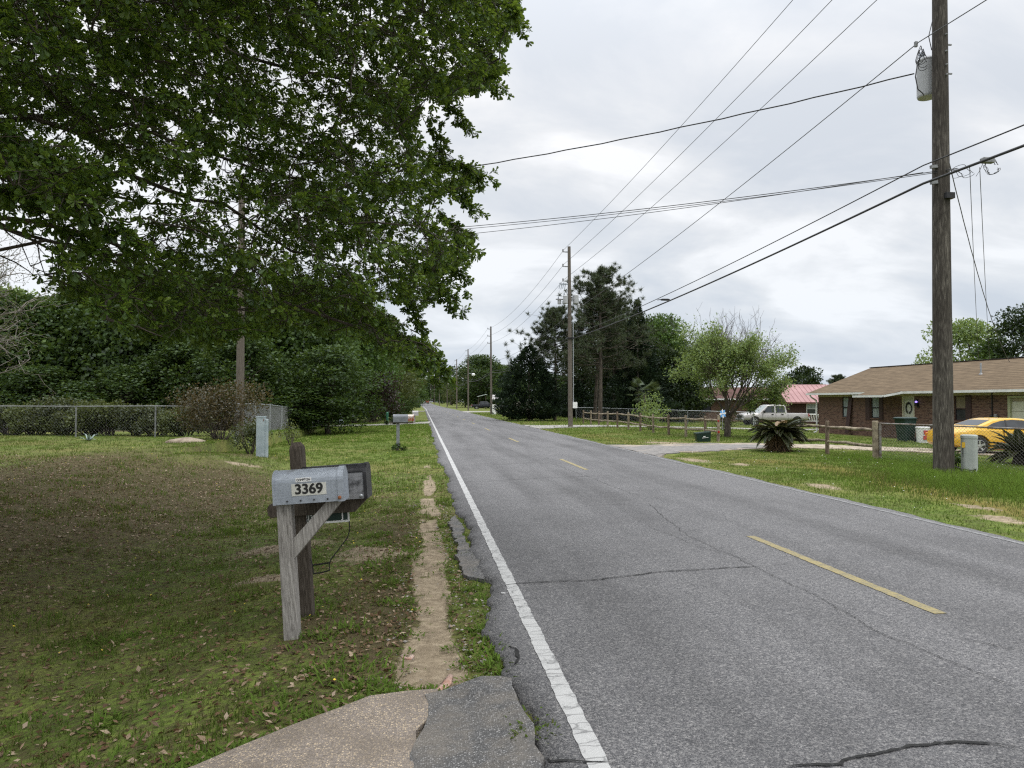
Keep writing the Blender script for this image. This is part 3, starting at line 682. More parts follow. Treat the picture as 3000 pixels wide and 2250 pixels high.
# ---------------------------------------------------------------- telecom pedestals
M['ped_grey'] = noisy('pale_green_grey_plastic', (.30,.33,.31), (.36,.385,.36), 3, .55, .03)
M['ped_blue'] = noisy('chalky_blue_grey_steel', (.26,.32,.35), (.36,.42,.45), 5, .6, .06)
def rrect(a, b, r, n=5):
    P = []
    for cx_, cy_, a0 in ((a-r, b-r, 0), (-a+r, b-r, 90), (-a+r, -b+r, 180), (a-r, -b+r, 270)):
        for k in range(n+1): th = R(a0 + 90*k/n); P.append((cx_+r*math.cos(th), cy_+r*math.sin(th)))
    return P
x, y, z = at(2092*o_, 17.0)
t = thing('telecom_pedestal', 'pale grey plastic pedestal with yellow sticker beside big utility pole', 'pedestal', (x, y, z), R(-36))
s = rrect(.165, .15, .09)
MB().loft([[(a*1.0, b, zz) for a, b in s] for zz in (-.1, .12, .125, .80)]).build('housing', M['ped_grey'], t, auto=30)
MB().loft([[(a*k, b*k, zz) for a, b in s] for zz, k in ((.79, 1.05), (.845, 1.05), (.862, 1.0), (.872, .8))]).build('cap', M['ped_grey'], t, auto=30)
MB().box(-.15, -.085, -.156, -.150, .58, .70).build('sticker', noisy('yellow_sticker', (.55,.33,.02), (.62,.4,.04), 10, .5, 0), t)
MB().box(-.138, -.126, -.156, -.150, .38, .56).build('slot', M['dark_gap'], t)
MB().tube([(-.5, -.05, .02), (-.35, -.16, .16), (-.17, -.19, .10), (.0, -.18, .065), (.09, -.17, .075)], .011, 6).build('cable', M['black_wire'], t)
MB().lathe([(.022, 0), (.022, .03)], 10, Matrix.Translation((.1, -.145, .08)) @ Matrix.Rotation(R(90), 4, 'X')).build('lug', M['black_metal'], t)
x, y, z = at(769, 21.8)
t = thing('telecom_pedestal', 'tall chalky blue pedestal with round conduit at end of reddish hedge', 'pedestal', (x, y, z))
s = rrect(.125, .12, .03)
MB().loft([[(a-.03, b, zz) for a, b in s] for zz in (-.25, 1.17)]).build('housing', M['ped_blue'], t, auto=30)
MB().loft([[(a*1.06-.03, b*1.06, zz) for a, b in s] for zz in (1.165, 1.20)]).build('cap', M['ped_blue'], t, auto=30)
MB().lathe([(.06, -.25), (.06, 1.10), (.055, 1.12)], 14, Matrix.Translation((.13, -.05, 0))).build('conduit', M['ped_blue'], t, auto=40)
MB().box(.055, .075, -.127, -.12, 1.06, 1.12).build('latch', M['rust'], t)
x, y, z = at(1001, 62)
t = thing('telecom_pedestal', 'small pale pedestal standing alone before the dark woods', 'pedestal', (x, y, z))
MB().loft([[(a*1.25, b, zz) for a, b in rrect(.14, .12, .03)] for zz in (-.1, .95)]).build('housing', M['ped_blue'], t, auto=30)
MB().loft([[(a*1.3, b*1.05, zz) for a, b in rrect(.14, .12, .03)] for zz in (.95, .985)]).build('cap', M['ped_blue'], t, auto=30)

# ---------------------------------------------------------------- utility poles
def pole_shaft(h, r0, r1, mat, parent, lean=0.0, nseg=14, n=16):
    mb = MB(); pts = []; rad = []
    for k in range(nseg+1):
        f = k/nseg; pts.append((lean*f*h, .0 + .01*math.sin(5*f), -.4 + f*(h+.4))); rad.append(r0 + (r1-r0)*f)
    mb.tube(pts, rad, n); return mb.build('shaft', mat, parent, smooth=True, auto=50)
def bracket(parent, z, r, side=-1, L=.42):
    mb = MB(); mb.beam((side*(r-.02), 0, z), (side*(r+L), 0, z+.0), .06, .05); mb.beam((side*(r-.02), 0, z-.02), (side*(r+L*.6), 0, z-.02), .04, .03)
    o = mb.build('bracket', M['galv_dull'], parent)
    MB().lathe([(.02, 0), (.05, .03), (.03, .05), (.055, .08), (.03, .1), (.05, .13), (.02, .17)], 10, Matrix.Translation((side*(r+L*.92), 0, z+.02))).build('insulator', M['galv_dull'], o)
PX = [(11.98,15.7,14.9,.225),(9.5,46.7,11.75,.16),(9.05,97,11.7,.16),(8.6,139,11.7,.16),(8.0,172,11.7,.16),(7.9,226,11.7,.15),(7.6,288,11.7,.15),(7.2,345,11.7,.15),(6.9,400,11.7,.15)]
PLAB = ['thick dark brown utility pole with white transformer in right foreground', 'tall grey utility pole with bank of small transformers before the pines', 'utility pole beside the big dark cedar bush and black pickup', 'utility pole with a round white lamp across from the side street', 'utility pole at edge of the yellow green hedge trees', 'distant utility pole with white box near its top, by dark tree', 'seventh utility pole along the road, half hidden by far trees', 'eighth utility pole along the road, small against the sky', 'farthest small utility pole at the end of the road']
poles = []
for (x, y, h, r), lab in zip(PX, PLAB):
    dx = float(road_dx(y)); z = tz(x+dx, y)
    t = thing('utility_pole', lab, 'utility pole', (x+dx, y, z), 0, 'utility poles along the right side of the road'); poles.append(t)
    big = h > 13
    pole_shaft(h, r, r*.62, M['wood_pole'] if big else M['wood_pole_far'], t, lean=.006 if big else -.006)
    for dz in (.35, 1.3, 2.25): bracket(t, h-dz-(.35 if big and dz > 1 else 0)*(1 if dz < 2 else 2.0), r*.7 + (0.0), -1, .40)
P0 = poles[0]
def tank(parent, x, y, z0, z1, r, mat, name='transformer', bush=True):
    Mx = Matrix.Translation((x, y, 0))
    o = MB().lathe([(r*.93, z0), (r, z0+.04), (r, z1-.06), (r*1.03, z1-.05), (r*1.03, z1-.02), (r*.7, z1+.05), (0.01, z1+.06)], 24, Mx).build(name, mat, parent, auto=35)
    if bush:
        for a in (-40, 20):
            MB().lathe([(.03, 0), (.05, .03), (.03, .06), (.05, .09), (.03, .12), (.04, .15), (.015, .22)], 10, Matrix.Translation((x + r*.6*math.cos(R(a+180)), y + r*.6*math.sin(R(a+180)), z1))).build('bushing', M['mb_grey'], o)
        MB().box(x-.03, x+.03, y+r*.95, y+r*1.2, z0+.1, z1-.1).build('tank_lug', M['galv_dull'], o)
    return o
M['tank_white'] = noisy('pale_grey_tank', (.34,.35,.36), (.42,.43,.44), 4, .4, .02)
tr = tank(P0, .07, .47, 8.98, 9.90, .225, M['tank_white'])
zz = lambda v: 1.6 + (1178 - v)/F*17.0
for (xa, v) in ((.24, 110), (.24, 197)): MB().beam((xa-.06, -.02, zz(v)), (xa+.10, -.02, zz(v)), .03, .03).build('step_pin', M['galv_dull'], P0)
for v in (90, 140, 180, 210): MB().lathe([(.025, 0), (.025, .02), (.012, .05)], 8, Matrix.Translation((.03+.05, -.17, zz(v))) @ Matrix.Rotation(R(90), 4, 'X')).build('bolt', M['galv_dull'], P0)
MB().box(-.02, .19, -.26, -.12, zz(577), zz(560)).build('cable_clamp', M['black_metal'], P0)
g = np.random.default_rng(4)
for k in range(5):
    cxx, cz, rr_ = -.72 + .12*g.random(), 9.62 + .25*g.random(), .09 + .08*g.random()
    MB().tube([(cxx + .32 + rr_*math.cos(a)*.6, .1 + .06*math.sin(2*a), cz + rr_*math.sin(a)*1.3) for a in np.linspace(0, 5.4, 18)], .008, 4).build('jumper_wire', M['black_wire'], P0)
MB().tube([(-.42, .1, 9.7), (-.50, .1, 9.3), (-.44, .1, 9.0), (-.3, .12, 8.92), (-.15, .3, 8.95)], .013, 5).build('jumper_wire', M['black_wire'], P0)
MB().tube([(-.15, -.05, 10.6), (-.26, -.05, 10.2), (-.15, 0, 9.9)], .010, 4).build('jumper_wire', M['black_wire'], P0)
MB().box(-.52, -.46, .05, .11, 10.0, 10.12).build('arrester', M['galv_dull'], P0)
for v in (481, 528): MB().beam((-.28, -.08, zz(v)), (-.12, -.08, zz(v)+.02), .07, .07).build('clamp', M['galv_dull'], P0)
# second pole's gear
P1 = poles[1]
for x, y, z0, z1, r in ((-.70, .1, 8.0, 8.3, .12), (-.36, -.22, 8.0, 8.5, .16), (.38, .1, 8.05, 8.6, .19), (.55, .1, 7.75, 8.0, .11)): tank(P1, x, y, z0, z1, r, M['tank_white'], bush=x < 0)
mb = MB(); mb.beam((-.95, 0, 8.3), (.55, 0, 8.3), .07, .07); mb.build('crossarm', M['galv_dull'], P1)
mb = MB()
for x in (-.62, -.38): mb.beam((x, 0, 8.95), (x+.08, 0, 9.35), .05, .04); mb.beam((x-.12, 0, 9.0), (x-.04, 0, 9.4), .04, .04); mb.beam((x-.12, 0, 9.35), (x+.1, 0, 9.3), .03, .03)
mb.beam((-.65, 0, 9.25), (-.05, 0, 9.3), .06, .05); mb.build('cutout', M['mb_grey'], P1)
MB().tube([(.18, -.02, 6.8), (.19, -.02, 1.6)], .03, 6).build('riser', M['galv'], P1)
MB().box(.13, .42, -.15, .05, 1.25, 1.65).build('meter_box', M['white'], P1)
MB().box(-.22, .22, -.2, .2, 5.75, 5.83).build('clamp', M['black_metal'], P1)
MB().box(.1, .62, -.3, .1, -.1, 1.35).build('base_cabinet', M['white'], poles[2])
MB().lathe([(.05, 0), (.32, .1), (.34, .35), (.15, .5)], 14, Matrix.Translation((.95, 0, 6.6))).build('lamp', M['white'], poles[3])
MB().beam((.1, 0, 7.05), (.95, 0, 7.1), .06, .06).build('lamp_arm', M['galv'], poles[3])
MB().box(.15, .6, -.3, .2, 7.2, 8.4).build('equipment_box', M['white'], poles[5])
# left pole
x, y, z = at(703, 26.9)
LP = thing('utility_pole', 'plain grey wooden pole rising from reddish hedge into the oak leaves', 'utility pole', (x, y, z))
pole_shaft(9.6, .155, .11, M['wood_pole_far'], LP)

# ---------------------------------------------------------------- overhead lines
def sagline(a, b, sag, n=24):
    a = np.array(a, float); b = np.array(b, float); t = np.linspace(0, 1, n)[:, None]
    P = a + (b-a)*t; P[:, 2] -= (4*sag*t*(1-t))[:, 0]; return P
def line(name, spans, r, label, cat, mat=None, group=None, n=5, wob=0):
    P = []
    for k, (a, b, s) in enumerate(spans):
        q = sagline(a, b, s, 40 if wob else 24); P.append(q if k == 0 else q[1:])
    P = np.concatenate(P)
    if wob:
        i = np.arange(len(P)); P = P + np.stack([0*i, 0*i, wob*np.sin(i*2.1)], 1)
    c = P[0].copy(); mb = MB().tube([tuple(p - c) for p in P], r, n)
    o = mb.build(name, mat or M['wire'], None, smooth=True, loc=tuple(c)); return tag(o, label, cat, group)
def ptop(k, off, zabs=None, dz=None):
    x, y, h, r = PX[k]; dx = float(road_dx(y)); z0 = tz(x+dx, y)
    return (x+dx+off, y, zabs if zabs is not None else z0+h-dz)
HB = {0:(14.5,13.2,12.0), 1:(11.5,10.55,9.55)}
words = ['uppermost thin power line along the right hand poles', 'middle thin power line along the right hand poles', 'lowest of three thin power lines on pole brackets']
for i in range(3):
    pts = [(13.4, -24, HB[0][i]-.3)]
    for k in range(9): pts.append(ptop(k, -.42, zabs=HB[k][i]) if k < 2 else ptop(k, -.48, dz=(.3, 1.25, 2.2)[i]))
    line('power_line', [(pts[k], pts[k+1], (.35, .3, .9, .5, .4, .5, .6, .5, .5)[k]) for k in range(9)], .010 , words[i], 'power line', group='bare power lines')
pts = [(13.2, -24, 9.9), (11.5, 15.7, 10.02), ptop(1, -.1, zabs=7.28)] + [ptop(k, -.1, dz=4.6) for k in range(2, 7)]
line('power_line', [(pts[k], pts[k+1], (.4,.25,.7,.4,.4,.4,.4)[k]) for k in range(7)], .012, 'neutral power line passing just above the white transformer', 'power line', group='bare power lines')
pts = [(13.0, -24, 7.1), (11.5, 15.6, 7.08), ptop(1, .05, zabs=5.9)] + [ptop(k, 0, dz=5.9) for k in range(2, 6)]
line('phone_cable', [(pts[k], pts[k+1], (.35,.22,.6,.4,.4,.4)[k]) for k in range(6)], .016, 'upper of two black phone cables clamped on foreground pole', 'cable', M['black_wire'])
pts = [(13.0, -24, 6.75), (11.5, 15.6, 6.66), ptop(1, .05, zabs=5.68)] + [ptop(k, 0, dz=6.15) for k in range(2, 6)]
line('phone_cable', [(pts[k], pts[k+1], (.3,.22,.6,.4,.4,.4)[k]) for k in range(6)], .030, 'thick lower black phone cable bundle clamped on foreground pole', 'cable', M['black_wire'])
lpx, lpy, lpz = LP.location
line('service_line', [((11.6, 16.0, 9.42), (lpx, lpy, 9.25), .42)], .017, 'twisted black service line crossing the road from white transformer', 'cable', M['black_wire'], wob=.010)
line('phone_cable', [((12.2, 15.4, 6.98), (lpx, lpy, 7.55), .28)], .010, 'upper thin phone cable crossing above the road to the left', 'cable', M['black_wire'])
line('phone_cable', [((12.2, 15.4, 6.95), (lpx, lpy, 7.47), .29)], .008, 'middle thin phone cable crossing above the road to the left', 'cable', M['black_wire'])
line('phone_cable', [((11.5, 15.6, 6.92), (lpx, lpy, 7.15), .28)], .008, 'lowest thin phone cable crossing above the road to the left', 'cable', M['black_wire'])
hx = dp(2958, 1060, 36.0)
line('service_line', [((11.97, 15.7, 8.3), (hx[0], hx[1], hx[2]), .8)], .013, 'twisted grey service line dropping from foreground pole to roof mast', 'cable', M['wire'], wob=.010)
for k, (u, v) in enumerate(((2868, 1055), (2900, 1055))):
    q = dp(u, v, 36.3); line('phone_cable', [((12.35 + .25*k, 15.2, 6.95), tuple(q), .5)], .008, ('left thin phone drop running down from pole to brown roof', 'right thin phone drop running down from pole to brown roof')[k], 'cable', M['wire'])
# coils and splice on the phone cables
g = np.random.default_rng(9); mb = MB()
for (u, v) in ((2818, 500), (2800, 508), (2830, 505)):
    c = dp(u, v, 16.4); r_ = .10 + .06*g.random()
    mb.tube([tuple(c + np.array([r_*1.3*math.cos(a), .05*math.sin(3*a), r_*math.sin(a)*.8])) for a in np.linspace(0, 6.0, 22)], .006, 4)
tag(mb.build('cable_coil', M['black_wire'], smooth=True), 'loose thin wire loops just right of foreground pole', 'cable coil')
c = dp(2893, 470, 15.9); t = thing('splice_closure', 'small grey splice closure with wire loops on thick phone cable', 'splice closure', tuple(c))
MB().loft([[(s_, a, b) for a, b in rrect(.06*k, .06*k, .02*k)] for s_, k in ((-.16, .5), (-.12, 1), (.12, 1), (.16, .5))]).build('housing', M['galv_dull'], t, auto=40)
mb = MB()
for k in range(4):
    r_ = .10 + .07*g.random(); mb.tube([(.04+.1*g.random() + r_*math.cos(a), .03*math.sin(3*a), -.14 + r_*math.sin(a)) for a in np.linspace(.4, 6.2, 20)], .005, 4)
mb.tube([(-.1, 0, -.05), (-.2, 0, -.25), (-.28, 0, -.36)], .005, 4); mb.build('wire_loops', M['black_wire'], t)
c = dp(1950, 878, 35.3); t = thing('splice_closure', 'flat black closure hanging on upper phone cable over the trees', 'splice closure', tuple(c))
MB().loft([[(s_, a*1.0, b*.45) for a, b in rrect(.10*k, .10*k, .03*k)] for s_, k in ((-.28, .3), (-.18, .9), (.1, 1), (.2, .5))]).build('housing', M['black_metal'], t, auto=40)
MB().tube([(-.28, 0, 0), (-.42, -.05, -.03)], .02, 5).build('strap', M['black_metal'], t)
# ---------------------------------------------------------------- fences
def rail_fence(label, posts, seed, h=1.02, gate=None, group='split rail fences on the right'):
    """posts: list of (x, y, height factor). one fence: posts and two rails per bay"""
    g = np.random.default_rng(seed); x0, y0 = posts[0][:2]; z0 = tz(x0, y0)
    t = thing('split_rail_fence', label, 'fence', (x0, y0, z0), 0, group)
    tops = []
    for i, pp in enumerate(posts):
        x, y = pp[:2]; k = pp[2] if len(pp) > 2 else 1; rr_ = pp[3] if len(pp) > 3 else .062
        z = tz(x, y); lx, ly = g.normal(0, .012, 2)
        MB().tube([(x-x0, y-y0, z-z0-.25), (x-x0+lx*.3, y-y0+ly*.3, z-z0+.3), (x-x0+lx, y-y0+ly, z-z0+h*k-.015), (x-x0+lx, y-y0+ly, z-z0+h*k)], [rr_*1.1, rr_*1.05, rr_, rr_*.8], 9).build('post', M['wood_post'] if i % 2 else M['wood_rail'], t, auto=40)
    for i in range(len(posts)-1):
        (xa, ya), (xb, yb) = posts[i][:2], posts[i+1][:2]; za, zb_ = tz(xa, ya), tz(xb, yb)
        for hh in (.86, .40):
            pts = []
            for s in np.linspace(0, 1, 6):
                pts.append((xa+(xb-xa)*s-x0 + g.normal(0, .008), ya+(yb-ya)*s-y0, za+(zb_-za)*s-z0 + hh + .03*math.sin(3*s+i) - .03*s*(1-s)*4*g.random() + g.normal(0, .007)))
            MB().tube(pts, [.030, .045, .05, .047, .043, .03], 8).build('rail', M['wood_rail'], t, smooth=True, auto=60)
    return t
fy = [29.3,30.7,33.05,35.44,37.9,40.25,42.67,45.15,47.64,50.12,52.52,55.05]
fence_a = rail_fence('long split rail fence running back from green box to second pole', [(12.2 + .0*y, y, 1.0 + (.06 if i == 0 else 0), .06) for i, y in enumerate(fy)], 3)
fence_b = rail_fence('short split rail fence between shaggy sago palm and brown end post', [(12.82, 19.54, 1.1, .085), (12.72, 21.9, 1.04, .06), (12.45, 24.2, 1.0, .07)], 4)
for hh in (.86, .40): MB().lathe([(.012, 0), (.05, .002), (.05, .01), (.03, .014)], 14, Matrix.Translation((-.0, -.068, hh)) @ Matrix.Rotation(R(90), 4, 'X')).build('reflector', M['red_lens'], fence_a)
# pinwheel flower
t = thing('pinwheel', 'blue and white pinwheel flower stuck on end post of fence', 'pinwheel', (12.36, 29.2, tz(12.2, 29.3)))
t.scale = (.75, .75, .95)
MB().tube([(0, 0, .5), (0, 0, 1.22)], .012, 6).build('stick', M['galv'], t)
mblue = noisy('light_blue_plastic', (.10,.32,.65), (.16,.42,.75), 10, .4, 0)
for k in range(8):
    a = R(45*k + 10); pr = [(.0, 0), (.11, -.065), (.21, -.01), (.13, .05)]
    MB().prism([(math.cos(a)*x - math.sin(a)*y, math.sin(a)*x + math.cos(a)*y) for x, y in pr], -.008 - .004*(k % 2), .004, lambda a_, b_, tt: (a_, tt-.03, b_+1.22)).build('petal', mblue if k % 2 else M['white'], t)
MB().lathe([(.035, 0), (.03, .02), (.01, .03)], 12, Matrix.Translation((0, -.04, 1.22)) @ Matrix.Rotation(R(90), 4, 'X')).build('hub', M['white'], t)

def chain_link(label, pts, h, post_step, mesh=.062, r=.0022, cat='fence', ends=None, top_dz=0.0, mat=None, wmat=None, rail_r=.022, post_r=.028):
    x0, y0 = pts[0]; z0 = tz(x0, y0)
    t = thing('chain_link_fence', label, cat, (x0, y0, z0), 0, 'chain link fences')
    mat = mat or M['galv']; wmat = wmat or M['galv_dull']
    mbw = []
    for (xa, ya), (xb, yb) in zip(pts[:-1], pts[1:]):
        L = math.hypot(xb-xa, yb-ya); n = max(1, round(L/post_step)); dx, dy = (xb-xa)/L, (yb-ya)/L
        zf = lambda s: tz(xa+dx*s, ya+dy*s) - z0
        ss = np.linspace(0, L, n+1); zz_ = np.interp(np.linspace(0, L, 60), ss, [zf(s) for s in ss])
        zg = lambda s: float(np.interp(s, np.linspace(0, L, 60), zz_))
        P = lambda s, z: (xa-x0+dx*s, ya-y0+dy*s, zg(s)+z)
        for i, s in enumerate(ss):
            q = P(s, 0); MB().tube([(q[0], q[1], q[2]-.1), (q[0], q[1], q[2]+h+.03)], post_r*(1.3 if i in (0, n) else 1), 8).build('post', mat, t, auto=40)
        MB().tube([P(s, h) for s in np.linspace(0, L, 4*n+1)], rail_r, 6).build('top_rail', mat, t, auto=60)
        step = mesh*1.414
        for k in range(int(-h/step), int(L/step)+1):
            for sg in (1, -1):
                s0 = k*step; s1 = s0 + h
                a, b = (s0, s1); za, zb_ = (0.03, h) if sg > 0 else (h, 0.03)
                # clip to 0..L
                fa = max(0, (0-a)/(b-a)); fb = min(1, (L-a)/(b-a))
                if fb - fa < .02: continue
                sa, sb = a+(b-a)*fa, a+(b-a)*fb; zA, zB = za+(zb_-za)*fa, za+(zb_-za)*fb
                mbw.append((P(sa, zA), P(sb, zB)))
    A = np.array([m[0] for m in mbw]); B = np.array([m[1] for m in mbw]); d = unit(B-A)
    u1 = unit(np.cross(d, np.array([.3, .9, .1]))); u2 = np.cross(d, u1)
    ring = [u1*r, (-.5*u1+.87*u2)*r, (-.5*u1-.87*u2)*r]
    Vv = np.stack([A+ring[0], A+ring[1], A+ring[2], B+ring[0], B+ring[1], B+ring[2]], 1).reshape(-1, 3)
    q = np.array([(0,1,4,3),(1,2,5,4),(2,0,3,5)]); Qq = (q[None] + (np.arange(len(A))*6)[:, None, None]).reshape(-1, 4)
    raw_mesh('wire_mesh', Vv, Qq, wmat, None, t)
    return t
chain_link('rusty chain link fence joining brown end post and passing behind big pole', [(12.9, 19.45), (14.55, 15.9), (16.4, 12.0)], 1.05, 2.2, rail_r=.021, mat=noisy('rusty_galvanised', (.11,.075,.05), (.24,.235,.23), 9, .6, .1), wmat=noisy('rusty_wire', (.08,.075,.07), (.15,.145,.14), 9, .6, 0), r=.0026)
chain_link('long chain link fence along the hedge behind oak shaded bank', [(-24.0, 30.6), (-15.4, 28.9), (-6.6, 27.2)], 1.12, 2.95, mesh=.09, r=.0009, mat=noisy('dull_fence_pipe', (.13,.135,.14), (.24,.245,.25), 9, .6, .05), rail_r=.02)
chain_link('chain link fence running straight back from hedge along mown lawn', [(-6.6, 27.2), (-8.1, 61)], 1.22, 3.7, mesh=.07, r=.0045)
chain_link('inner chain link fence glimpsed behind the hedge at far left', [(-27, 39), (-13.5, 37.0)], 1.2, 3.0, mesh=.09, r=.004)
chain_link('low chain link fence behind the split rail fence and trees', [(14.8, 70), (22.5, 60.5), (27, 57.5)], 1.2, 3.2, mesh=.09, r=.003)
M['board'] = woodmat('grey_fence_board', (.13,.115,.10), (.19,.175,.16), (.25,.235,.22), 3)
t = thing('board_fence', 'grey vertical board fence glimpsed between the pine trunks', 'fence', (13.0, 104, tz(13, 104)), R(6))
mb = MB()
for k in range(64): mb.box(k*.19, k*.19+.178, -.012 - .004*(k % 2), .012, 0, 1.75 + .04*math.sin(k*1.7))
mb.build('boards', M['board'], t); MB().box(0, 12.1, .014, .06, .4, .5).build('rail', M['board'], t)

# ---------------------------------------------------------------- houses
def brickmat(name, c1, c2, mortar, sx=1.0, axis_='X'):
    m, nt, ns, ln = nmat(name); tcn = nt.nodes.new('ShaderNodeTexCoord'); sp = nt.nodes.new('ShaderNodeSeparateXYZ'); ln.new(tcn.outputs['Object'], sp.inputs[0])
    cb = nt.nodes.new('ShaderNodeCombineXYZ'); ln.new(math_(nt, 'ADD', sp.outputs['X'], sp.outputs['Y']), cb.inputs[0]); ln.new(sp.outputs['Z'], cb.inputs[1])
    b = nt.nodes.new('ShaderNodeTexBrick'); b.inputs['Scale'].default_value = 1; b.inputs['Brick Width'].default_value = .215; b.inputs['Row Height'].default_value = .075; b.inputs['Mortar Size'].default_value = .009
    b.inputs['Bias'].default_value = -.1; b.inputs['Color1'].default_value = (*c1, 1); b.inputs['Color2'].default_value = (*c2, 1); b.inputs['Mortar'].default_value = (*mortar, 1)
    ln.new(cb.outputs[0], b.inputs['Vector'])
    mp_ = nt.nodes.new('ShaderNodeMapping'); mp_.inputs['Scale'].default_value = (1.6, 6.5, 1); ln.new(cb.outputs[0], mp_.inputs[0])
    f = noise(nt, mp_.outputs[0], 1.25, 4, .7); c = mixc(nt, ramp(nt, f, [(.40, (0,0,0)), (.62, (.85,.85,.85))]).outputs[0], b.outputs['Color'], (.165,.10,.074))
    c = mixc(nt, ramp(nt, noise(nt, mp_.outputs[0], 2.3, 3, .6), [(.50, (0,0,0)), (.62, (.8,.8,.8))]).outputs[0], c, (.045,.026,.024))
    finish(nt, c, .9, b.outputs['Fac'], -.3, .01, spec=.15); return m
M['brick'] = brickmat('brown_brick', (.125,.070,.054), (.06,.036,.031), (.20,.155,.12))
M['brick2'] = brickmat('tan_brown_brick', (.19,.115,.075), (.10,.06,.045), (.22,.18,.14))
def shingle(name, c1, c2):
    m, nt, ns, ln = nmat(name); v = coords(nt, 'Object', (.9, 5, 5)); f = noise(nt, v, 1.5, 6, .75); f2 = noise(nt, coords(nt), .6, 4)
    wv = nt.nodes.new('ShaderNodeTexWave'); wv.bands_direction = 'Y'; wv.inputs['Scale'].default_value = 1.15; wv.inputs['Distortion'].default_value = .6; ln.new(coords(nt), wv.inputs['Vector'])
    c = ramp(nt, f, [(.3, c1), (.7, c2)]); c2_ = mixc(nt, math_(nt, 'MULTIPLY', wv.outputs['Fac'], .34), c.outputs[0], tuple(k*.5 for k in c1))
    c3 = mixc(nt, math_(nt, 'MULTIPLY', f2, .35), c2_, tuple(k*.75 for k in c1))
    finish(nt, c3, .92, wv.outputs['Fac'], .2, .01, spec=.15); return m
M['shingle'] = shingle('brown_shingles', (.075,.054,.034), (.235,.175,.112))
M['maroon'] = noisy('dark_maroon_shutter', (.032,.016,.016), (.055,.028,.027), 8, .6, .1)
M['gutter'] = noisy('white_gutter', (.58,.59,.58), (.70,.71,.70), 3, .4, .03)
M['fascia'] = noisy('cream_frieze', (.30,.265,.17), (.38,.34,.235), 2.5, .7, .04)
h0 = (25.97, 45.71); ang = R(-85.84); zb0 = -.44
H = thing('brick_house', 'long low brown brick house with brown shingle roof and white gutters', 'house', (h0[0], h0[1], zb0), ang)
Z = lambda zabs: zabs - zb0
wall = MB().box(0, 26, 0, 8.4, -.4, Z(2.08)).build('wall', M['brick'], None)
wins = [(2.47, 3.13), (5.16, 5.85), (11.45, 12.17)]
cm = MB()
for a, b in wins: cm.box(a, b, -.3, .14, Z(.66), Z(1.93))
cm.box(7.72, 8.68, -.3, .12, -.2, Z(1.93)); cm.box(14.62, 19.6, -.3, .18, -.2, Z(1.90))
cut(wall, cm); wall.parent = H
for i, (a, b) in enumerate(wins):
    z0, z1 = Z(.67), Z(1.92); zm = (z0+z1)/2 - .03
    fr_ = MB()
    for bx in ((a+.01, a+.05, .03, .10, z0, z1), (b-.05, b-.01, .03, .10, z0, z1), (a+.052, b-.052, .03, .10, z0, z0+.04), (a+.052, b-.052, .03, .10, z1-.04, z1), (a+.052, b-.052, .025, .10, zm-.03, zm+.03)): fr_.box(*bx)
    wn = fr_.build('window', M['black_metal'] if i < 2 else M['maroon'], H)
    MB().box(a+.052, b-.052, .075, .085, z0+.042, zm-.032).build('pane', M['glass_curtain'] if i < 2 else M['glass_dark'], wn)
    MB().box(a+.052, b-.052, .065, .075, zm+.032, z1-.042).build('pane', M['glass_curtain'] if i < 2 else noisy('tan_blind', (.16,.13,.08), (.2,.165,.11), 5, .6, 0), wn)
    MB().box(a-.04, b+.04, -.045, .06, z0-.085, z0-.012).build('sill', M['brick'], wn)
def shutter(a, b, z0, z1, Mx=None):
    mb = MB().box(a, b, -.035, -.004, z0, z1, Mx)
    mb.box(a+.05, b-.05, -.045, -.036, z0+.06, (z0+z1)/2-.03, Mx); mb.box(a+.05, b-.05, -.045, -.036, (z0+z1)/2+.03, z1-.06, Mx)
    return mb
for a, b in ((4.70, 5.12), (5.89, 6.22), (12.21, 12.55)): shutter(a, b, Z(.55), Z(1.95)).build('shutter', M['maroon'], H)
Ms = Matrix.Translation((3.36, -.02, Z(1.93))) @ Matrix.Rotation(R(2.5), 4, 'Y') @ Matrix.Rotation(R(-6), 4, 'X')
o = MB().box(-.17, .17, -.04, -.005, -2.25, 0, Ms).build('shutter', M['maroon'], H); o['label'] = 'loose shutter hanging down askew below its window'
# door, wreath, lamp
MB().box(7.735, 7.80, .0, .115, -.1, Z(1.92)).box(8.60, 8.665, .0, .115, -.1, Z(1.92)).box(7.802, 8.598, .0, .115, Z(1.86), Z(1.92)).build('door_frame', M['cream'], H)
dr = MB().box(7.805, 8.595, .06, .10, -.1, Z(1.855)).build('door', noisy('pale_door', (.38,.38,.31), (.45,.45,.37), 4, .5, .02), H)
for zz0, zz1 in ((Z(.1), Z(.55)),): MB().box(7.9, 8.5, .052, .062, zz0, zz1).build('panel', M['cream'], dr)
MB().box(7.9, 8.5, .045, .062, Z(.75), Z(1.72)).build('glass', noisy('etched_glass', (.45,.47,.42), (.55,.56,.5), 6, .2, 0), dr)
mb = MB()
for k in range(26):
    a = 2*math.pi*k/26; mb.add([(8.22 + .20*math.cos(a+.2*math.sin(5*k)) , .03, Z(1.27)+.26*math.sin(a)), (8.22 + .29*math.cos(a+.14), .02, Z(1.27)+.36*math.sin(a+.1)), (8.22 + .22*math.cos(a+.3), .01, Z(1.27)+.28*math.sin(a+.3)), (8.22 + .14*math.cos(a+.1), .028, Z(1.27)+.19*math.sin(a+.1))], [(0,1,2,3)])
mb.build('wreath', M['dark_gap'], dr)
ml, nt_, _, ln_ = nmat('blue_bulb'); e = N(nt_, 'ShaderNodeEmission'); e.inputs[0].default_value = (.30,.22,1,1); e.inputs[1].default_value = 2.5; oo = N(nt_, 'ShaderNodeOutputMaterial'); ln_.new(e.outputs[0], oo.inputs[0])
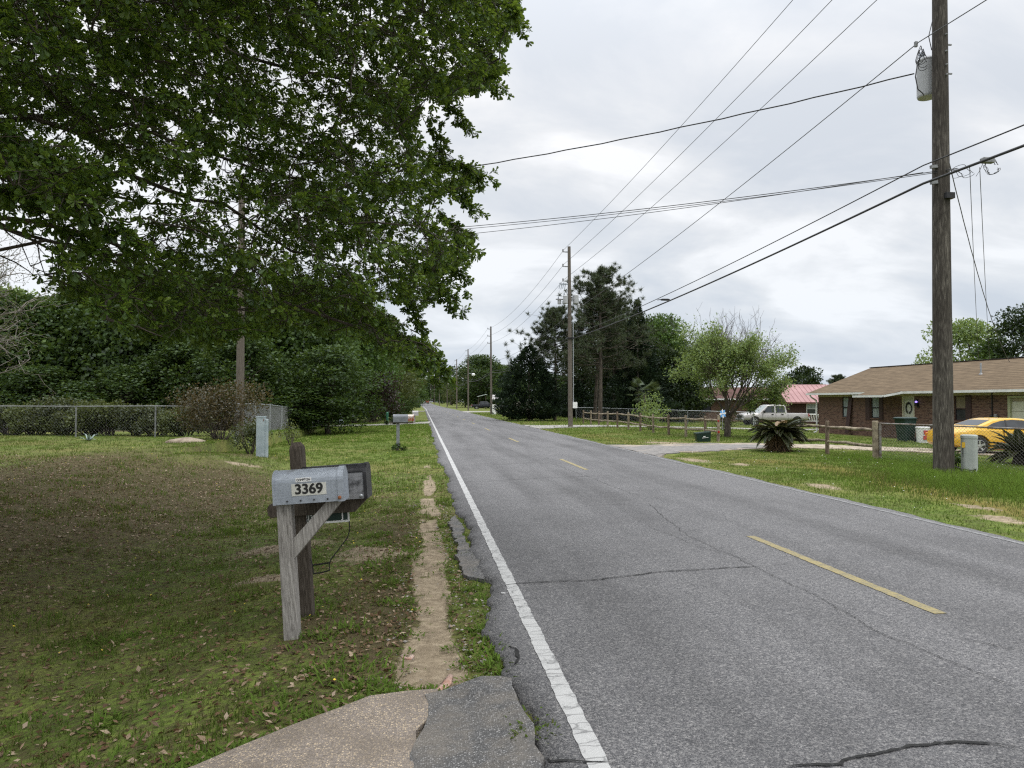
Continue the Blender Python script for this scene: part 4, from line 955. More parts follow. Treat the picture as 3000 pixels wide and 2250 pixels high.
lm = MB().box(8.86, 9.02, -.16, -.01, Z(1.40), Z(1.56)).box(8.9, 8.98, -.1, -.004, Z(1.66), Z(1.74)).build('lantern', M['black_metal'], H)
MB().lathe([(.02, 0), (.055, .02), (.06, .06), (.03, .10)], 12, Matrix.Translation((8.93, -.10, Z(1.565)))).build('bulb', ml, lm)
MB().box(8.88, 9.06, -.02, -.003, Z(1.30), Z(1.39)).build('house_plaque', M['ink'], H)
# garage door with frame
MB().box(14.63, 14.76, -.02, .16, -.2, Z(1.89)).box(14.765, 19.6, -.02, .16, Z(1.80), Z(1.89)).build('garage_frame', noisy('pale_green_trim', (.33,.35,.22), (.40,.42,.28), 5, .6, .02), H)
gd = MB()
for k in range(5): gd.box(14.765, 19.59, .08, .12, -.2 + k*.455, -.2 + k*.455 + .44)
gd.build('garage_door', noisy('ivory_garage_door', (.50,.50,.41), (.57,.57,.48), 3, .5, .02), H); MB().box(14.765, 19.59, .125, .14, -.2, Z(1.79)).build('garage_backing', M['fascia'], H)
MB().tube([(13.78, -.03, Z(2.05)), (13.78, -.03, Z(.95))], .028, 8).tube([(13.70, -.05, Z(.93)), (13.86, -.05, Z(.93))], .06, 8).build('conduit', M['black_metal'], H)
MB().lathe([(.09, -.05), (.09, .14), (.05, .18)], 12, Matrix.Translation((14.05, -.1, Z(.86)))).build('meter', M['galv_dull'], H)
# frieze, soffit, roof
MB().box(-.02, 26, -.016, -.003, Z(1.93), Z(2.10)).build('frieze', M['fascia'], H)
MB().box(-.05, 26, -.50, -.018, Z(2.10), Z(2.125)).build('soffit', M['cream'], H)
sl_ = (4.35-2.62)/(4.2+.56); ye, ze = -.58, Z(2.13)
rf = MB(); yr, zr = 4.2, Z(3.92); xl, xr = -.35, 26.4
def roofplane(mb, pts, th=.07):
    top = [Vector(p) for p in pts]; n = len(top); vs = [tuple(p) for p in top] + [(p.x, p.y, p.z-th) for p in top]
    mb.add(vs, [tuple(range(n)), tuple(range(2*n-1, n-1, -1))] + [(i, (i+1) % n, n+(i+1) % n, n+i) for i in range(n)])
roofplane(rf, [(xl, ye, ze+.06), (xr, ye, ze+.06), (xr, yr, zr), (xl, yr, zr)])
roofplane(rf, [(xl, yr+.002, zr), (xr, yr+.002, zr), (xr, 9.0, ze+.06), (xl, 9.0, ze+.06)])
roof = rf.build('roof', M['shingle'], H)
MB().box(xl, xr, yr-.12, yr+.12, zr+.002, zr+.035).build('ridge_cap', noisy('dark_ridge', (.02,.018,.016), (.04,.035,.03), 5, .8, .1), roof)
MB().prism([(0, Z(2.08)), (8.4, Z(2.08)), (4.2, zr-.09)], 0.0, .12, lambda a, b, tt: (tt+.005, a, b)).build('gable', M['brick'], H)
vp = MB().tube([(11.3, 1.75, Z(3.0)), (11.3, 1.75, Z(3.62))], .045, 10).build('vent_pipe', M['galv'], roof)
MB().lathe([(.11, 0), (.10, .05), (.05, .12)], 12, Matrix.Translation((11.3, 1.75, Z(3.0)-.02))).build('flashing', M['galv_dull'], vp)
ms = MB().tube([(15.1, 1.6, Z(2.85)), (15.1, 1.6, Z(3.95))], .05, 10).build('service_mast', M['galv'], roof)
MB().lathe([(.05, 0), (.10, .03), (.09, .12), (.02, .16)], 12, Matrix.Translation((15.1, 1.6, Z(3.95)))).tube([(15.0, 1.55, Z(3.75)), (15.25, 1.5, Z(3.82))], .03, 6).build('weatherhead', M['black_metal'], ms)
pf = MB(); roofplane(pf, [(5.55, ye-.62, ze-.12), (7.75, ye-.62, ze-.12), (8.45, ye+.02, ze+.085), (5.55, ye+.02, ze+.085)], .05); pf.build('porch_roof', M['shingle'], roof)
def gutterpart(pts): 
    mb = MB()
    for a, b in zip(pts[:-1], pts[1:]): mb.beam(a, b, .11, .12)
    return mb.build('gutter', M['gutter'], H)
gutterpart([(xl, ye-.06, ze-.01), (5.5, ye-.06, ze-.01)]); gutterpart([(5.3, ye-.70, ze-.20), (7.85, ye-.70, ze-.20)]); gutterpart([(7.9, ye-.70, ze-.20), (8.55, ye-.08, ze-.02)]); gutterpart([(8.5, ye-.06, ze-.01), (26.4, ye-.06, ze-.01)])
MB().tube([(.02, ye-.05, ze-.07), (.02, ye+.02, ze-.20), (-.06, -.12, ze-.42), (-.06, -.09, ze-.6), (-.06, -.09, .12), (-.10, -.30, .03)], .052, 8).build('downspout', M['gutter'], H, auto=50)
MB().box(10.4, 11.2, -.6, -.2, -.1, .62).build('step_box', noisy('tan_crate', (.25,.17,.10), (.32,.23,.15), 5, .8, .1), H) if False else None
# neighbour houses
def standing_seam(mb, p0, p1, p2, p3, n, th=.05):
    roofplane(mb, [p0, p1, p2, p3], th)
    p0, p1, p2, p3 = map(Vector, (p0, p1, p2, p3))
    for k in range(n+1):
        a = p0.lerp(p1, k/n) + Vector((0, 0, .012)); b = p3.lerp(p2, k/n) + Vector((0, 0, .012)); mb.beam(a, b, .035, .05)
q = dp(2316, 1178, 73.0); zz0 = tz(q[0], q[1])
H2 = thing('wooden_house', 'dark brown sided house with pinkish red metal roof behind silver pickup', 'house', (q[0], q[1], zz0), R(-14))
M['siding'] = noisy('dark_brown_siding', (.048,.023,.018), (.075,.038,.03), 2.2, .8, .15, (8, 8, .5))
M['metal_red'] = noisy('faded_red_metal_roof', (.27,.135,.13), (.34,.185,.18), .8, .45, .03, metal=.1)
ev = 1.72-zz0
wl = MB().box(0, 11, 0, 9, -.3, ev).prism([(0, ev), (9, ev), (4.5, ev+1.6)], 0, 11, lambda a, b, tt: (tt, a, b)).build('wall', M['siding'], H2)
rm = MB(); standing_seam(rm, (-.5, -.6, ev-.12), (11.5, -.6, ev-.12), (11.5, 4.5, ev+1.72), (-.5, 4.5, ev+1.72), 26); standing_seam(rm, (-.5, 9.6, ev-.12), (11.5, 9.6, ev-.12), (11.5, 4.51, ev+1.72), (-.5, 4.51, ev+1.72), 26); rm.build('roof', M['metal_red'], H2)
MB().beam((-.53, -.62, ev-.2), (-.53, 4.5, ev+1.63), .05, .17).beam((-.53, 9.62, ev-.2), (-.53, 4.5, ev+1.63), .05, .17).beam((-.5, -.63, ev-.2), (11.5, -.63, ev-.2), .05, .14).build('fascia', noisy('brown_fascia', (.10,.045,.035), (.14,.065,.05), 4, .7, .05), H2)
wn = MB().box(1.5, 1.56, -.05, -.002, .95, 2.0).box(2.35, 2.41, -.05, -.002, .95, 2.0).box(1.562, 2.348, -.05, -.002, 1.94, 2.0).box(1.562, 2.348, -.05, -.002, .95, 1.01).box(1.562, 2.348, -.055, -.002, 1.44, 1.5).build('window', M['white'], H2)
MB().box(1.562, 2.348, -.02, -.004, 1.502, 1.938).build('pane', M['glass_curtain'], wn); MB().box(1.562, 2.348, -.02, -.004, 1.012, 1.438).build('pane', M['glass_dark'], wn)
MB().box(2.9, 5.2, -1.3, -.1, 1.95, 2.0).box(2.9, 5.2, -1.36, -1.30, 1.9, 2.03).box(2.95, 3.05, -1.3, -1.2, -.2, 1.95).build('awning', M['white'], H2)
q = dp(1915, 1178, 80.0); zz0 = tz(q[0], q[1])
H3 = thing('brick_house', 'low tan brick house half hidden behind the pale green tree', 'house', (q[0], q[1], zz0), R(-8))
ev = 2.05-zz0
wl = MB().box(0, 13.5, 0, 8, -.3, ev).prism([(0, ev), (8, ev), (4, ev+1.1)], 0, 13.5, lambda a, b, tt: (tt, a, b)).build('wall', M['brick2'], None)
cm = MB()
for a in (2.0, 5.2, 10.2): cm.box(a, a+1.0, -.3, .15, .9, 2.1)
cut(wl, cm); wl.parent = H3
for a in (2.0, 5.2, 10.2):
    wn = MB().box(a, a+1.0, .11, .13, .9, 2.1).build('window', M['glass_dark'], H3); MB().box(a-.03, a+1.03, -.04, .1, .84, .9).build('sill', M['brick2'], wn)
rm = MB(); roofplane(rm, [(-.5, -.7, ev-.1), (14, -.7, ev-.1), (14, 4, ev+1.25), (-.5, 4, ev+1.25)]); roofplane(rm, [(-.5, 8.7, ev-.1), (14, 8.7, ev-.1), (14, 4.01, ev+1.25), (-.5, 4.01, ev+1.25)]); rm.build('roof', shingle('dark_red_shingles', (.09,.05,.045), (.15,.085,.075)), H3)
MB().box(-.5, 14, -.76, -.71, ev-.22, ev-.06).build('fascia', M['gutter'], H3)
# open shelter far right of road
x, y, z = at(1455, 176)
t = thing('carport', 'open sided shelter with pale metal roof behind the black pickup', 'carport', (x, y, z), R(-5))
for a in (-.2, 1.6):
    for b in (0, 5): MB().box(a-.08, a+.08, b-.08, b+.08, 0, 2.5).build('post', M['wood_dark'], t)
rm = MB(); roofplane(rm, [(-1.2, -1, 2.5), (2.2, -1, 2.5), (2.0, 3.2, 3.6), (-1.0, 3.2, 3.6)], .12); rm.build('roof', noisy('pale_metal_roof', (.30,.28,.27), (.36,.345,.33), 2, .5, .02), t)
rm = MB(); roofplane(rm, [(-4.2, -1, 3.2), (-2.0, -1, 3.75), (-2.0, 3, 3.75), (-4.2, 3, 3.2)], .1)
t2_ = thing('carport', 'slanted green metal roof on posts just left of dark pole', 'carport', (x, y+4, z), 0)
rm.build('roof', noisy('pale_green_metal', (.24,.29,.25), (.32,.37,.33), 2, .5, .02), t2_)
for a, hh in ((-4.0, 3.2), (-2.2, 3.65)): MB().box(a-.1, a+.1, .8, 1.0, 0, hh).build('post', M['wood_dark'], t2_)

# ---------------------------------------------------------------- vehicles
def carpaint(name, c, metal=.0, rough=.28):
    return noisy(name, tuple(k*.93 for k in c), c, 3, rough, 0, metal=metal, spec=.5, coat=.5)
def ring_body(hw, zl, zs, zc, flare=1.0):
    half = [(0, zl), (.78*hw, zl), (.95*hw, zl+.05), (hw*flare, zl+.30*(zs-zl)), (hw*flare, zl+.55*(zs-zl)), (.975*hw, zl+.80*(zs-zl)), (.94*hw, zs-.015), (.86*hw, zs+.45*(zc-zs)), (.5*hw, zs+.9*(zc-zs)), (0, zc)]
    return half + [(-a, b) for a, b in half[-2:0:-1]]
def wheel(parent, x, y, r, wdt, side, spokes=5, rimmat=None):
    Mx = Matrix.Translation((x, y, r)) @ Matrix.Rotation(R(-90*side), 4, 'X')
    w_ = MB().lathe([(r*.62, -wdt/2), (r*.93, -wdt/2), (r, -wdt*.32), (r, wdt*.32), (r*.93, wdt/2), (r*.68, wdt/2), (r*.62, wdt*.42)], 28, Mx).build('wheel', M['rubber'], parent, auto=40)
    MB().lathe([(r*.66, wdt*.30), (r*.66, wdt*.44), (r*.60, wdt*.45), (r*.57, wdt*.32)], 28, Mx).build('rim', rimmat or M['chrome'], w_, auto=40)
    MB().lathe([(r*.58, wdt*.20), (r*.58, wdt*.22)], 24, Mx).build('brake_disc', M['dark_gap'], w_)
    sp_ = MB()
    for k in range(spokes):
        a = 2*math.pi*k/spokes + .3
        A = Mx @ Vector((0, 0, wdt*.36)); B = Mx @ Vector((r*.6*math.cos(a), r*.6*math.sin(a), wdt*.38)); nrm = (Mx.to_3x3() @ Vector((0, 0, 1)))
        sp_.beam(A, B, r*.20, r*.10, nrm)
    sp_.lathe([(r*.16, wdt*.3), (r*.15, wdt*.46), (.01, wdt*.47)], 14, Mx); sp_.build('spokes', rimmat or M['chrome'], w_)
def vehicle(name, label, cat, loc, rz, paint, stations, prof, hw_belt, hw_roof, zbelt, zroof, sidewins, wheels, shields, wr=.33, extra=None, rimmat=None, group=None):
    """x runs from tail (-) to nose (+); stations loft the lower body, prof is the cabin outline in x-z"""
    t = thing(name, label, cat, loc, rz, group)
    body = MB().loft([[(x, a, b) for a, b in ring_body(*st)] for x, *st in stations]).build('body', paint, None, smooth=True)
    cm = MB()
    for wx in wheels:
        for s in (1, -1):
            Mx = Matrix.Translation((wx, s*1.0, wr+.01)) @ Matrix.Rotation(R(90), 4, 'X'); cm.lathe([(wr*1.17, -.36), (wr*1.17, .36)], 28, Mx)
    if extra and 'bed' in extra: x0_, x1_, y_, zf, zt_ = extra['bed']; cm.box(x0_, x1_, -y_, y_, zf, zt_)
    cut(body, cm); body.parent = t
    bm = bmesh.new(); bm.from_mesh(body.data)
    for e in bm.edges:
        if len(e.link_faces) == 2: e.smooth = e.calc_face_angle(0) < R(38)
    for f in bm.faces: f.smooth = True
    bm.to_mesh(body.data); bm.free()
    yw = lambda z: hw_belt + (hw_roof-hw_belt)*max(0, (z-zbelt))/(zroof-zbelt)
    n = len(prof); cab = MB()
    ins = .05
    L = [(x, yw(z), z) for x, z in prof]; Rr = [(x, -yw(z), z) for x, z in prof]
    cab.add(L + Rr, [tuple(range(n)), tuple(range(2*n-1, n-1, -1))] + [(i, n+i, n+(i+1) % n, (i+1) % n) for i in range(n)])
    cb = cab.build('cabin', paint, t, bevel=.05)
    for poly in sidewins:
        for s in (1, -1):
            MB().prism(poly, 0, 1, lambda a, b, tt, s=s: (a, s*(yw(b) + .004 - .03*(1-tt)), b)).build('side_window', M['glass_dark'], t)
    for (i, gm) in shields:
        (xa, za), (xb, zb_) = prof[i], prof[i+1]
        d = Vector((xb-xa, 0, zb_-za)); nrm = Vector((d.z, 0, -d.x)).normalized()
        cxm = sum(p[0] for p in prof)/n; czm = sum(p[1] for p in prof)/n
        if nrm.dot(Vector(((xa+xb)/2-cxm, 0, (za+zb_)/2-czm))) < 0: nrm = -nrm
        A = Vector((xa, 0, za)) + d*.06; B = Vector((xa, 0, za)) + d*.94
        ya, yb = yw(A.z)-.09, yw(B.z)-.09
        vs = [A+nrm*.006+Vector((0, ya, 0)), A+nrm*.006+Vector((0, -ya, 0)), B+nrm*.006+Vector((0, -yb, 0)), B+nrm*.006+Vector((0, yb, 0))]
        vs += [p - nrm*.03 for p in vs]
        MB().add(vs, [(0,1,2,3),(7,6,5,4),(0,4,5,1),(1,5,6,2),(2,6,7,3),(3,7,4,0)]).build('windscreen' if (xa+xb)/2 > cxm else 'rear_window', gm, t)
    for wx in wheels:
        for s in (1, -1): wheel(t, wx, s*(stations[len(stations)//2][1]-.12), wr, .22, s, rimmat=rimmat)
    return t, yw
# yellow coupe: tail towards the road
yel = carpaint('yellow_car_paint', (.64,.375,.022))
st = [(-2.33,.62,.40,.62,.70),(-2.25,.76,.32,.76,.86),(-2.0,.85,.26,.86,.93),(-1.4,.90,.22,.89,.94),(-.6,.91,.19,.87,.91),(.4,.91,.19,.84,.88),(1.2,.90,.20,.82,.88),(1.8,.86,.22,.76,.83),(2.2,.76,.26,.68,.74),(2.36,.58,.34,.60,.64)]
prof = [(-1.62,.88),(-1.30,1.02),(-.72,1.23),(-.35,1.285),(.05,1.30),(.45,1.27),(.72,1.20),(1.42,.87)]
sw = [(-1.02,.93),(-.98,1.00),(-.72,1.12),(-.40,1.20),(.0,1.235),(.40,1.215),(.62,1.16),(1.12,.925),(.95,.905),(-.6,.915)]
cx_, cy_ = 20.95, 24.55; cz_ = tz(20.2, 24.0)
car, yw = vehicle('yellow_car', 'bright yellow two door coupe parked behind chain link fence by garage', 'car', (cx_, cy_, cz_), R(-4), yel, st, prof, .80, .60, .86, 1.30, [sw], (-1.36, 1.40), [(1, M['glass_dark']), (6, M['glass_dark'])], wr=.325)
MB().prism([(-.30,.90),(-.25,.90),(-.22,1.23),(-.27,1.23)], 0, 1, lambda a, b, tt: (a, -(yw(b)+.004+.006*tt), b)).build('window_pillar', M['black_metal'], car)
MB().box(-.34, -.12, -.925, -.895, .70, .745).build('door_handle', M['black_metal'], car)
MB().box(-.475, -.465, -.918, -.86, .26, .88).box(.92, .93, -.918, -.86, .26, .84).build('door_seam', noisy('dark_yellow_seam', (.12,.05,.005), (.14,.06,.006), 5, .6, 0), car)
MB().box(-1.0, 1.0, -.925, -.905, .44, .462).build('side_moulding', noisy('orange_brown_strip', (.30,.11,.01), (.36,.14,.015), 5, .5, 0), car)
MB().box(-.95, 1.0, -.915, -.86, .175, .215).build('sill_skirt', noisy('dark_skirt', (.12,.05,.01), (.16,.07,.012), 5, .5, 0), car)
for s in (1, -1): MB().box(-2.31, -2.16, s*.68-.10, s*.68+.10, .60, .74).build('tail_light', M['amber'] , car, bevel=.03)
for s in (1, -1): MB().box(2.1, 2.28, s*.6-.14, s*.6+.14, .58, .68).build('headlight', M['glass_curtain'], car, bevel=.03)
for s in (1, -1): MB().box(.92, 1.05, s*.93-.08, s*.93+.08, .90, 1.03).build('mirror', yel, car, bevel=.03)
# silver crew cab pickup facing the road
sil = noisy('silver_truck_paint', (.34,.325,.315), (.40,.385,.37), 2, .3, 0, metal=.25, spec=.5, coat=.4)
st = [(-2.95,.90,.62,1.06,1.10),(-2.85,.98,.52,1.10,1.12),(-1.5,.99,.48,1.10,1.12),(0,.99,.46,1.10,1.12),(1.2,.99,.46,1.10,1.14),(2.0,.98,.48,1.08,1.18),(2.6,.96,.50,1.02,1.14),(2.92,.86,.52,.94,1.06),(3.0,.74,.58,.86,.96)]
prof = [(-1.02,1.08),(-.92,1.70),(-.78,1.82),(-.3,1.875),(.5,1.86),(.78,1.80),(1.55,1.10)]
sw1 = [(-.80,1.16),(-.80,1.66),(-.68,1.75),(-.02,1.77),(.02,1.16)]; sw2 = [(.16,1.16),(.14,1.76),(.62,1.74),(.80,1.64),(1.22,1.17)]
def pickup(label, u, D, rz, paint, st=st, prof=prof):
    x, y, z = at(u, D)
    t, yw_ = vehicle('pickup_truck', label, 'pickup truck', (x, y, z), rz, paint, st, prof, .90, .72, 1.08, 1.875, [sw1, sw2], (-1.85, 1.95), [(0, M['glass_dark']), (5, M['glass_curtain'])], wr=.39, extra={'bed': (-2.78, -1.12, .80, .72, 1.4)})
    for s in (1, -1):
        MB().box(-2.99, -2.90, s*.86-.09, s*.86+.09, .80, 1.08).build('tail_light', M['red_lens'], t, bevel=.02)
        MB().box(2.86, 3.0, s*.68-.15, s*.68+.13, .80, .94).build('headlight', M['glass_curtain'], t, bevel=.02)
        MB().box(1.10, 1.22, s*1.08-.11, s*1.08+.11, 1.14, 1.36).build('mirror', M['black_metal'], t, bevel=.02)
        for xx in (-.62, .28): MB().box(xx, xx+.2, s*.995-.02, s*.995+.02, .98, 1.05).build('door_handle', M['black_metal'], t)
        for xx in (-1.03, .07, 1.30): MB().box(xx, xx+.012, s*.985-.01, s*.985+.01, .55, 1.08).build('door_seam', M['dark_gap'], t)
    MB().box(-3.08, -2.97, -.9, .9, .50, .66).build('bumper', M['chrome'], t, bevel=.03); MB().box(2.96, 3.10, -.92, .92, .46, .64).build('bumper', M['chrome'], t, bevel=.03)
    MB().box(2.94, 3.02, -.52, .52, .68, .92).build('grille', M['black_metal'], t)
    return t
tp = pickup('silver four door pickup truck parked nose left behind pale green tree', 2262, 66, R(176.5), sil)
# trucks and cars further off
blk = noisy('black_truck_paint', (.006,.007,.012), (.011,.012,.018), 2, .4, 0, spec=.3, coat=.1)
pickup('black pickup truck parked on the grass beyond the side street', 1418, 173, R(2), blk)
st = [(-2.3,.7,.4,.75,.80),(-2.2,.82,.3,.92,.97),(-1.5,.88,.24,.95,.99),(0,.9,.22,.92,.95),(1.2,.89,.22,.88,.94),(2.0,.82,.26,.78,.86),(2.3,.66,.34,.62,.70)]
prof = [(-1.75,.94),(-1.15,1.36),(-.5,1.44),(.2,1.43),(.62,1.34),(1.35,.92)]
sws = [[(-1.2,1.0),(-.9,1.28),(-.3,1.35),(-.25,1.0)],[(-.18,1.0),(-.22,1.35),(.35,1.33),(.98,.99)]]
def sedan(label, u, D, rz, paint, st=st, prof=prof):
    x, y, z = at(u, D)
    t, _ = vehicle('parked_car', label, 'car', (x, y, z), rz, paint, st, prof, .80, .62, .92, 1.44, sws, (-1.4, 1.4), [(0, M['glass_dark']), (4, M['glass_dark'])], wr=.32)
    for s in (1, -1): MB().box(-2.3, -2.15, s*.62-.12, s*.62+.12, .66, .80).build('tail_light', M['red_lens'], t); MB().box(2.08, 2.26, s*.58-.12, s*.58+.12, .58, .68).build('headlight', M['white'], t)
    return t
sedan('dark car partly hidden by the cedar bush beside the black pickup', 1490, 175, R(182), carpaint('tan_grey_paint', (.12,.11,.10), .3))
sedan('white car parked on the left at the far end of road', 1229, 390, R(8), carpaint('white_car_paint', (.7,.71,.72)))
red = pickup('red pickup truck driving away far down the road', 1252, 400, R(89), carpaint('red_truck_paint', (.42,.03,.03)))
# ---------------------------------------------------------------- foliage materials
M['bark'] = noisy('grey_brown_bark', (.035,.028,.022), (.11,.092,.075), 9, .95, .6, (1,1,.25), bdist=.02)
M['bark_pale'] = noisy('pale_grey_bark', (.12,.105,.09), (.25,.225,.20), 9, .9, .4, (1,1,.3), bdist=.01)
M['oakleaf'] = leafmat('oak_leaves', (.034,.072,.013), (.082,.150,.022), (.175,.250,.040), .42, .03)
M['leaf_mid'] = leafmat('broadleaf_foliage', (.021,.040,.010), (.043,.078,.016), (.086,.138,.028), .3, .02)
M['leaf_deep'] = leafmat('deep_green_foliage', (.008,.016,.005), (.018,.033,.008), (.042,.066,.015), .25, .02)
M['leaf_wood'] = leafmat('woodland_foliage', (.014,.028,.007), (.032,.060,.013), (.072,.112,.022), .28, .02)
M['leaf_bright'] = leafmat('spring_green_foliage', (.075,.120,.035), (.145,.210,.064), (.235,.305,.115), .4, .02)
M['leaf_spring'] = leafmat('fresh_green_foliage', (.030,.060,.014), (.060,.112,.022), (.105,.175,.036), .35, .02)
M['leaf_olive'] = leafmat('olive_green_foliage', (.040,.055,.018), (.075,.095,.028), (.120,.140,.045), .3, .02)
M['leaf_pine'] = leafmat('pine_needles', (.022,.034,.015), (.045,.062,.025), (.078,.098,.040), .2, .03)
M['leaf_cedar'] = leafmat('cedar_foliage', (.008,.016,.009), (.017,.031,.015), (.036,.056,.024), .12, .02)
M['leaf_red'] = leafmat('reddish_leaves', (.032,.036,.014), (.066,.056,.024), (.120,.085,.040), .3, .03)
M['leaf_plum'] = leafmat('plum_dark_leaves', (.014,.010,.010), (.035,.022,.020), (.065,.040,.034), .25, .03)
M['leaf_blue'] = leafmat('agave_leaves', (.10,.14,.14), (.17,.22,.21), (.26,.32,.30), .1, .05)
M['leaf_hedge'] = leafmat('hedge_leaves', (.022,.032,.012), (.05,.065,.022), (.095,.105,.035), .3, .03)
M['frond'] = leafmat('sago_fronds', (.016,.024,.011), (.040,.050,.019), (.085,.090,.036), .14, .05)
M['frond_dry'] = leafmat('dry_tan_fronds', (.13,.085,.048), (.23,.16,.10), (.34,.26,.17), .2, .02)
M['fan'] = leafmat('fan_palm_leaves', (.030,.045,.018), (.060,.085,.035), (.105,.135,.06), .2, .05)
M['grass'] = leafmat('grass_blades', (.115,.092,.045), (.070,.112,.024), (.122,.192,.036), .35, .0)
M['litter'] = leafmat('dead_leaves', (.06,.032,.016), (.15,.095,.055), (.36,.28,.20), .1, .02)

def curved(a, b, sag=0.0, bow=0.0, n=6, g=None):
    a = np.array(a, float); b = np.array(b, float); t = np.linspace(0, 1, n)[:, None]
    L = np.linalg.norm(b-a); P = a + (b-a)*t; P[:, 2] += (sag*L*4*t*(1-t))[:, 0]
    if g is not None: P[1:-1] += g.normal(0, bow*L, (n-2, 3))
    return P
def tubes_mesh(name, paths, mat, parent=None, n=5, loc=None):
    mb = MB()
    for P, r0, r1 in paths: mb.tube([tuple(p) for p in P], list(np.linspace(r0, r1, len(P))), n, caps=False)
    return mb.build(name, mat, parent, smooth=True, loc=loc)
def shell_leaves(g, centers, radii, n, size, up=.35, inner=.35, droop=0.0):
    """leaf cards spread through a set of ellipsoidal clumps"""
    centers = np.asarray(centers, float); radii = np.asarray(radii, float)
    w_ = (radii.prod(1))**(.66); w_ = w_/w_.sum()
    k = g.choice(len(centers), n, p=w_)
    d = runit(n, g); rr_ = (inner + (1-inner)*g.random(n)**.55)
    P = centers[k] + d*radii[k]*rr_[:, None]
    D = unit(d*.7 + g.normal(0, .6, (n, 3)) + np.array([0, 0, -droop])); U = unit(d + np.array([0, 0, up]) + g.normal(0, .45, (n, 3)))
    L = size*(.6 + .8*g.random(n)); tint = np.clip(.5 + .22*g.normal(size=n) + .18*((k*7919 % 13)/13-.5), 0, 1)
    return P, D, U, L, L*.62, tint
def broadleaf(name, label, loc, h, w_, mat, seed, nleaf=9000, size=.2, trunk_h=.28, clumps=26, group=None, bark=None, low=.16, cat='tree', crown='crown', rz=0):
    g = np.random.default_rng(seed); t = thing(name, label, cat, loc, rz, group)
    C, Rd = [], []
    for i in range(clumps):
        f = (i+.5)/clumps; zz_ = h*(low + (1-low)*f); prof_ = math.sin(math.pi*min(1, (f*.86+.16)))**.75
        a = i*2.4 + g.normal(0, .4); rad = w_*.5*prof_*(.35+.65*g.random())
        s_ = h*.085*(.8+.7*g.random())+w_*.05
        C.append((rad*math.cos(a), rad*math.sin(a), min(zz_ + g.normal(0, h*.03), h-s_*.8))); Rd.append((s_*1.15, s_*1.15, s_*.85))
    paths = [(curved((0,0,-.3), (g.normal(0,.03*h), g.normal(0,.03*h), h*.62), 0, .012, 7, g), h*.022+.03, h*.006+.01)]
    for c in C[::2]:
        z0 = h*(trunk_h + .3*g.random()); z0 = min(z0, c[2]-.05*h) if c[2] > .2*h else c[2]*.6
        paths.append((curved((0,0,max(z0, .1)), c, .04, .04, 5, g), h*.008+.012, h*.002+.004))
    tubes_mesh('trunk', paths, bark or M['bark'], t, 6)
    leaves(crown, *shell_leaves(g, C, Rd, nleaf, size), mat, 'card', t)
    return t
def pine(name, label, loc, h, seed, group=None, crown_from=.45, spread=.2, top=1.0):
    g = np.random.default_rng(seed); t = thing(name, label, 'tree', loc, 0, group)
    lean = g.normal(0, .02, 2)
    paths = [(np.array([(lean[0]*h*f + .06*math.sin(4*f), lean[1]*h*f, -.3+f*(h+.2)) for f in np.linspace(0, 1, 10)]), h*.016+.02, .03)]
    tips = []
    nb = 56
    for i in range(nb):
        f = crown_from + (1-crown_from)*(i/nb)**.85; z = h*f; a = i*2.4 + g.normal(0, .5)
        L = h*spread*(1.25*(1-f)/(1-crown_from)+.22)*(.6+.6*g.random())
        up_ = .1 + .5*(f-crown_from)/(1-crown_from)
        b0 = np.array([lean[0]*z, lean[1]*z, z]); b1 = b0 + L*np.array([math.cos(a), math.sin(a), up_])
        P = curved(b0, b1, -.05, .03, 6, g); paths.append((P, .022+.0016*h, .010))
        for k in range(7):
            q = P[2 + int(g.integers(0, 4))] ; e = q + g.normal(0, 1, 3)*np.array([1, 1, .5])*L*.26 + np.array([0, 0, .12*L]) + (b1-b0)*.12
            paths.append((curved(q, e, 0, .03, 4, g), .011, .006)); tips.append(e)
            if g.random() < .7: tips.append((q+e)/2 + g.normal(0, .05*L, 3))
        tips.append(b1)
    tubes_mesh('trunk', paths, M['bark'], t, 5)
    T = np.array(tips); m_ = 42; n = len(T)*m_
    P = np.repeat(T, m_, 0) + g.normal(0, .05, (n, 3)); D = unit(runit(n, g) + np.array([0, 0, .35])); Lg = .26 + .16*g.random(n)
    leaves('needles', P, D, runit(n, g), Lg, np.full(n, .038), np.clip(.45 + .2*g.normal(size=n), 0, 1), M['leaf_pine'], 'needle', t)
    return t
def cedar(name, label, loc, h, w_, seed, n=15000, group=None, pointy=1.0, mat=None, base=.02, size=.24):
    g = np.random.default_rng(seed); t = thing(name, label, 'tree', loc, 0, group)
    f = 1 - (1-g.random(n))**.62 * 1.0; f = np.clip(f, 0, 1)
    a = g.random(n)*2*math.pi
    lump = 1 + .20*np.sin(5*a + 9*f) + .16*np.sin(11*a - 17*f) + .16*np.sin(27*f + 2*a) + .12*np.sin(53*f - 3*a)
    prof_ = np.where(f < .12, .55 + f/.12*.45, (1 - ((f-.12)/.88)**(1.2*pointy))) * lump
    rr_ = w_*.5*prof_*(.55 + .45*g.random(n)**.4 + .22*(g.random(n) < .08)*g.random(n)) + .08*g.random(n)
    P = np.stack([rr_*np.cos(a), rr_*np.sin(a), h*(base + (1-base)*f)], 1)
    D = unit(np.stack([np.cos(a), np.sin(a), .65 + .5*g.normal(size=n)], 1) + g.normal(0, .35, (n, 3)))
    L = size*(.6+.8*g.random(n)); tint = np.clip(.42 + .22*g.normal(size=n) + .2*(lump-1), 0, 1)
    tubes_mesh('trunk', [(np.array([(0,0,-.3), (0,0,h*.5), (.02,0,h*.97)]), h*.014+.05, .02)], M['bark'], t, 6)
    leaves('foliage', P, D, runit(n, g), L, L*.42, tint, mat or M['leaf_cedar'], 'card', t)
    return t
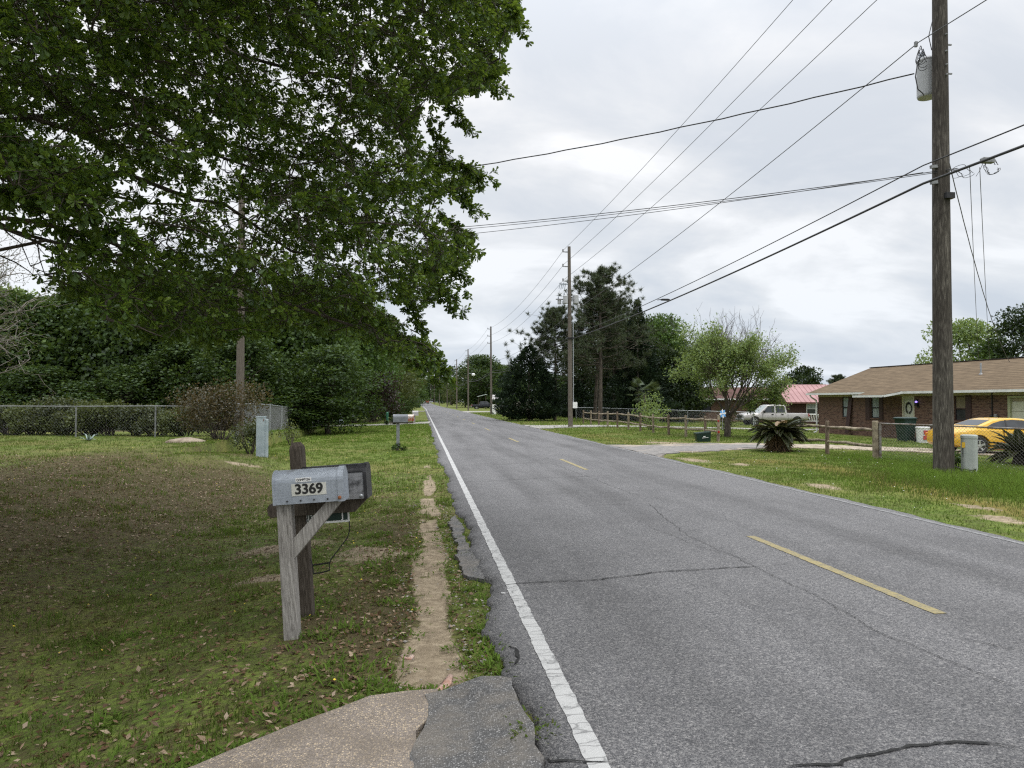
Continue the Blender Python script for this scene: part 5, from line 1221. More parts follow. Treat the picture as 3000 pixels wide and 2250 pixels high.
def shrub(name, label, loc, h, w_, mat, seed, n=2200, size=.09, clumps=9, group=None, depth=None, stems=True, cat='shrub', inner=.2):
    g = np.random.default_rng(seed); t = thing(name, label, cat, loc, 0, group)
    C, Rd = [], []
    for i in range(clumps):
        C.append((w_*.42*g.uniform(-1, 1), (depth or w_)*.42*g.uniform(-1, 1), h*g.uniform(.3, .8))); s_ = h*.24*(.7+.6*g.random()); Rd.append((s_*1.25, s_*1.1, s_))
    if stems: tubes_mesh('stem', [(curved((.15*c[0], .15*c[1], -.05), c, .05, .05, 5, g), .016, .005) for c in C for _ in range(2)], M['bark'], t, 4)
    leaves('foliage', *shell_leaves(g, C, Rd, n, size, inner=inner), mat, 'card', t)
    return t

# ---------------------------------------------------------------- the big oak overhead
def oak():
    g = np.random.default_rng(21)
    base = np.array([-7.4, 7.6, 0.0]); base[2] = tz(base[0], base[1])
    t = thing('oak_tree', 'big leafy water oak spreading over the mailboxes from the upper left', 'tree', tuple(base))
    poly = np.array([(-900,-700),(1470,-700),(1500,-100),(1512,0),(1532,50),(1480,140),(1474,205),(1420,255),(1370,290),(1235,318),(1228,400),(1335,470),(1436,492),(1400,555),(1255,600),(1330,655),(1398,690),(1380,785),(1275,810),(1366,845),(1250,905),(1130,880),(1110,905),(1200,958),(1290,1030),(1318,1088),(1235,1105),(1070,1005),(900,965),(770,985),(690,975),(620,1030),(560,1000),(420,985),(300,940),(200,880),(110,830),(70,760),(160,705),(60,625),(-30,600),(-900,560)], float)
    def inside(u, v):
        c = np.zeros(len(u), bool); j = len(poly)-1
        for i in range(len(poly)):
            xi, yi = poly[i]; xj, yj = poly[j]
            cond = ((yi > v) != (yj > v)) & (u < (xj-xi)*(v-yi)/(yj-yi+1e-9)+xi); c ^= cond; j = i
        return c
    # where branchlets end: a cloud through the crown's volume
    pts = []
    n = 60000
    u = g.uniform(-800, 1560, n); v = g.uniform(-600, 1110, n)
    ok = inside(u, v); u, v = u[ok], v[ok]; n = len(u)
    fu = np.clip(u/1500, 0, 1)
    D = g.uniform(4.3 + 2.2*fu, 10.8 + .8*fu)
    Pp = CAM + (FW + ((u-CX)/F)[:, None]*RT - ((v-CY)/F)[:, None]*UP)*D[:, None]
    rel = Pp - base
    hr = np.hypot(rel[:, 0], rel[:, 1])
    dens = (fbm(u+D*90, v, .0085, 5)-.5)*2.6
    gap = .9*np.exp(-(((u-230)+.9*(v-430)*-.0)/260)**2 - ((v-(380+.42*(u-60)))/55)**2) + .7*blob(u, v, 590, 450, 60, 70) + .55*blob(u, v, 380, 620, 220, 45) + .5*blob(u, v, 860, 230, 40, 120) + .5*blob(u, v, 1330, 330, 110, 45) + .5*blob(u, v, 1010, 760, 120, 40) + .5*blob(u, v, 60, 660, 130, 50)
    edge_ = np.clip((u - (1250 - .12*v))/240, 0, 1)*(v < 900)
    gap = gap + .16*edge_
    keep = (Pp[:, 2] > 1.72 + .06*np.abs(hr-5)) & (Pp[:, 2] < 12.5) & (hr < 10.3) & (hr > 1.2) & (dens - 1.7*gap > g.uniform(-1.0, .75, n))
    # lens-independent thinning: fewer where many share the same line of growth
    Pp = Pp[keep]; D_ = D[keep]; Pp = Pp[g.random(len(Pp)) < (D_/10.8)**2 + .1][:3000]
    # crown beyond the frame (above, left and behind) so it shades the bank from all sides
    m = 2300
    d = runit(m*3, g); d[:, 2] = np.abs(d[:, 2]); q = base + np.array([0, 0, 4.2]) + d*np.array([9.0, 9.0, 8.5])*(.45+.55*g.random((m*3, 1))**.5)
    uu, vv, ww = pix(q); vis = (ww > .5) & (uu > -150) & (uu < 3100) & (vv > -120) & (vv < 2300)
    far_ok = np.hypot(q[:, 0], q[:, 1]) > 3.2
    stray = (ww > .5) & (uu > 1380) & (uu < 3600) & (vv > -1500) & (vv < 2300)
    q = q[~vis & far_ok & ~stray][:m]
    drip = [(1262,1040,8.6),(1225,1010,8.6),(1180,985,8.7),(1140,960,8.8),(1100,935,8.9),(1275,1068,8.5),(1050,930,9.0),(990,925,9.0),(1205,1035,8.5),(1160,1000,8.6),(1120,965,8.7),(1145,985,8.5),(1235,1050,8.6),(1180,1010,8.8),(1255,1070,8.7),(1215,1000,8.4),(1240,1025,8.5),(1095,955,8.8)]
    sprigs = []
    for (ua, va, ub, vb, D0, k_) in ((1380,10,1545,55,9.3,7),(1370,95,1490,165,9.2,6),(1350,180,1478,235,9.1,6),(1290,250,1395,330,9.0,5),(1230,330,1330,425,8.9,5),(1270,430,1440,500,8.8,7),(1290,510,1405,585,8.8,5),(1270,600,1395,700,8.7,6),(1250,690,1385,800,8.7,6),(1240,770,1365,860,8.6,6),(1180,830,1260,915,8.6,5),(1050,850,1130,945,8.6,4),(-60,420,380,640,5.0,10),(-60,520,255,690,5.2,7),(-80,330,225,470,5.0,7),(-60,600,235,560,5.6,6)):
        ub -= 50
        for f_ in np.linspace(0, 1, k_): sprigs.append((dp(ua+(ub-ua)*f_, va+(vb-va)*f_, D0), dp(ub, vb, D0) - dp(ua, va, D0)))
    ndrip = len(drip) + len(sprigs); daxis = [dp(1288, 1082, 8.5) - dp(1100, 935, 8.8)]*len(drip) + [s_[1] for s_ in sprigs]
    Pp = np.concatenate([Pp, np.array([dp(a, b, c) for a, b, c in drip] + [s_[0] for s_ in sprigs])])
    targets = np.concatenate([Pp, q]); nin = len(Pp)
    order = np.argsort(np.hypot(*(targets-base)[:, :2].T) + .3*(targets[:, 2]-base[2]-4).clip(0))
    # skeleton: trunk, limbs, then every branchlet joins the nearest wood
    paths = []; nodes = []; rads = []
    trunk = [base + np.array(p) for p in ((0,0,-.3),(.05,0,1.2),(.1,.05,2.6),(.05,.1,4.2),(.1,.0,6.0),(0,.1,8.0),(.1,0,10.5))]
    paths.append((np.array(trunk), .34, .07))
    for p, r in zip(trunk[2:], (.3,.25,.2,.13,.07)): nodes.append(p); rads.append(r)
    limbs = [(2.9, dp(560,600,8.6)), (3.6, dp(820,520,8.6)), (4.4, dp(1180,330,9.0)), (3.3, dp(980,760,8.8)), (5.2, dp(1280,60,9.4)), (4.0, dp(420,300,7.8)), (2.7, dp(480,830,8.2)), (6.2, dp(900,-150,9.0)), (3.0, dp(720,880,9.8)), (4.9, dp(200,150,8.8)), (2.6, dp(200,760,7.6)), (2.75, dp(1265,1052,8.6)), (3.9, dp(1080,560,10.2)), (3.4, base+np.array([-4,-3,4.6])), (4.6, base+np.array([1.5,-6,6])), (5.5, base+np.array([-5,3,7])), (4.0, base+np.array([-2,6,5.5])), (6.5, base+np.array([3,-2,9])), (3.2, base+np.array([3.2,-4.6,3.4]))]
    for hz, tip in limbs:
        b0 = base + np.array([.08, .05, hz]); P = curved(b0, tip, .10, .018, 12, g); paths.append((P, .034 if hz < 3.1 else .05, .012))
        for k in range(2, 12): nodes.append(P[k]); rads.append(.10-.007*k)
    A = np.zeros((len(targets)*3 + 4000, 3)); Nn = len(nodes); A[:Nn] = np.array(nodes)
    sprays = []
    rootdist = list(np.linalg.norm(np.array(nodes)-base, axis=1))
    for i in order:
        p = targets[i]; dd = np.linalg.norm(A[:Nn]-p, axis=1) + .12*np.maximum(0, np.linalg.norm(A[:Nn]-base, axis=1) - np.linalg.norm(p-base))*4
        j = int(np.argmin(dd)); q0 = A[j]; L = np.linalg.norm(p-q0)
        if L > .05:
            P = curved(q0, p, .07, .05, 5, g); paths.append((P, min(.022, .005+.010*L), .004))
            A[Nn:Nn+3] = P[2:5]; Nn += 3
        isd = inn = i < nin
        out = unit(np.append((p-q0)[:2] + .35*unit((p-base)[:2]), 0)); axis_ = unit(out + np.array([0, 0, -.28]) + g.normal(0, .38, 3))
        drp = nin - ndrip <= i < nin
        if drp: axis_ = unit(unit(daxis[i-nin+ndrip]) + g.normal(0, .25, 3))
        Ls = .34 + .36*g.random()
        if drp: Ls = .3
        elif inn:
            good = False
            for _ in range(8):
                a_, b_, c_ = pix(p + axis_*Ls)
                if c_ > .3 and (inside(np.array([a_]), np.array([b_]))[0] or not (-100 < a_ < 3100 and b_ > -60)): good = True; break
                axis_ = unit(axis_ + g.normal(0, .6, 3)); Ls *= .85
            if not good: continue
        sprays.append((p, axis_, 2 if drp else int(inn), Ls))
    RP, RA, big, small = [], [], [], []
    for p, a, inn, L in sprays:
        side = unit(np.cross(a, [0,0,1]))
        k = 10 if inn else 3
        tw = curved(p, p+a*L, .04, .03, 4, g); paths.append((tw, .0042, .002))
        for j in range(k):
            f = (j+.6)/k; c = p + a*L*f
            if j < k-1:
                sd = side*(1 if j % 2 else -1)*g.uniform(.5, 1.2) + g.normal(0, .45, 3); da = unit(a*.7 + sd*.8 + np.array([0,0,-.15])); e = c + da*L*(.16+.34*g.random())
                if inn: small.append((np.array([c, e]), .0028, .0016))
            else: da = a; e = c
            RP.append(e); RA.append(da); big.append((1, 0, 2)[inn])
    RP = np.array(RP); RA = np.array(RA); big = np.array(big)
    uu, vv, ww = pix(RP)
    bad = (big == 0) & (ww > .3) & ~inside(uu + g.normal(0, 14, len(RP)), vv + g.normal(0, 14, len(RP))) & (uu > -200) & (uu < 1700) & (vv > -100)
    RP, RA, big = RP[~bad], RA[~bad], big[~bad]
    for tw_ in small:
        a_, b_, c_ = pix(tw_[0][1]); 
        if not (-200 < a_ < 1700 and b_ > -100) or inside(np.array([a_-8.]), np.array([b_]))[0]: paths.append(tw_)
    m_ = 11; n = len(RP)*m_
    P = np.repeat(RP, m_, 0); Ax = np.repeat(RA, m_, 0); B = np.repeat(big == 1, m_)
    s1 = unit(np.cross(Ax, np.array([.31, .17, .9]))); s2 = np.cross(Ax, s1)
    ang_ = np.tile(np.arange(m_)*2.4, len(RP)) + np.repeat(g.random(len(RP))*6.28, m_) + g.normal(0, .3, n)
    sp_ = .55 + .75*g.random(n)
    D = unit(Ax*np.cos(sp_)[:, None] + (s1*np.cos(ang_)[:, None] + s2*np.sin(ang_)[:, None])*np.sin(sp_)[:, None] + np.array([0, 0, -.12]))
    P = P - Ax*(g.random(n)*.05)[:, None]
    U = unit(np.array([0, 0, 1.0]) + Ax*.5 + g.normal(0, .35, (n, 3)))
    L = (.042 + .034*g.random(n))*np.where(B, 3.0, 1.0)
    tint = np.clip(.48 + np.repeat(.17*g.normal(size=len(RP)), m_) + .14*g.normal(size=n), 0, 1)
    leaves('crown', P-base, D, U, L, L*(.40+.12*g.random(n)), tint, M['oakleaf'], 'oak', t)
    tubes_mesh('trunk', [(p-base, a, b) for p, a, b in paths[:1]], M['bark'], t, 14)
    tubes_mesh('limbs', [(p-base, a, b) for p, a, b in paths[1:1+len(limbs)]], M['bark'], t, 8)
    tubes_mesh('twigs', [(p-base, a, b) for p, a, b in paths[1+len(limbs):]], M['bark'], t, 3)
oak()

# ---------------------------------------------------------------- trees on the right
def vase_tree(label, loc, h, seed):
    g = np.random.default_rng(seed); t = thing('young_tree', label, 'tree', loc)
    paths = []; ends = []; bare = []
    def grow(p, d, L, r, lvl, top=False):
        e = p + d*L; P = curved(p, e, .03, .035, 5, g); paths.append((P, r, r*.62))
        if lvl >= 2:
            for q in P[1:]: ends.append((q, d, lvl))
        if lvl == 4: return
        k = (4, 4, 4, 3)[lvl]
        for i in range(k):
            nd = unit(d + g.normal(0, .52 if lvl else .42, 3)*np.array([1.15, 1.15, .6]) + np.array([0, 0, .10 if lvl < 2 else -.05]))
            grow(P[2+int(g.integers(0, 3))] if i else e, nd, L*(.62+.22*g.random()), r*.58, lvl+1)
    paths.append((curved((0,0,-.2), (.05,0,.85), 0, .02, 5, g), .17, .13))
    for a, tl in ((.3, .6), (2.3, .65), (4.2, .6), (3.2, .3), (5.3, .85), (1.2, .8), (.1, 1.25), (4.6, .95)):
        grow(np.array([.05, 0, .7+.2*g.random()]), unit(np.array([math.cos(a)*tl, math.sin(a)*tl, .85])), h*.27, .058, 0)
    E_ = np.array([e[0] for e in ends])
    s = np.array([h*.98/max(E_[:, 2].max(), 1e-3)]); sx = h*.56/np.abs(E_[:, :2]).max()
    sc_ = np.array([sx, sx, s[0]])
    paths = [(p*sc_, a, b) for p, a, b in paths]; E_ = E_*sc_
    topmask = (E_[:, 2] > h*.74) & (np.hypot(E_[:, 0]-.6, E_[:, 1]) < h*.27)
    for i in range(34):
        q = np.array([g.normal(.35, .75), g.normal(0, .6), h*.66+g.random()*.8]); e = q + np.array([g.normal(0, .22), g.normal(0, .2), .7+.9*g.random()]); paths.append((curved(q, e, 0, .04, 5, g), .009, .004))
        for _ in range(3): f = q+(e-q)*g.random(); paths.append((curved(f, f+np.array([g.normal(0,.15), g.normal(0,.15), .2+.25*g.random()]), 0, .03, 3, g), .005, .003))
    tubes_mesh('trunk', paths[:1], M['bark'], t, 10); tubes_mesh('limbs', paths[1:], M['bark_pale'] if False else M['bark'], t, 4)
    Lf = E_[~topmask]; Lf = Lf[fbm(Lf[:, 0]*1.0+9, Lf[:, 2]+.7*Lf[:, 1], 1.7, 44) > .46]; k = 9; n = len(Lf)*k
    ok = Lf[:, 2] > h*.17; Lf = Lf[ok]; n = len(Lf)*k
    P = np.repeat(Lf, k, 0) + g.normal(0, .14, (n, 3)); D = runit(n, g); U = unit(g.normal(0, .5, (n, 3)) + np.array([0, 0, 1])); L = .075 + .07*g.random(n)
    tint = np.clip(.5 + np.repeat(.22*g.normal(size=len(Lf)), k) + .12*g.normal(size=n), 0, 1)
    leaves('crown', P, D, U, L, L*.55, tint, M['leaf_bright'], 'card', t); return t
vase_tree('pale spring green tree with bare twigs at its top in front yard', (14.75, 34.3, tz(14.75, 34.3)), 6.3, 8)

def T(u, D): return at(u, D)
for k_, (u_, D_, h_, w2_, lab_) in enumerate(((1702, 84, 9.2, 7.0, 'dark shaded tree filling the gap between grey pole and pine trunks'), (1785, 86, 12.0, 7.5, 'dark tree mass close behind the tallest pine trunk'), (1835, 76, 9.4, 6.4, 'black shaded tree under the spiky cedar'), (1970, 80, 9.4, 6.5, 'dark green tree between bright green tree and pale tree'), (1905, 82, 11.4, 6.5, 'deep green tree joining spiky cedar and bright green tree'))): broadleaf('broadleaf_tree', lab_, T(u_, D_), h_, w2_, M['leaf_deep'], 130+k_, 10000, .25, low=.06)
pine('pine_tree', 'leaning pine with airy crown left of the grey pole and transformers', T(1625, 66), 9.8, 1, 'pine trees in the right hand grove', .38, .27)
pine('pine_tree', 'tallest pine with open crown just right of the grey pole', T(1757, 63), 12.8, 2, 'pine trees in the right hand grove', .36, .26)
pine('pine_tree', 'slender pine trunk standing directly left of the tallest pine', T(1740, 66), 11.6, 3, 'pine trees in the right hand grove', .42, .19)
pine('pine_tree', 'pine close behind the tallest pine on its right side', T(1800, 72), 11.5, 4, 'pine trees in the right hand grove', .35, .22)
cedar('cedar_tree', 'broad dark cedar bush touching the ground beside utility pole', T(1550, 65), 6.6, 4.9, 5, 18000, 'dark cedars on the right', 1.7)
cedar('cedar_tree', 'small round dark cedar seen through behind the grey utility pole', T(1680, 82), 4.6, 4.2, 6, 8000, 'dark cedars on the right', 1.6)
cedar('cedar_tree', 'tall black green cedar with spiky pointed top in the grove', T(1868, 71), 11.9, 6.4, 7, 20000, 'dark cedars on the right', .62)
cedar('cedar_tree', 'dark cedar in deep shade just left of the fan palm', T(1815, 78), 9.0, 6.0, 17, 14000, 'dark cedars on the right', 1.0)
broadleaf('broadleaf_tree', 'bright green rounded tree rising right of the spiky cedar', T(1938, 77), 11.2, 6.2, M['leaf_spring'], 9, 12000, .24)
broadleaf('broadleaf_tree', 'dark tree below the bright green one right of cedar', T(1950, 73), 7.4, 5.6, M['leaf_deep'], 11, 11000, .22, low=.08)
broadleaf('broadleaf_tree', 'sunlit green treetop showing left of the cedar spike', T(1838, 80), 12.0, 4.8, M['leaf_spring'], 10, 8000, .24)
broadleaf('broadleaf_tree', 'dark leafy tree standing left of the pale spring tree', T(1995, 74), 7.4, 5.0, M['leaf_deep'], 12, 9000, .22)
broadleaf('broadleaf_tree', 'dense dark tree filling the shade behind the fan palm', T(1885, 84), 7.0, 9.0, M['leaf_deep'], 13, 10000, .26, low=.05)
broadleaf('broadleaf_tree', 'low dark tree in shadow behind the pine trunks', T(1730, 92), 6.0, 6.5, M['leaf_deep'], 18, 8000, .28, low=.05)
broadleaf('broadleaf_tree', 'low green tree left of the pine trunks by board fence', T(1640, 95), 5.2, 7.0, M['leaf_mid'], 19, 7000, .28, low=.08)
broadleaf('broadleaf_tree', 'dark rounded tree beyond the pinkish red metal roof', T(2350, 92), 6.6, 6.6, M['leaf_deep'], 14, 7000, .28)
broadleaf('broadleaf_tree', 'small green tree beyond the gap left of brown roof', T(2395, 110), 4.8, 5.6, M['leaf_mid'], 15, 5000, .28)
broadleaf('broadleaf_tree', 'light green tall tree rising behind brown roof and big pole', T(2830, 66), 9.6, 7.6, M['leaf_bright'], 22, 11000, .24, clumps=34)
broadleaf('broadleaf_tree', 'dark green tree behind the brown roof beside light green tree', T(2905, 60), 7.2, 6.2, M['leaf_mid'], 23, 9000, .22)
broadleaf('broadleaf_tree', 'tall dark tree behind the brown roof at right picture edge', T(3010, 58), 9.8, 6.8, M['leaf_deep'], 24, 11000, .22)
pine('pine_tree', 'tiny distant pine on the skyline left of brown roof', T(2454, 130), 6.6, 25, 'far trees over the yards', .3, .3)
broadleaf('broadleaf_tree', 'tiny distant bare looking tree touching brown roof ridge end', T(2545, 120), 6.6, 5.0, M['leaf_olive'], 26, 2500, .22, group='far trees over the yards')
broadleaf('broadleaf_tree', 'tiny distant rounded tree beside the skyline pine', T(2408, 140), 5.2, 6, M['leaf_mid'], 27, 3000, .3, group='far trees over the yards')

# small fan palm and shrub in the yard
def fan_palm(label, loc, h, seed):
    g = np.random.default_rng(seed); t = thing('fan_palm', label, 'palm', loc)
    tubes_mesh('trunk', [(np.array([(0,0,-.2),(.04,0,h*.35),(.0,.03,h*.66)]), .15, .13)], M['bark'], t, 9)
    P, D, U, L, tn = [], [], [], [], []; pt = []
    for i in range(26):
        a = i*2.4; el = g.uniform(-.5, 1.2); d = np.array([math.cos(a)*math.cos(el), math.sin(a)*math.cos(el), math.sin(el)]); p0 = np.array([0, 0, h*.66]); L0 = h*.24*(.8+.4*g.random())
        hub = p0 + d*L0; pt.append((np.array([p0, hub]), .012, .008)); sd = unit(np.cross(d, [0,0,1.])); nn = np.cross(sd, d)
        for k in np.linspace(-1.25, 1.25, 17):
            P.append(hub); D.append(d*math.cos(k)+sd*math.sin(k)+np.array([0,0,-.18*abs(k)])); U.append(nn); L.append(h*.20*(1-.15*abs(k))); tn.append(np.clip(.5+.2*g.normal(), 0, 1))
    tubes_mesh('stalks', pt, M['fan'], t, 4)
    leaves('fronds', np.array(P), np.array(D), np.array(U), np.array(L), np.full(len(L), .075), np.array(tn), M['fan'], 'card', t)
fan_palm('small fan palm standing before the dark grove and brick house', T(1889, 57.5), 3.6, 31)
shrub('shrub', 'spindly light green shrub standing behind the split rail fence', T(1905, 44), 2.3, 1.9, M['leaf_bright'], 32, 1500, .11, 7)
shrub('shrub', 'thin brownish shrub at the foot of pale green tree trunk', T(2128, 36.6), 1.7, .7, M['leaf_olive'], 33, 700, .08, 5)
shrub('shrub', 'small weedy bush at the foot of big pole by pedestal', T(2808, 17.4), .42, .45, M['leaf_mid'], 34, 500, .07, 5)
shrub('shrub', 'low dark bush in front of tan brick house wall', T(2020, 74), 2.4, 2.6, M['leaf_deep'], 35, 1600, .16, 7)

def sago(label, loc, trunk_h, trunk_r, fl, seed, nf=46, dry=14, dead_skirt=True, el=(-.02, .80)):
    g = np.random.default_rng(seed); t = thing('sago_palm', label, 'palm', loc)
    mb = MB().lathe([(trunk_r*1.25, -.1), (trunk_r*1.1, trunk_h*.4), (trunk_r*.95, trunk_h*.9), (trunk_r*.5, trunk_h*1.05)], 16); mb.build('trunk', M['bark'], t, smooth=True)
    def fronds(name, n, el0, el1, droop, L0, mat, tint0, basez):
        P, D, U, L, W, tn, rach = [], [], [], [], [], [], []
        for i in range(n):
            a = i*2.399 + g.normal(0, .15); el = el0 + (el1-el0)*((i+.5)/n) + g.normal(0, .08); LL = L0*(.8+.3*g.random())
            d0 = np.array([math.cos(a)*math.cos(el), math.sin(a)*math.cos(el), math.sin(el)]); pts = [np.array([.05*math.cos(a), .05*math.sin(a), basez])]; d = d0.copy(); m_ = 16
            for k in range(m_): pts.append(pts[-1] + d*LL/m_); d = unit(d + np.array([0, 0, -droop/m_]))
            pts = np.array(pts); rach.append((pts, .012, .004)); tt0 = np.clip(tint0 + .16*g.normal(), 0, 1)
            for k in range(3, m_+1):
                tg = unit(pts[k]-pts[k-1]); sd = unit(np.cross(tg, [0, 0, 1.0])); nn = np.cross(sd, tg); sz = LL*.17*math.sin(math.pi*min(1, .12+.86*(k/m_)**.9))+.02
                for fr_ in (0, .33, .66):
                    for s_ in (1, -1):
                        P.append(pts[k-1]+(pts[k]-pts[k-1])*fr_); D.append(sd*s_*.85 + tg*.55 + nn*.32); U.append(nn); L.append(sz); W.append(.042); tn.append(tt0)
        leaves(name, np.array(P), np.array(D), np.array(U), np.array(L), np.array(W), np.array(tn), mat, 'card', t)
        return rach
    r1 = fronds('fronds', nf, el[0], el[1], 1.0, fl, M['frond'], .5, trunk_h); tubes_mesh('stalks', r1, M['frond'] if False else M['bark'], t, 4)
    if dry: r2 = fronds('dry_fronds', dry//3, .5, .9, .8, fl*.8, M['frond_dry'], .5, trunk_h); 
    if dead_skirt:
        n = 900; a = g.random(n)*6.28; zz_ = trunk_h*g.random(n)**.8
        P = np.stack([trunk_r*np.cos(a), trunk_r*np.sin(a), zz_+.05], 1); D = np.stack([np.cos(a), np.sin(a), -.55-.7*g.random(n)], 1)
        L = np.minimum(.14+.22*g.random(n), (zz_+.1)/.75)
        leaves('dead_skirt', P, D, runit(n, g), L, np.full(n, .028), np.clip(.3+.2*g.normal(size=n), 0, 1), M['frond_dry'], 'card', t)
    return t
sago('large shaggy sago palm with brown dead skirt by the driveway', at(2280, 24.5), .60, .26, 1.02, 41, 70)
sago('dark sago palm inside the chain link fence in front of yellow car', at(2990, 20.6), .28, .2, 1.05, 42, 40, 0, False, (.0, 1.3))

# ---------------------------------------------------------------- left side: hedge, woods
for k, (u, D, h, w_, mt, lab) in enumerate((
    (30, 28.6, 1.25, 2.6, 'leaf_hedge', 'dark azalea bush at far left of fence hedge'),
    (190, 28.2, 1.45, 2.4, 'leaf_hedge', 'azalea bush with tall leafy shoots in fence hedge'),
    (330, 27.8, 1.35, 2.0, 'leaf_olive', 'olive green bush in middle of the fence hedge'),
    (455, 27.4, 1.2, 1.7, 'leaf_hedge', 'narrow dark bush with bare stems in fence hedge'),
    (105, 28.3, 1.15, 1.8, 'leaf_olive', 'olive bush between far left bush and tall shoots in hedge'), (262, 28.0, 1.1, 1.7, 'leaf_hedge', 'low dark bush behind the agave in the hedge'), (395, 27.7, 1.15, 1.6, 'leaf_hedge', 'dense dark bush right of middle in the hedge'),
    (545, 27.3, 1.1, 1.3, 'leaf_olive', 'thin see through bush just left of the reddish one'))):
    shrub('hedge_bush', lab, T(u, D+.1), h*1.0, w_*1.35, M[mt], 50+k, 6500, .085, 20, 'bushes of the hedge along the left fence', 1.1)
shrub('hedge_bush', 'big reddish leaved bush in front of the left utility pole', T(650, 24.8), 1.95, 2.4, M['leaf_red'], 61, 6500, .075, 18, None, 1.7)
shrub('hedge_bush', 'green leafy base of reddish bush beside blue pedestal', T(735, 23.2), 1.15, 1.0, M['leaf_hedge'], 62, 1500, .075, 7)
shrub('shrub', 'sparse bare twigged sapling in front of run of chain link fence', T(855, 31.5), 1.25, 1.1, M['leaf_olive'], 63, 350, .09, 6)
def rosette(name, label, loc, n, L, W, mat, seed, el=(.3, 1.2)):
    g = np.random.default_rng(seed); t = thing(name, label, 'plant', loc)
    a = np.arange(n)*2.4; e = g.uniform(el[0], el[1], n)
    D = np.stack([np.cos(a)*np.cos(e), np.sin(a)*np.cos(e), np.sin(e)], 1); P = D*.03
    leaves('leaves', P, D, np.stack([-np.cos(a)*np.sin(e), -np.sin(a)*np.sin(e), np.cos(e)], 1), L*(.7+.5*g.random(n)), np.full(n, W), g.random(n), mat, 'blade', t)
    MB().lathe([(.05, -.03), (.045, .03), (.02, .05)], 10).build('stem', M['bark'], t)
rosette('agave_plant', 'small blue grey agave on grass in front of hedge', T(262, 24.2), 13, .38, .075, M['leaf_blue'], 71)
rosette('strap_leaved_plant', 'light green strap leaved plant at foot of reddish bush', T(548, 25.2), 12, .42, .05, M['leaf_bright'], 72)
x, y, z = T(545, 23.2)
g = np.random.default_rng(73); bm = bmesh.new(); bmesh.ops.create_icosphere(bm, subdivisions=3, radius=1)
for v_ in bm.verts: 
    k = 1 + .12*math.sin(4*v_.co.x+1)*math.cos(5*v_.co.y); v_.co = Vector((v_.co.x*.62*k, v_.co.y*.34*k, max(-.05, v_.co.z*.15*k)))
me = bpy.data.meshes.new('rock'); bm.to_mesh(me); bm.free(); me.materials.append(noisy('sandy_rock', (.16,.125,.09), (.30,.25,.19), 6, .95, .5)); me.polygons.foreach_set('use_smooth', [True]*len(me.polygons))
o = bpy.data.objects.new('rock', me); col.objects.link(o); o.location = (x, y, z); tag(o, 'low flat sandy rock lying on the bank below the hedge', 'rock')

variants = {}
def wood_tree(kind, label, u, D, h, w_, group, rz=0.0):
    x, y, z = T(u, D); spec = {'a': (M['leaf_mid'], 101, 11000), 'b': (M['leaf_wood'], 102, 11000), 'c': (M['leaf_olive'], 103, 9000), 'd': (M['leaf_wood'], 104, 10000), 'e': (M['leaf_bright'], 105, 8000), 'f': (M['leaf_spring'], 106, 11000)}[kind]
    if kind not in variants:
        variants[kind] = broadleaf('woodland_tree', label, (x, y, z), 10, 7, spec[0], spec[1], spec[2], .27, clumps=34, group=group, low=.12)
        variants[kind].scale = (w_/7, w_/7, h/10)
    else: copy_thing(variants[kind], (x, y, z), rz, label, (w_/7, w_/7, h/10), group)
g = np.random.default_rng(80)
GW = 'trees of the dense woods behind the left fence'
wl_ = 'dense green woodland tree in the dark woods behind the left hedge'
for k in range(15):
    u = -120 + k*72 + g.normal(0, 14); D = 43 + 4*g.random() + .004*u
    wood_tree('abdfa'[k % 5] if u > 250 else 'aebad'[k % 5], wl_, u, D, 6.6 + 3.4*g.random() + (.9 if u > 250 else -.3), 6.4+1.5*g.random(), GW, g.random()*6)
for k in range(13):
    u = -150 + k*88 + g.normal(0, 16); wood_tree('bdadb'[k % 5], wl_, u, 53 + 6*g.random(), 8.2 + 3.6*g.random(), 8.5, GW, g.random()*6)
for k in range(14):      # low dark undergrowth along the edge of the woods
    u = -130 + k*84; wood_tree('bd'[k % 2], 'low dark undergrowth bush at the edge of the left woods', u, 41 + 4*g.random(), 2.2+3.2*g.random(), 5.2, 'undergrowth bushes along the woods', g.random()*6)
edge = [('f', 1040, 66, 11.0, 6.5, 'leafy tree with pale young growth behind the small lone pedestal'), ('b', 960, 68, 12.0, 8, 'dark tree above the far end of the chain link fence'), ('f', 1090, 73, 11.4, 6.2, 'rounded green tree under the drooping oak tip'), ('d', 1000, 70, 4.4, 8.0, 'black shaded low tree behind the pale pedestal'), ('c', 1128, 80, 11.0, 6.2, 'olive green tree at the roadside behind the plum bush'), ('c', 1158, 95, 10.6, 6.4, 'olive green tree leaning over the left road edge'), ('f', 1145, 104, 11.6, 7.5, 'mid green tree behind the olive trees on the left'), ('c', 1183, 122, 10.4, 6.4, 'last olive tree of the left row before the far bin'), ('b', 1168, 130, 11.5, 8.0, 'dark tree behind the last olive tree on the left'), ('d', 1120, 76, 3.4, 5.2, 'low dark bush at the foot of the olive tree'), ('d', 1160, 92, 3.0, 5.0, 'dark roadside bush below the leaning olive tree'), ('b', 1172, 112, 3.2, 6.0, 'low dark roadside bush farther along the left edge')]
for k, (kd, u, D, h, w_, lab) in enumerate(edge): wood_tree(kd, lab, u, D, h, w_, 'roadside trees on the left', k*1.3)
shrub('shrub', 'dark plum coloured bush hanging over the small crossing driveway', T(1092, 65.5), 4.4, 4.4, M['leaf_plum'], 64, 4200, .19, 14, None, 3)
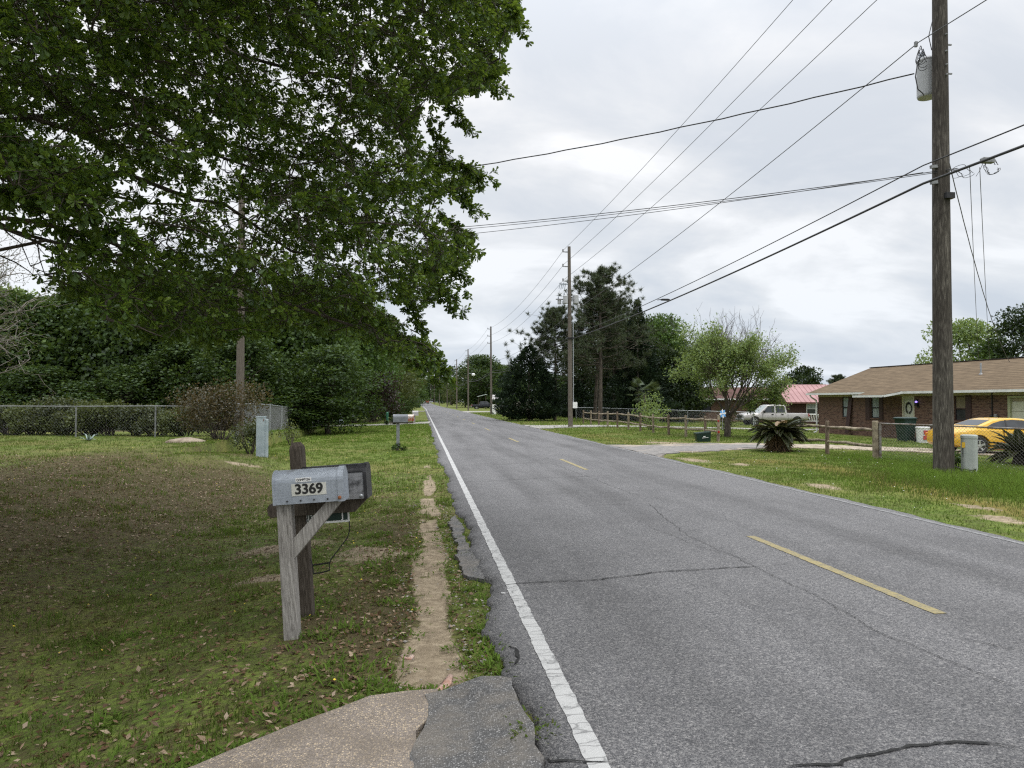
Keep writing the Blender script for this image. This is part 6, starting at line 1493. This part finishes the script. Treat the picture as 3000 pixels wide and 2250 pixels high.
# far avenue, both sides
GF = 'far trees lining the road'
for k, (kd, u, D, h, w_, lab) in enumerate((
    ('b', 1408, 215, 15.5, 17, 'big dark green tree beyond the yellow green hedge trees'), ('b', 1442, 225, 13.5, 15, 'dark tree right of the big dark one near shelter'),
    ('c', 1364, 235, 12.5, 8.5, 'tall olive tree behind the white box on the right verge'), ('c', 1325, 300, 9.6, 7.5, 'bushy olive tree touching the right verge'), ('d', 1394, 225, 7.5, 8, 'dark bush right of the olive trees'),
    ('b', 1294, 380, 10.0, 9, 'dark green bush at the right verge farther on'), ('d', 1322, 335, 11.0, 9, 'dark tree behind the sixth pole'), ('a', 1292, 430, 9.0, 9, 'green roadside bush near the far end on the right'),
    ('b', 1272, 470, 17, 26, 'large dusky tree closing the view at the road end'), ('b', 1250, 520, 16, 26, 'dusky tree just left of the road end'), ('a', 1196, 430, 13, 18, 'green tree on the left of the road end'), ('d', 1328, 430, 15, 18, 'dark tree right of the road end'), ('a', 1216, 300, 9, 12, 'green tree on left verge far beyond the bin'), ('e', 1470, 230, 7.5, 9, 'light green tree behind the shelter roof'), ('a', 1500, 205, 9.5, 11, 'mid green tree behind the cedar bush'), ('a', 1580, 190, 10, 16, 'mid green tree on the skyline left of the pines'), ('e', 1420, 300, 19, 20, 'pale tree top above the dark trees'), ('b', 1475, 260, 15, 14, 'dark pointed tree above the shelter'))): wood_tree(kd, lab, u, D, h, w_, GF, k*.9)
pine('pine_tree', 'open crowned tree around the sixth utility pole', T(1320, 330), 16.5, 91, GF, .45, .22)
# bare tree at far left
g = np.random.default_rng(92); x, y, z = T(-175, 22); t = thing('bare_tree', 'bare twigged grey tree reaching in at the left edge', 'tree', (x, y, z)); paths = [(np.array([(0,0,-.2),(.1,0,2.2),(.2,.1,4.6),(.2,.1,6.2)]), .16, .04)]
tips = []
for i in range(26):
    q = np.array([.15, 0, 1.6 + 4.2*(i/26)]); a = g.uniform(-.9, .9) if i % 3 else g.uniform(0, 6.28); L = (2.9 - 1.4*i/26)*(.7+.5*g.random()); e = q + L*np.array([math.cos(a), math.sin(a), .28+.3*g.random()]); P = curved(q, e, -.06 if i % 2 else .06, .03, 7, g); paths.append((P, .035, .012))
    for k in range(9):
        s_ = P[2+int(g.integers(0, 5))]; e2 = s_ + g.normal(0, .42, 3) + (e-q)*.18; P2 = curved(s_, e2, .05, .05, 5, g); paths.append((P2, .011, .004)); tips.append(e2)
        for _ in range(3): s3 = P2[1+int(g.integers(0, 4))]; e3 = s3+g.normal(0, .17, 3); paths.append((np.array([s3, e3]), .005, .002)); tips.append(e3)
tubes_mesh('trunk', paths, M['bark_pale'], t, 4)
tp_ = np.array(tips); n = len(tp_)*3; leaves('crown', np.repeat(tp_, 3, 0)+g.normal(0, .06, (n, 3)), runit(n, g), runit(n, g), np.full(n, .055), np.full(n, .03), g.random(n), M['leaf_olive'], 'card', t)

# ---------------------------------------------------------------- bins, boxes, litter
M['bin_green'] = noisy('dark_green_plastic', (.006,.022,.017), (.010,.032,.024), 4, .45, .02)
def wheelie(label, loc, rz, s=1.0, mat=None):
    t = thing('wheelie_bin', label, 'bin', loc, rz, scale=s); m_ = mat or M['bin_green']
    MB().loft([rr2 for rr2 in [[(a, b, zz_) for a, b in rrect(.23+.07*f, .26+.08*f, .05)] for f, zz_ in ((0, .06), (.25, .3), (1, 1.0))]]).build('body', m_, t, auto=35)
    MB().loft([[(a, b-.02, zz_) for a, b in rrect(.34*k, .38*k, .06)] for zz_, k in ((1.0, 1), (1.05, 1), (1.09, .8))]).build('lid', m_, t, auto=35)
    MB().tube([(-.25, .40, .95), (.25, .40, .95)], .02, 6).build('handle', m_, t)
    for s_ in (-.27, .27): MB().lathe([(.1, -.03), (.1, .03)], 14, Matrix.Translation((s_, .26, .1)) @ Matrix.Rotation(R(90), 4, 'Y')).build('wheel', M['rubber'], t)
    return t
x, y, z = at(2652, 36.2); wheelie('dark green wheelie bin standing by the brick house door', (x, y, z), R(-80), 1.12)
x, y, z = at(1227.5, 205); wheelie('green wheelie bin at left road edge far away', (x, y, z), R(10), 1.5)
x, y, z = at(2702, 35.5); t = thing('bucket', 'white bucket with red label beside the wheelie bin', 'bucket', (x, y, z))
MB().lathe([(.26, 0), (.28, .3), (.31, .72)], 20).build('body', M['white'], t, auto=40); MB().lathe([(.325, .70), (.325, .75), (.28, .765)], 20).build('rim', M['white'], t, auto=40)
MB().prism([(R(200)+k*.1, 0) for k in range(0)] or [(-.17, .16), (.17, .16), (.17, .34), (-.17, .34)], -.305, -.27, lambda a, b, tt: (a, tt, b)).box(-.15, .15, -.31, -.27, .42, .60).build('label_patch', noisy('red_print', (.42,.05,.045), (.5,.08,.07), 6, .6, 0), t)
x, y, z = at(1517*o_+2, 30.2); t = thing('newspaper_bin', 'green plastic bin tilted on the grass in front of fence end', 'bin', (x, y, z), R(-8)); t.rotation_euler = (R(2), R(-6), R(-8))
MB().loft([[(a, b, zz_) for a, b in rrect(.26+.05*f, .18+.04*f, .03)] for f, zz_ in ((0, .0), (1, .36))]).build('body', M['bin_green'], t, auto=35)
MB().loft([[(a, b, zz_) for a, b in rrect(.32, .23, .03)] for zz_ in (.355, .40)]).build('lid', M['bin_green'], t, auto=35)
MB().box(-.02, .06, -.218, -.200, .215, .25).box(-.08, .18, -.214, -.195, .175, .19).build('marking', M['white'], t)
x, y, z = at(1135, 56.5); t = thing('marker_post', 'short dark green marker post in weeds beside crossing driveway', 'post', (x, y, z))
MB().lathe([(.09, -.1), (.09, .7), (.1, .72), (.1, .95), (.04, 1.0)], 14).build('post', noisy('green_marker', (.02,.10,.06), (.03,.14,.08), 5, .5, 0), t, auto=40)
shrub('shrub', 'small dark tuft around the green marker post', T(1143, 56.2), .5, .9, M['leaf_deep'], 65, 400, .12, 5)
shrub('shrub', 'small green tuft growing round foot of dull grey mailbox', T(1168, 25.3), .26, .5, M['leaf_mid'], 66, 420, .06, 6)
# lawn furniture and trailer behind the silver pickup
x, y, z = at(2382, 66); t = thing('lawn_swing', 'white slatted garden swing seat behind the silver pickup tail', 'garden seat', (x, y, z), R(-5))
mb = MB()
for k in range(9): mb.beam((-.9+k*.22, -.1, 1.0), (-.7+k*.22, .1, .45), .10, .03)
mb.build('slats', M['white'], t); MB().beam((-1.0, -.12, 1.02), (1.1, -.12, 1.02), .08, .06).beam((-.8, .12, .42), (1.3, .12, .42), .08, .06).build('frame', M['white'], t)
for s_ in (-.9, 1.15): MB().beam((s_, .1, .5), (s_, .1, -.05), .07, .07).build('leg', M['white'], t)
# torn pink plastic on the path, stones, painted spot
def ribbon(name, pts, w_, mat, label, cat, h=.008):
    mb = MB(); rings = []; g_ = np.random.default_rng(5)
    for i, (x, y) in enumerate(pts):
        a = np.array(pts[max(i-1, 0)]); b = np.array(pts[min(i+1, len(pts)-1)]); d = unit(b-a); nn = np.array([-d[1], d[0]]); z = tz(x, y) + .0
        ww = w_*(.75+.5*math.sin(math.pi*(i+.5)/len(pts)))*(.85+.3*g_.random())
        rings.append([(x+nn[0]*s_*ww, y+nn[1]*s_*ww, z + zz_ - .007 + .006*g_.normal()) for s_, zz_ in ((-.5, .0), (-.35, h), (0, h*1.25), (.3, h*.6), (.5, .004), (0, -.01))])
    mb.loft(rings); o = mb.build(name, mat, None, smooth=True); return tag(o, label, cat)
M['pink'] = noisy('faded_terracotta_plastic', (.34,.19,.14), (.46,.35,.29), 16, .7, .3)
q = ov((876,1450),(885,1460),(905,1465),(930,1463),(955,1455),(968,1443),(973,1430))
ribbon('plastic_strip', [tuple(p) for p in q], .05, M['pink'], 'curved torn pinkish plastic strip at the near end of sandy path', 'debris')
q = ov((869,1386),(876,1391),(884,1390),(891,1386)); ribbon('plastic_scrap', [tuple(p) for p in q], .04, M['pink'], 'small crumpled orange pink scrap beside the sandy path', 'debris')
g = np.random.default_rng(96)
stones = []
for k in range(800):
    yy = 3.9 + 8.5*g.random()**1.3; xx = g.choice([.36, -.15, .42, .3]) + g.normal(0, .07); stones.append((xx, yy, .004+.013*g.random()**2))
mb = MB()
for (xx, yy, r_) in stones:
    z = tz(xx, yy); k = [(1+.3*g.normal()) for _ in range(6)]
    mb.add([(xx+r_*k[0], yy, z+r_*.3), (xx-r_*k[1], yy, z+r_*.3), (xx, yy+r_*k[2], z+r_*.2), (xx, yy-r_*k[3], z+r_*.2), (xx, yy, z+r_*.8), (xx, yy, z-r_*.5)], [(0,2,4),(2,1,4),(1,3,4),(3,0,4),(2,0,5),(1,2,5),(3,1,5),(0,3,5)])
tag(mb.build('gravel', noisy('verge_gravel', (.13,.12,.11), (.36,.33,.29), 40, .9, 0)), kind='stuff')
p = gp(1087*o_, 1281*o_); mb = MB(); mb.lathe([(.022, 0), (.021, .003)], 9, Matrix.Translation((p[0], p[1], crown(p[0], p[1])+.003))); tag(mb.build('paint_spot', M['paint_white']), kind='structure')

# ---------------------------------------------------------------- grass, weeds, fallen leaves
def blocked(x, y):
    b = (x > road_left(y) - .01) & (x < 7.0)
    b |= (y < 4.22) & (x > -.02) & (x < .6)
    for px, py in POLYS: b |= inpoly(x, y, px, py)
    return b
def inpoly(x, y, px, py):
    c = np.zeros(len(x), bool); j = len(px)-1
    for i in range(len(px)):
        c ^= ((py[i] > y) != (py[j] > y)) & (x < (px[j]-px[i])*(y-py[i])/(py[j]-py[i]+1e-12)+px[i]); j = i
    return c
cp_ = np.array(E(cpts) + E(bnd)[1:] + [(-.02, 2.2), (-.05, -5), (-4.5, -5), (-4.2, .5), (-2.4, 2.6)])
dr_ = np.array([(6.92, 20.6), (8.0, 22.2), (10.5, 23.3), (13, 24.6), (16.5, 25.4), (16.5, 28.2), (13, 27.9), (10, 27.6), (8, 26.9), (6.9, 27.3)])
POLYS = [(cp_[:, 0], cp_[:, 1]), (dr_[:, 0], dr_[:, 1])]
GB = []
def blades(n, x0, x1, y0, y1, len0, w0, dens, ybias=1.6, tint=None, seed=0, lean=.55):
    g = np.random.default_rng(seed)
    x = g.uniform(x0, x1, n); y = y0 + (y1-y0)*g.random(n)**ybias
    ok = ~blocked(x, y); x, y = x[ok], y[ok]
    pr = dens(x, y); ok = g.random(len(x)) < pr; x, y = x[ok], y[ok]; n = len(x)
    u_, v_, w_ = pix(np.stack([x, y, 0*x], 1)); ok = (u_ > -250) & (u_ < 3250); x, y, n = x[ok], y[ok], int(ok.sum())
    z = terrain(x, y)
    a = g.random(n)*6.28; l_ = g.random(n)*lean + .1
    D = np.stack([np.cos(a)*l_, np.sin(a)*l_, np.ones(n)], 1); U = np.stack([-np.cos(a), -np.sin(a), .3+0*a], 1)
    clump = fbm(x, y, 3.0, 17+seed)
    L = len0(x, y)*(.5+.9*g.random(n)); W = np.full(n, w0)*(.7+.6*g.random(n))
    tn = np.clip(tint(x, y) + 1.1*(clump-.5) + .22*g.normal(size=n), 0, 1)
    GB.append((np.stack([x, y, z-.006], 1), D, U, L, W, tn))
near_d = lambda x, y: np.clip((1 - 1.02*m_path(x, y))*(1 - .5*m_soil_shade(x, y)) * (.25 + 1.5*(fbm(x, y, 1.8, 5)-.22)) * np.clip(.15 + 5*(fbm(x, y, 5.5, 31)-.42), .12, 1.3) * (1-.8*np.clip(m_sand(x, y)-.2, 0, 1)), 0, 1)
blades(300000, -9.5, .58, 2.5, 13, lambda x, y: .034 + .05*np.clip(fbm(x, y, 2.2, 6)-.35, 0, 1) + .02*blob(x, y, -2.6, 8, 1.3, 3), .0066, near_d, 1.45, lambda x, y: .60 - .42*m_soil_shade(x, y) + .10*(x > -1.2) + .15*m_lush(x, y), 1)
blades(110000, -20, -6, 12, 32, lambda x, y: .05 + .03*fbm(x, y, 1.2, 6), .012, near_d, 1.0, lambda x, y: .50 - .2*m_soil_shade(x, y), 5)
blades(120000, -7, .56, 11, 34, lambda x, y: .05 + .04*fbm(x, y, 1.2, 6), .011, near_d, 1.2, lambda x, y: .62 - .3*m_soil_shade(x, y) + .06*sstep(18, 24, y), 2)
right_d = lambda x, y: np.clip((1-1.1*np.clip(m_sand(x, y), 0, 1)) * (.35 + .9*m_lush(x, y) + .9*(fbm(x, y, 1.2, 9)-.3)) * (1-.75*m_rust(x, y)), 0, 1)
blades(190000, 6.98, 19, 7, 24, lambda x, y: .045 + .15*m_lush(x, y)*(.5+fbm(x, y, 2, 3)), .010, right_d, 1.0, lambda x, y: .58 + .25*m_lush(x, y) - .55*m_rust(x, y), 3)
blades(90000, 6.98, 24, 24, 48, lambda x, y: .06 + .03*fbm(x, y, .8, 3), .018, lambda x, y: np.clip((1-1.1*m_sand(x, y))*(.3+.8*(fbm(x, y, .9, 9)-.3)), 0, 1), 1.0, lambda x, y: .58 - .4*m_rust(x, y), 4)
blades(60000, -8, .5, 33, 64, lambda x, y: .08 + .04*fbm(x, y, 1.2, 6), .028, near_d, 1.0, lambda x, y: .70 + 0*x, 6)
blades(60000, 6.98, 34, 46, 110, lambda x, y: .10 + .04*fbm(x, y, .8, 3), .04, lambda x, y: np.clip(.3+.8*(fbm(x, y, .9, 9)-.3), 0, 1), 1.0, lambda x, y: .58 + 0*x, 7)
cat_ = [np.concatenate(k) for k in zip(*GB)]
# drop far-off blades that stand on the sandy drive
tag(leaves('grass', *cat_, M['grass'], 'blade'), kind='stuff')
# weeds: broader tufts by the path and posts
g = np.random.default_rng(120); WP = []
spots = [(-.72, 5.05, .20), (-.62, 5.5, .17), (-.55, 4.75, .14), (-.40, 4.62, .2), (-.28, 4.4, .13), (-.22, 6.2, .12), (-.32, 6.9, .12), (-.42, 7.6, .2), (-.2, 8.1, .18), (.42, 4.75, .15), (.46, 4.55, .16), (.52, 5.3, .15), (.5, 4.35, .13), (.40, 5.0, .14), (.52, 6.1, .13), (.44, 6.5, .1), (-.9, 4.35, .13), (-1.5, 3.9, .14), (-2.1, 3.5, .16), (-.75, 4.1, .13), (.55, 3.75, .06), (.56, 3.55, .07), (.56, 3.62, .06), (.53, 7.9, .1), (.47, 9.2, .1), (.42, 10.3, .1), (-1.3, 5.2, .12), (-1.75, 4.4, .12), (-2.6, 4.2, .14), (-.55, 9.4, .16), (.30, 9.9, .1), (-.35, 10.4, .15), (-2.4, 6.2, .16), (-1.6, 6.9, .13), (-.5, 8.7, .2), (-.85, 6.1, .16)]
cq = np.array(E(cpts)); 
for q_ in np.linspace(0, len(cq)-1.01, 26):
    a_, b_ = cq[int(q_)], cq[int(q_)+1]; p_ = a_+(b_-a_)*(q_-int(q_)); spots.append((p_[0]-.03+g.normal(0, .03), p_[1]+.05+g.normal(0, .03), .05+.05*g.random()))
for y_ in np.arange(4.4, 9.5, .32): spots.append((road_left(y_)-.05+g.normal(0, .02), y_, .05+.05*g.random())); spots.append((-.11+g.normal(0, .05), y_, .04+.05*g.random())); spots.append((.28+g.normal(0, .04), y_, .04+.05*g.random()))
for (x, y, s_) in spots:
    n = int(130*s_/.15*g.uniform(.5, 1.2)); ex, ey = g.uniform(.6, 1.6, 2); a = g.random(n)*6.28; rr_ = s_*np.sqrt(g.random(n))*1.1
    xx, yy = x+ex*rr_*np.cos(a)+g.normal(0, .03, n), y+ey*rr_*np.sin(a)+g.normal(0, .03, n); l_ = .4+2.0*g.random(n); b = a + g.normal(0, .8, n)
    WP.append((np.stack([xx, yy, terrain(xx, yy) + (.05 if y < 3.9 and x > .5 else 0)], 1), np.stack([np.cos(b)*l_, np.sin(b)*l_, np.ones(n)], 1), np.stack([-np.cos(b), -np.sin(b), .8+0*b], 1), np.minimum(s_, .15)*(.15+.6*g.random(n)**1.5), .009+.010*g.random(n), np.clip(.72+.18*g.normal(size=n) - (.3 if y < 3.9 and x > .5 else 0), 0, 1)))
tag(leaves('weeds', *[np.concatenate(k) for k in zip(*WP)], M['grass'], 'blade'), kind='stuff')
for nm_, rg, mt_, k_ in (('wildflowers', (6.98, 18, 8, 30), noisy('white_petals', (.6,.6,.55), (.75,.75,.7), 9, .6, 0), 420), ('wildflowers', (-8, .4, 3.5, 26), noisy('yellow_petals', (.55,.42,.03), (.65,.5,.05), 9, .6, 0), 260)):
    x = g.uniform(rg[0], rg[1], k_); y = g.uniform(rg[2], rg[3], k_); ok = ~blocked(x, y) & (m_path(x, y) < .2); x, y = x[ok], y[ok]; k_ = len(x)
    tag(leaves(nm_, np.stack([x, y, terrain(x, y)+.05+.05*g.random(k_)], 1), runit(k_, g)*np.array([1, 1, .3]), np.array([0, -.4, 1.0]) + g.normal(0, .3, (k_, 3)), .014+.012*g.random(k_), np.full(k_, .016), g.random(k_), mt_, 'card'), kind='stuff')
n = 70000; x = g.uniform(-10, .45, n); y = 2.6 + 16*g.random(n)**1.5; ok = ~blocked(x, y) & (g.random(n) < .10 + .75*m_soil_shade(x, y)) & (m_path(x, y) < .5); x, y = x[ok], y[ok]; n = len(x)
D = np.stack([g.normal(size=n), g.normal(size=n), .25*g.normal(size=n)], 1)
tag(leaves('leaf_litter', np.stack([x, y, terrain(x, y)+.008], 1), D, np.array([0, 0, 1.0]) + g.normal(0, .35, (n, 3)), (.025+.045*g.random(n)), .012+.022*g.random(n), np.clip(.5+.27*g.normal(size=n), 0, 1), M['litter'], 'card'), kind='stuff')
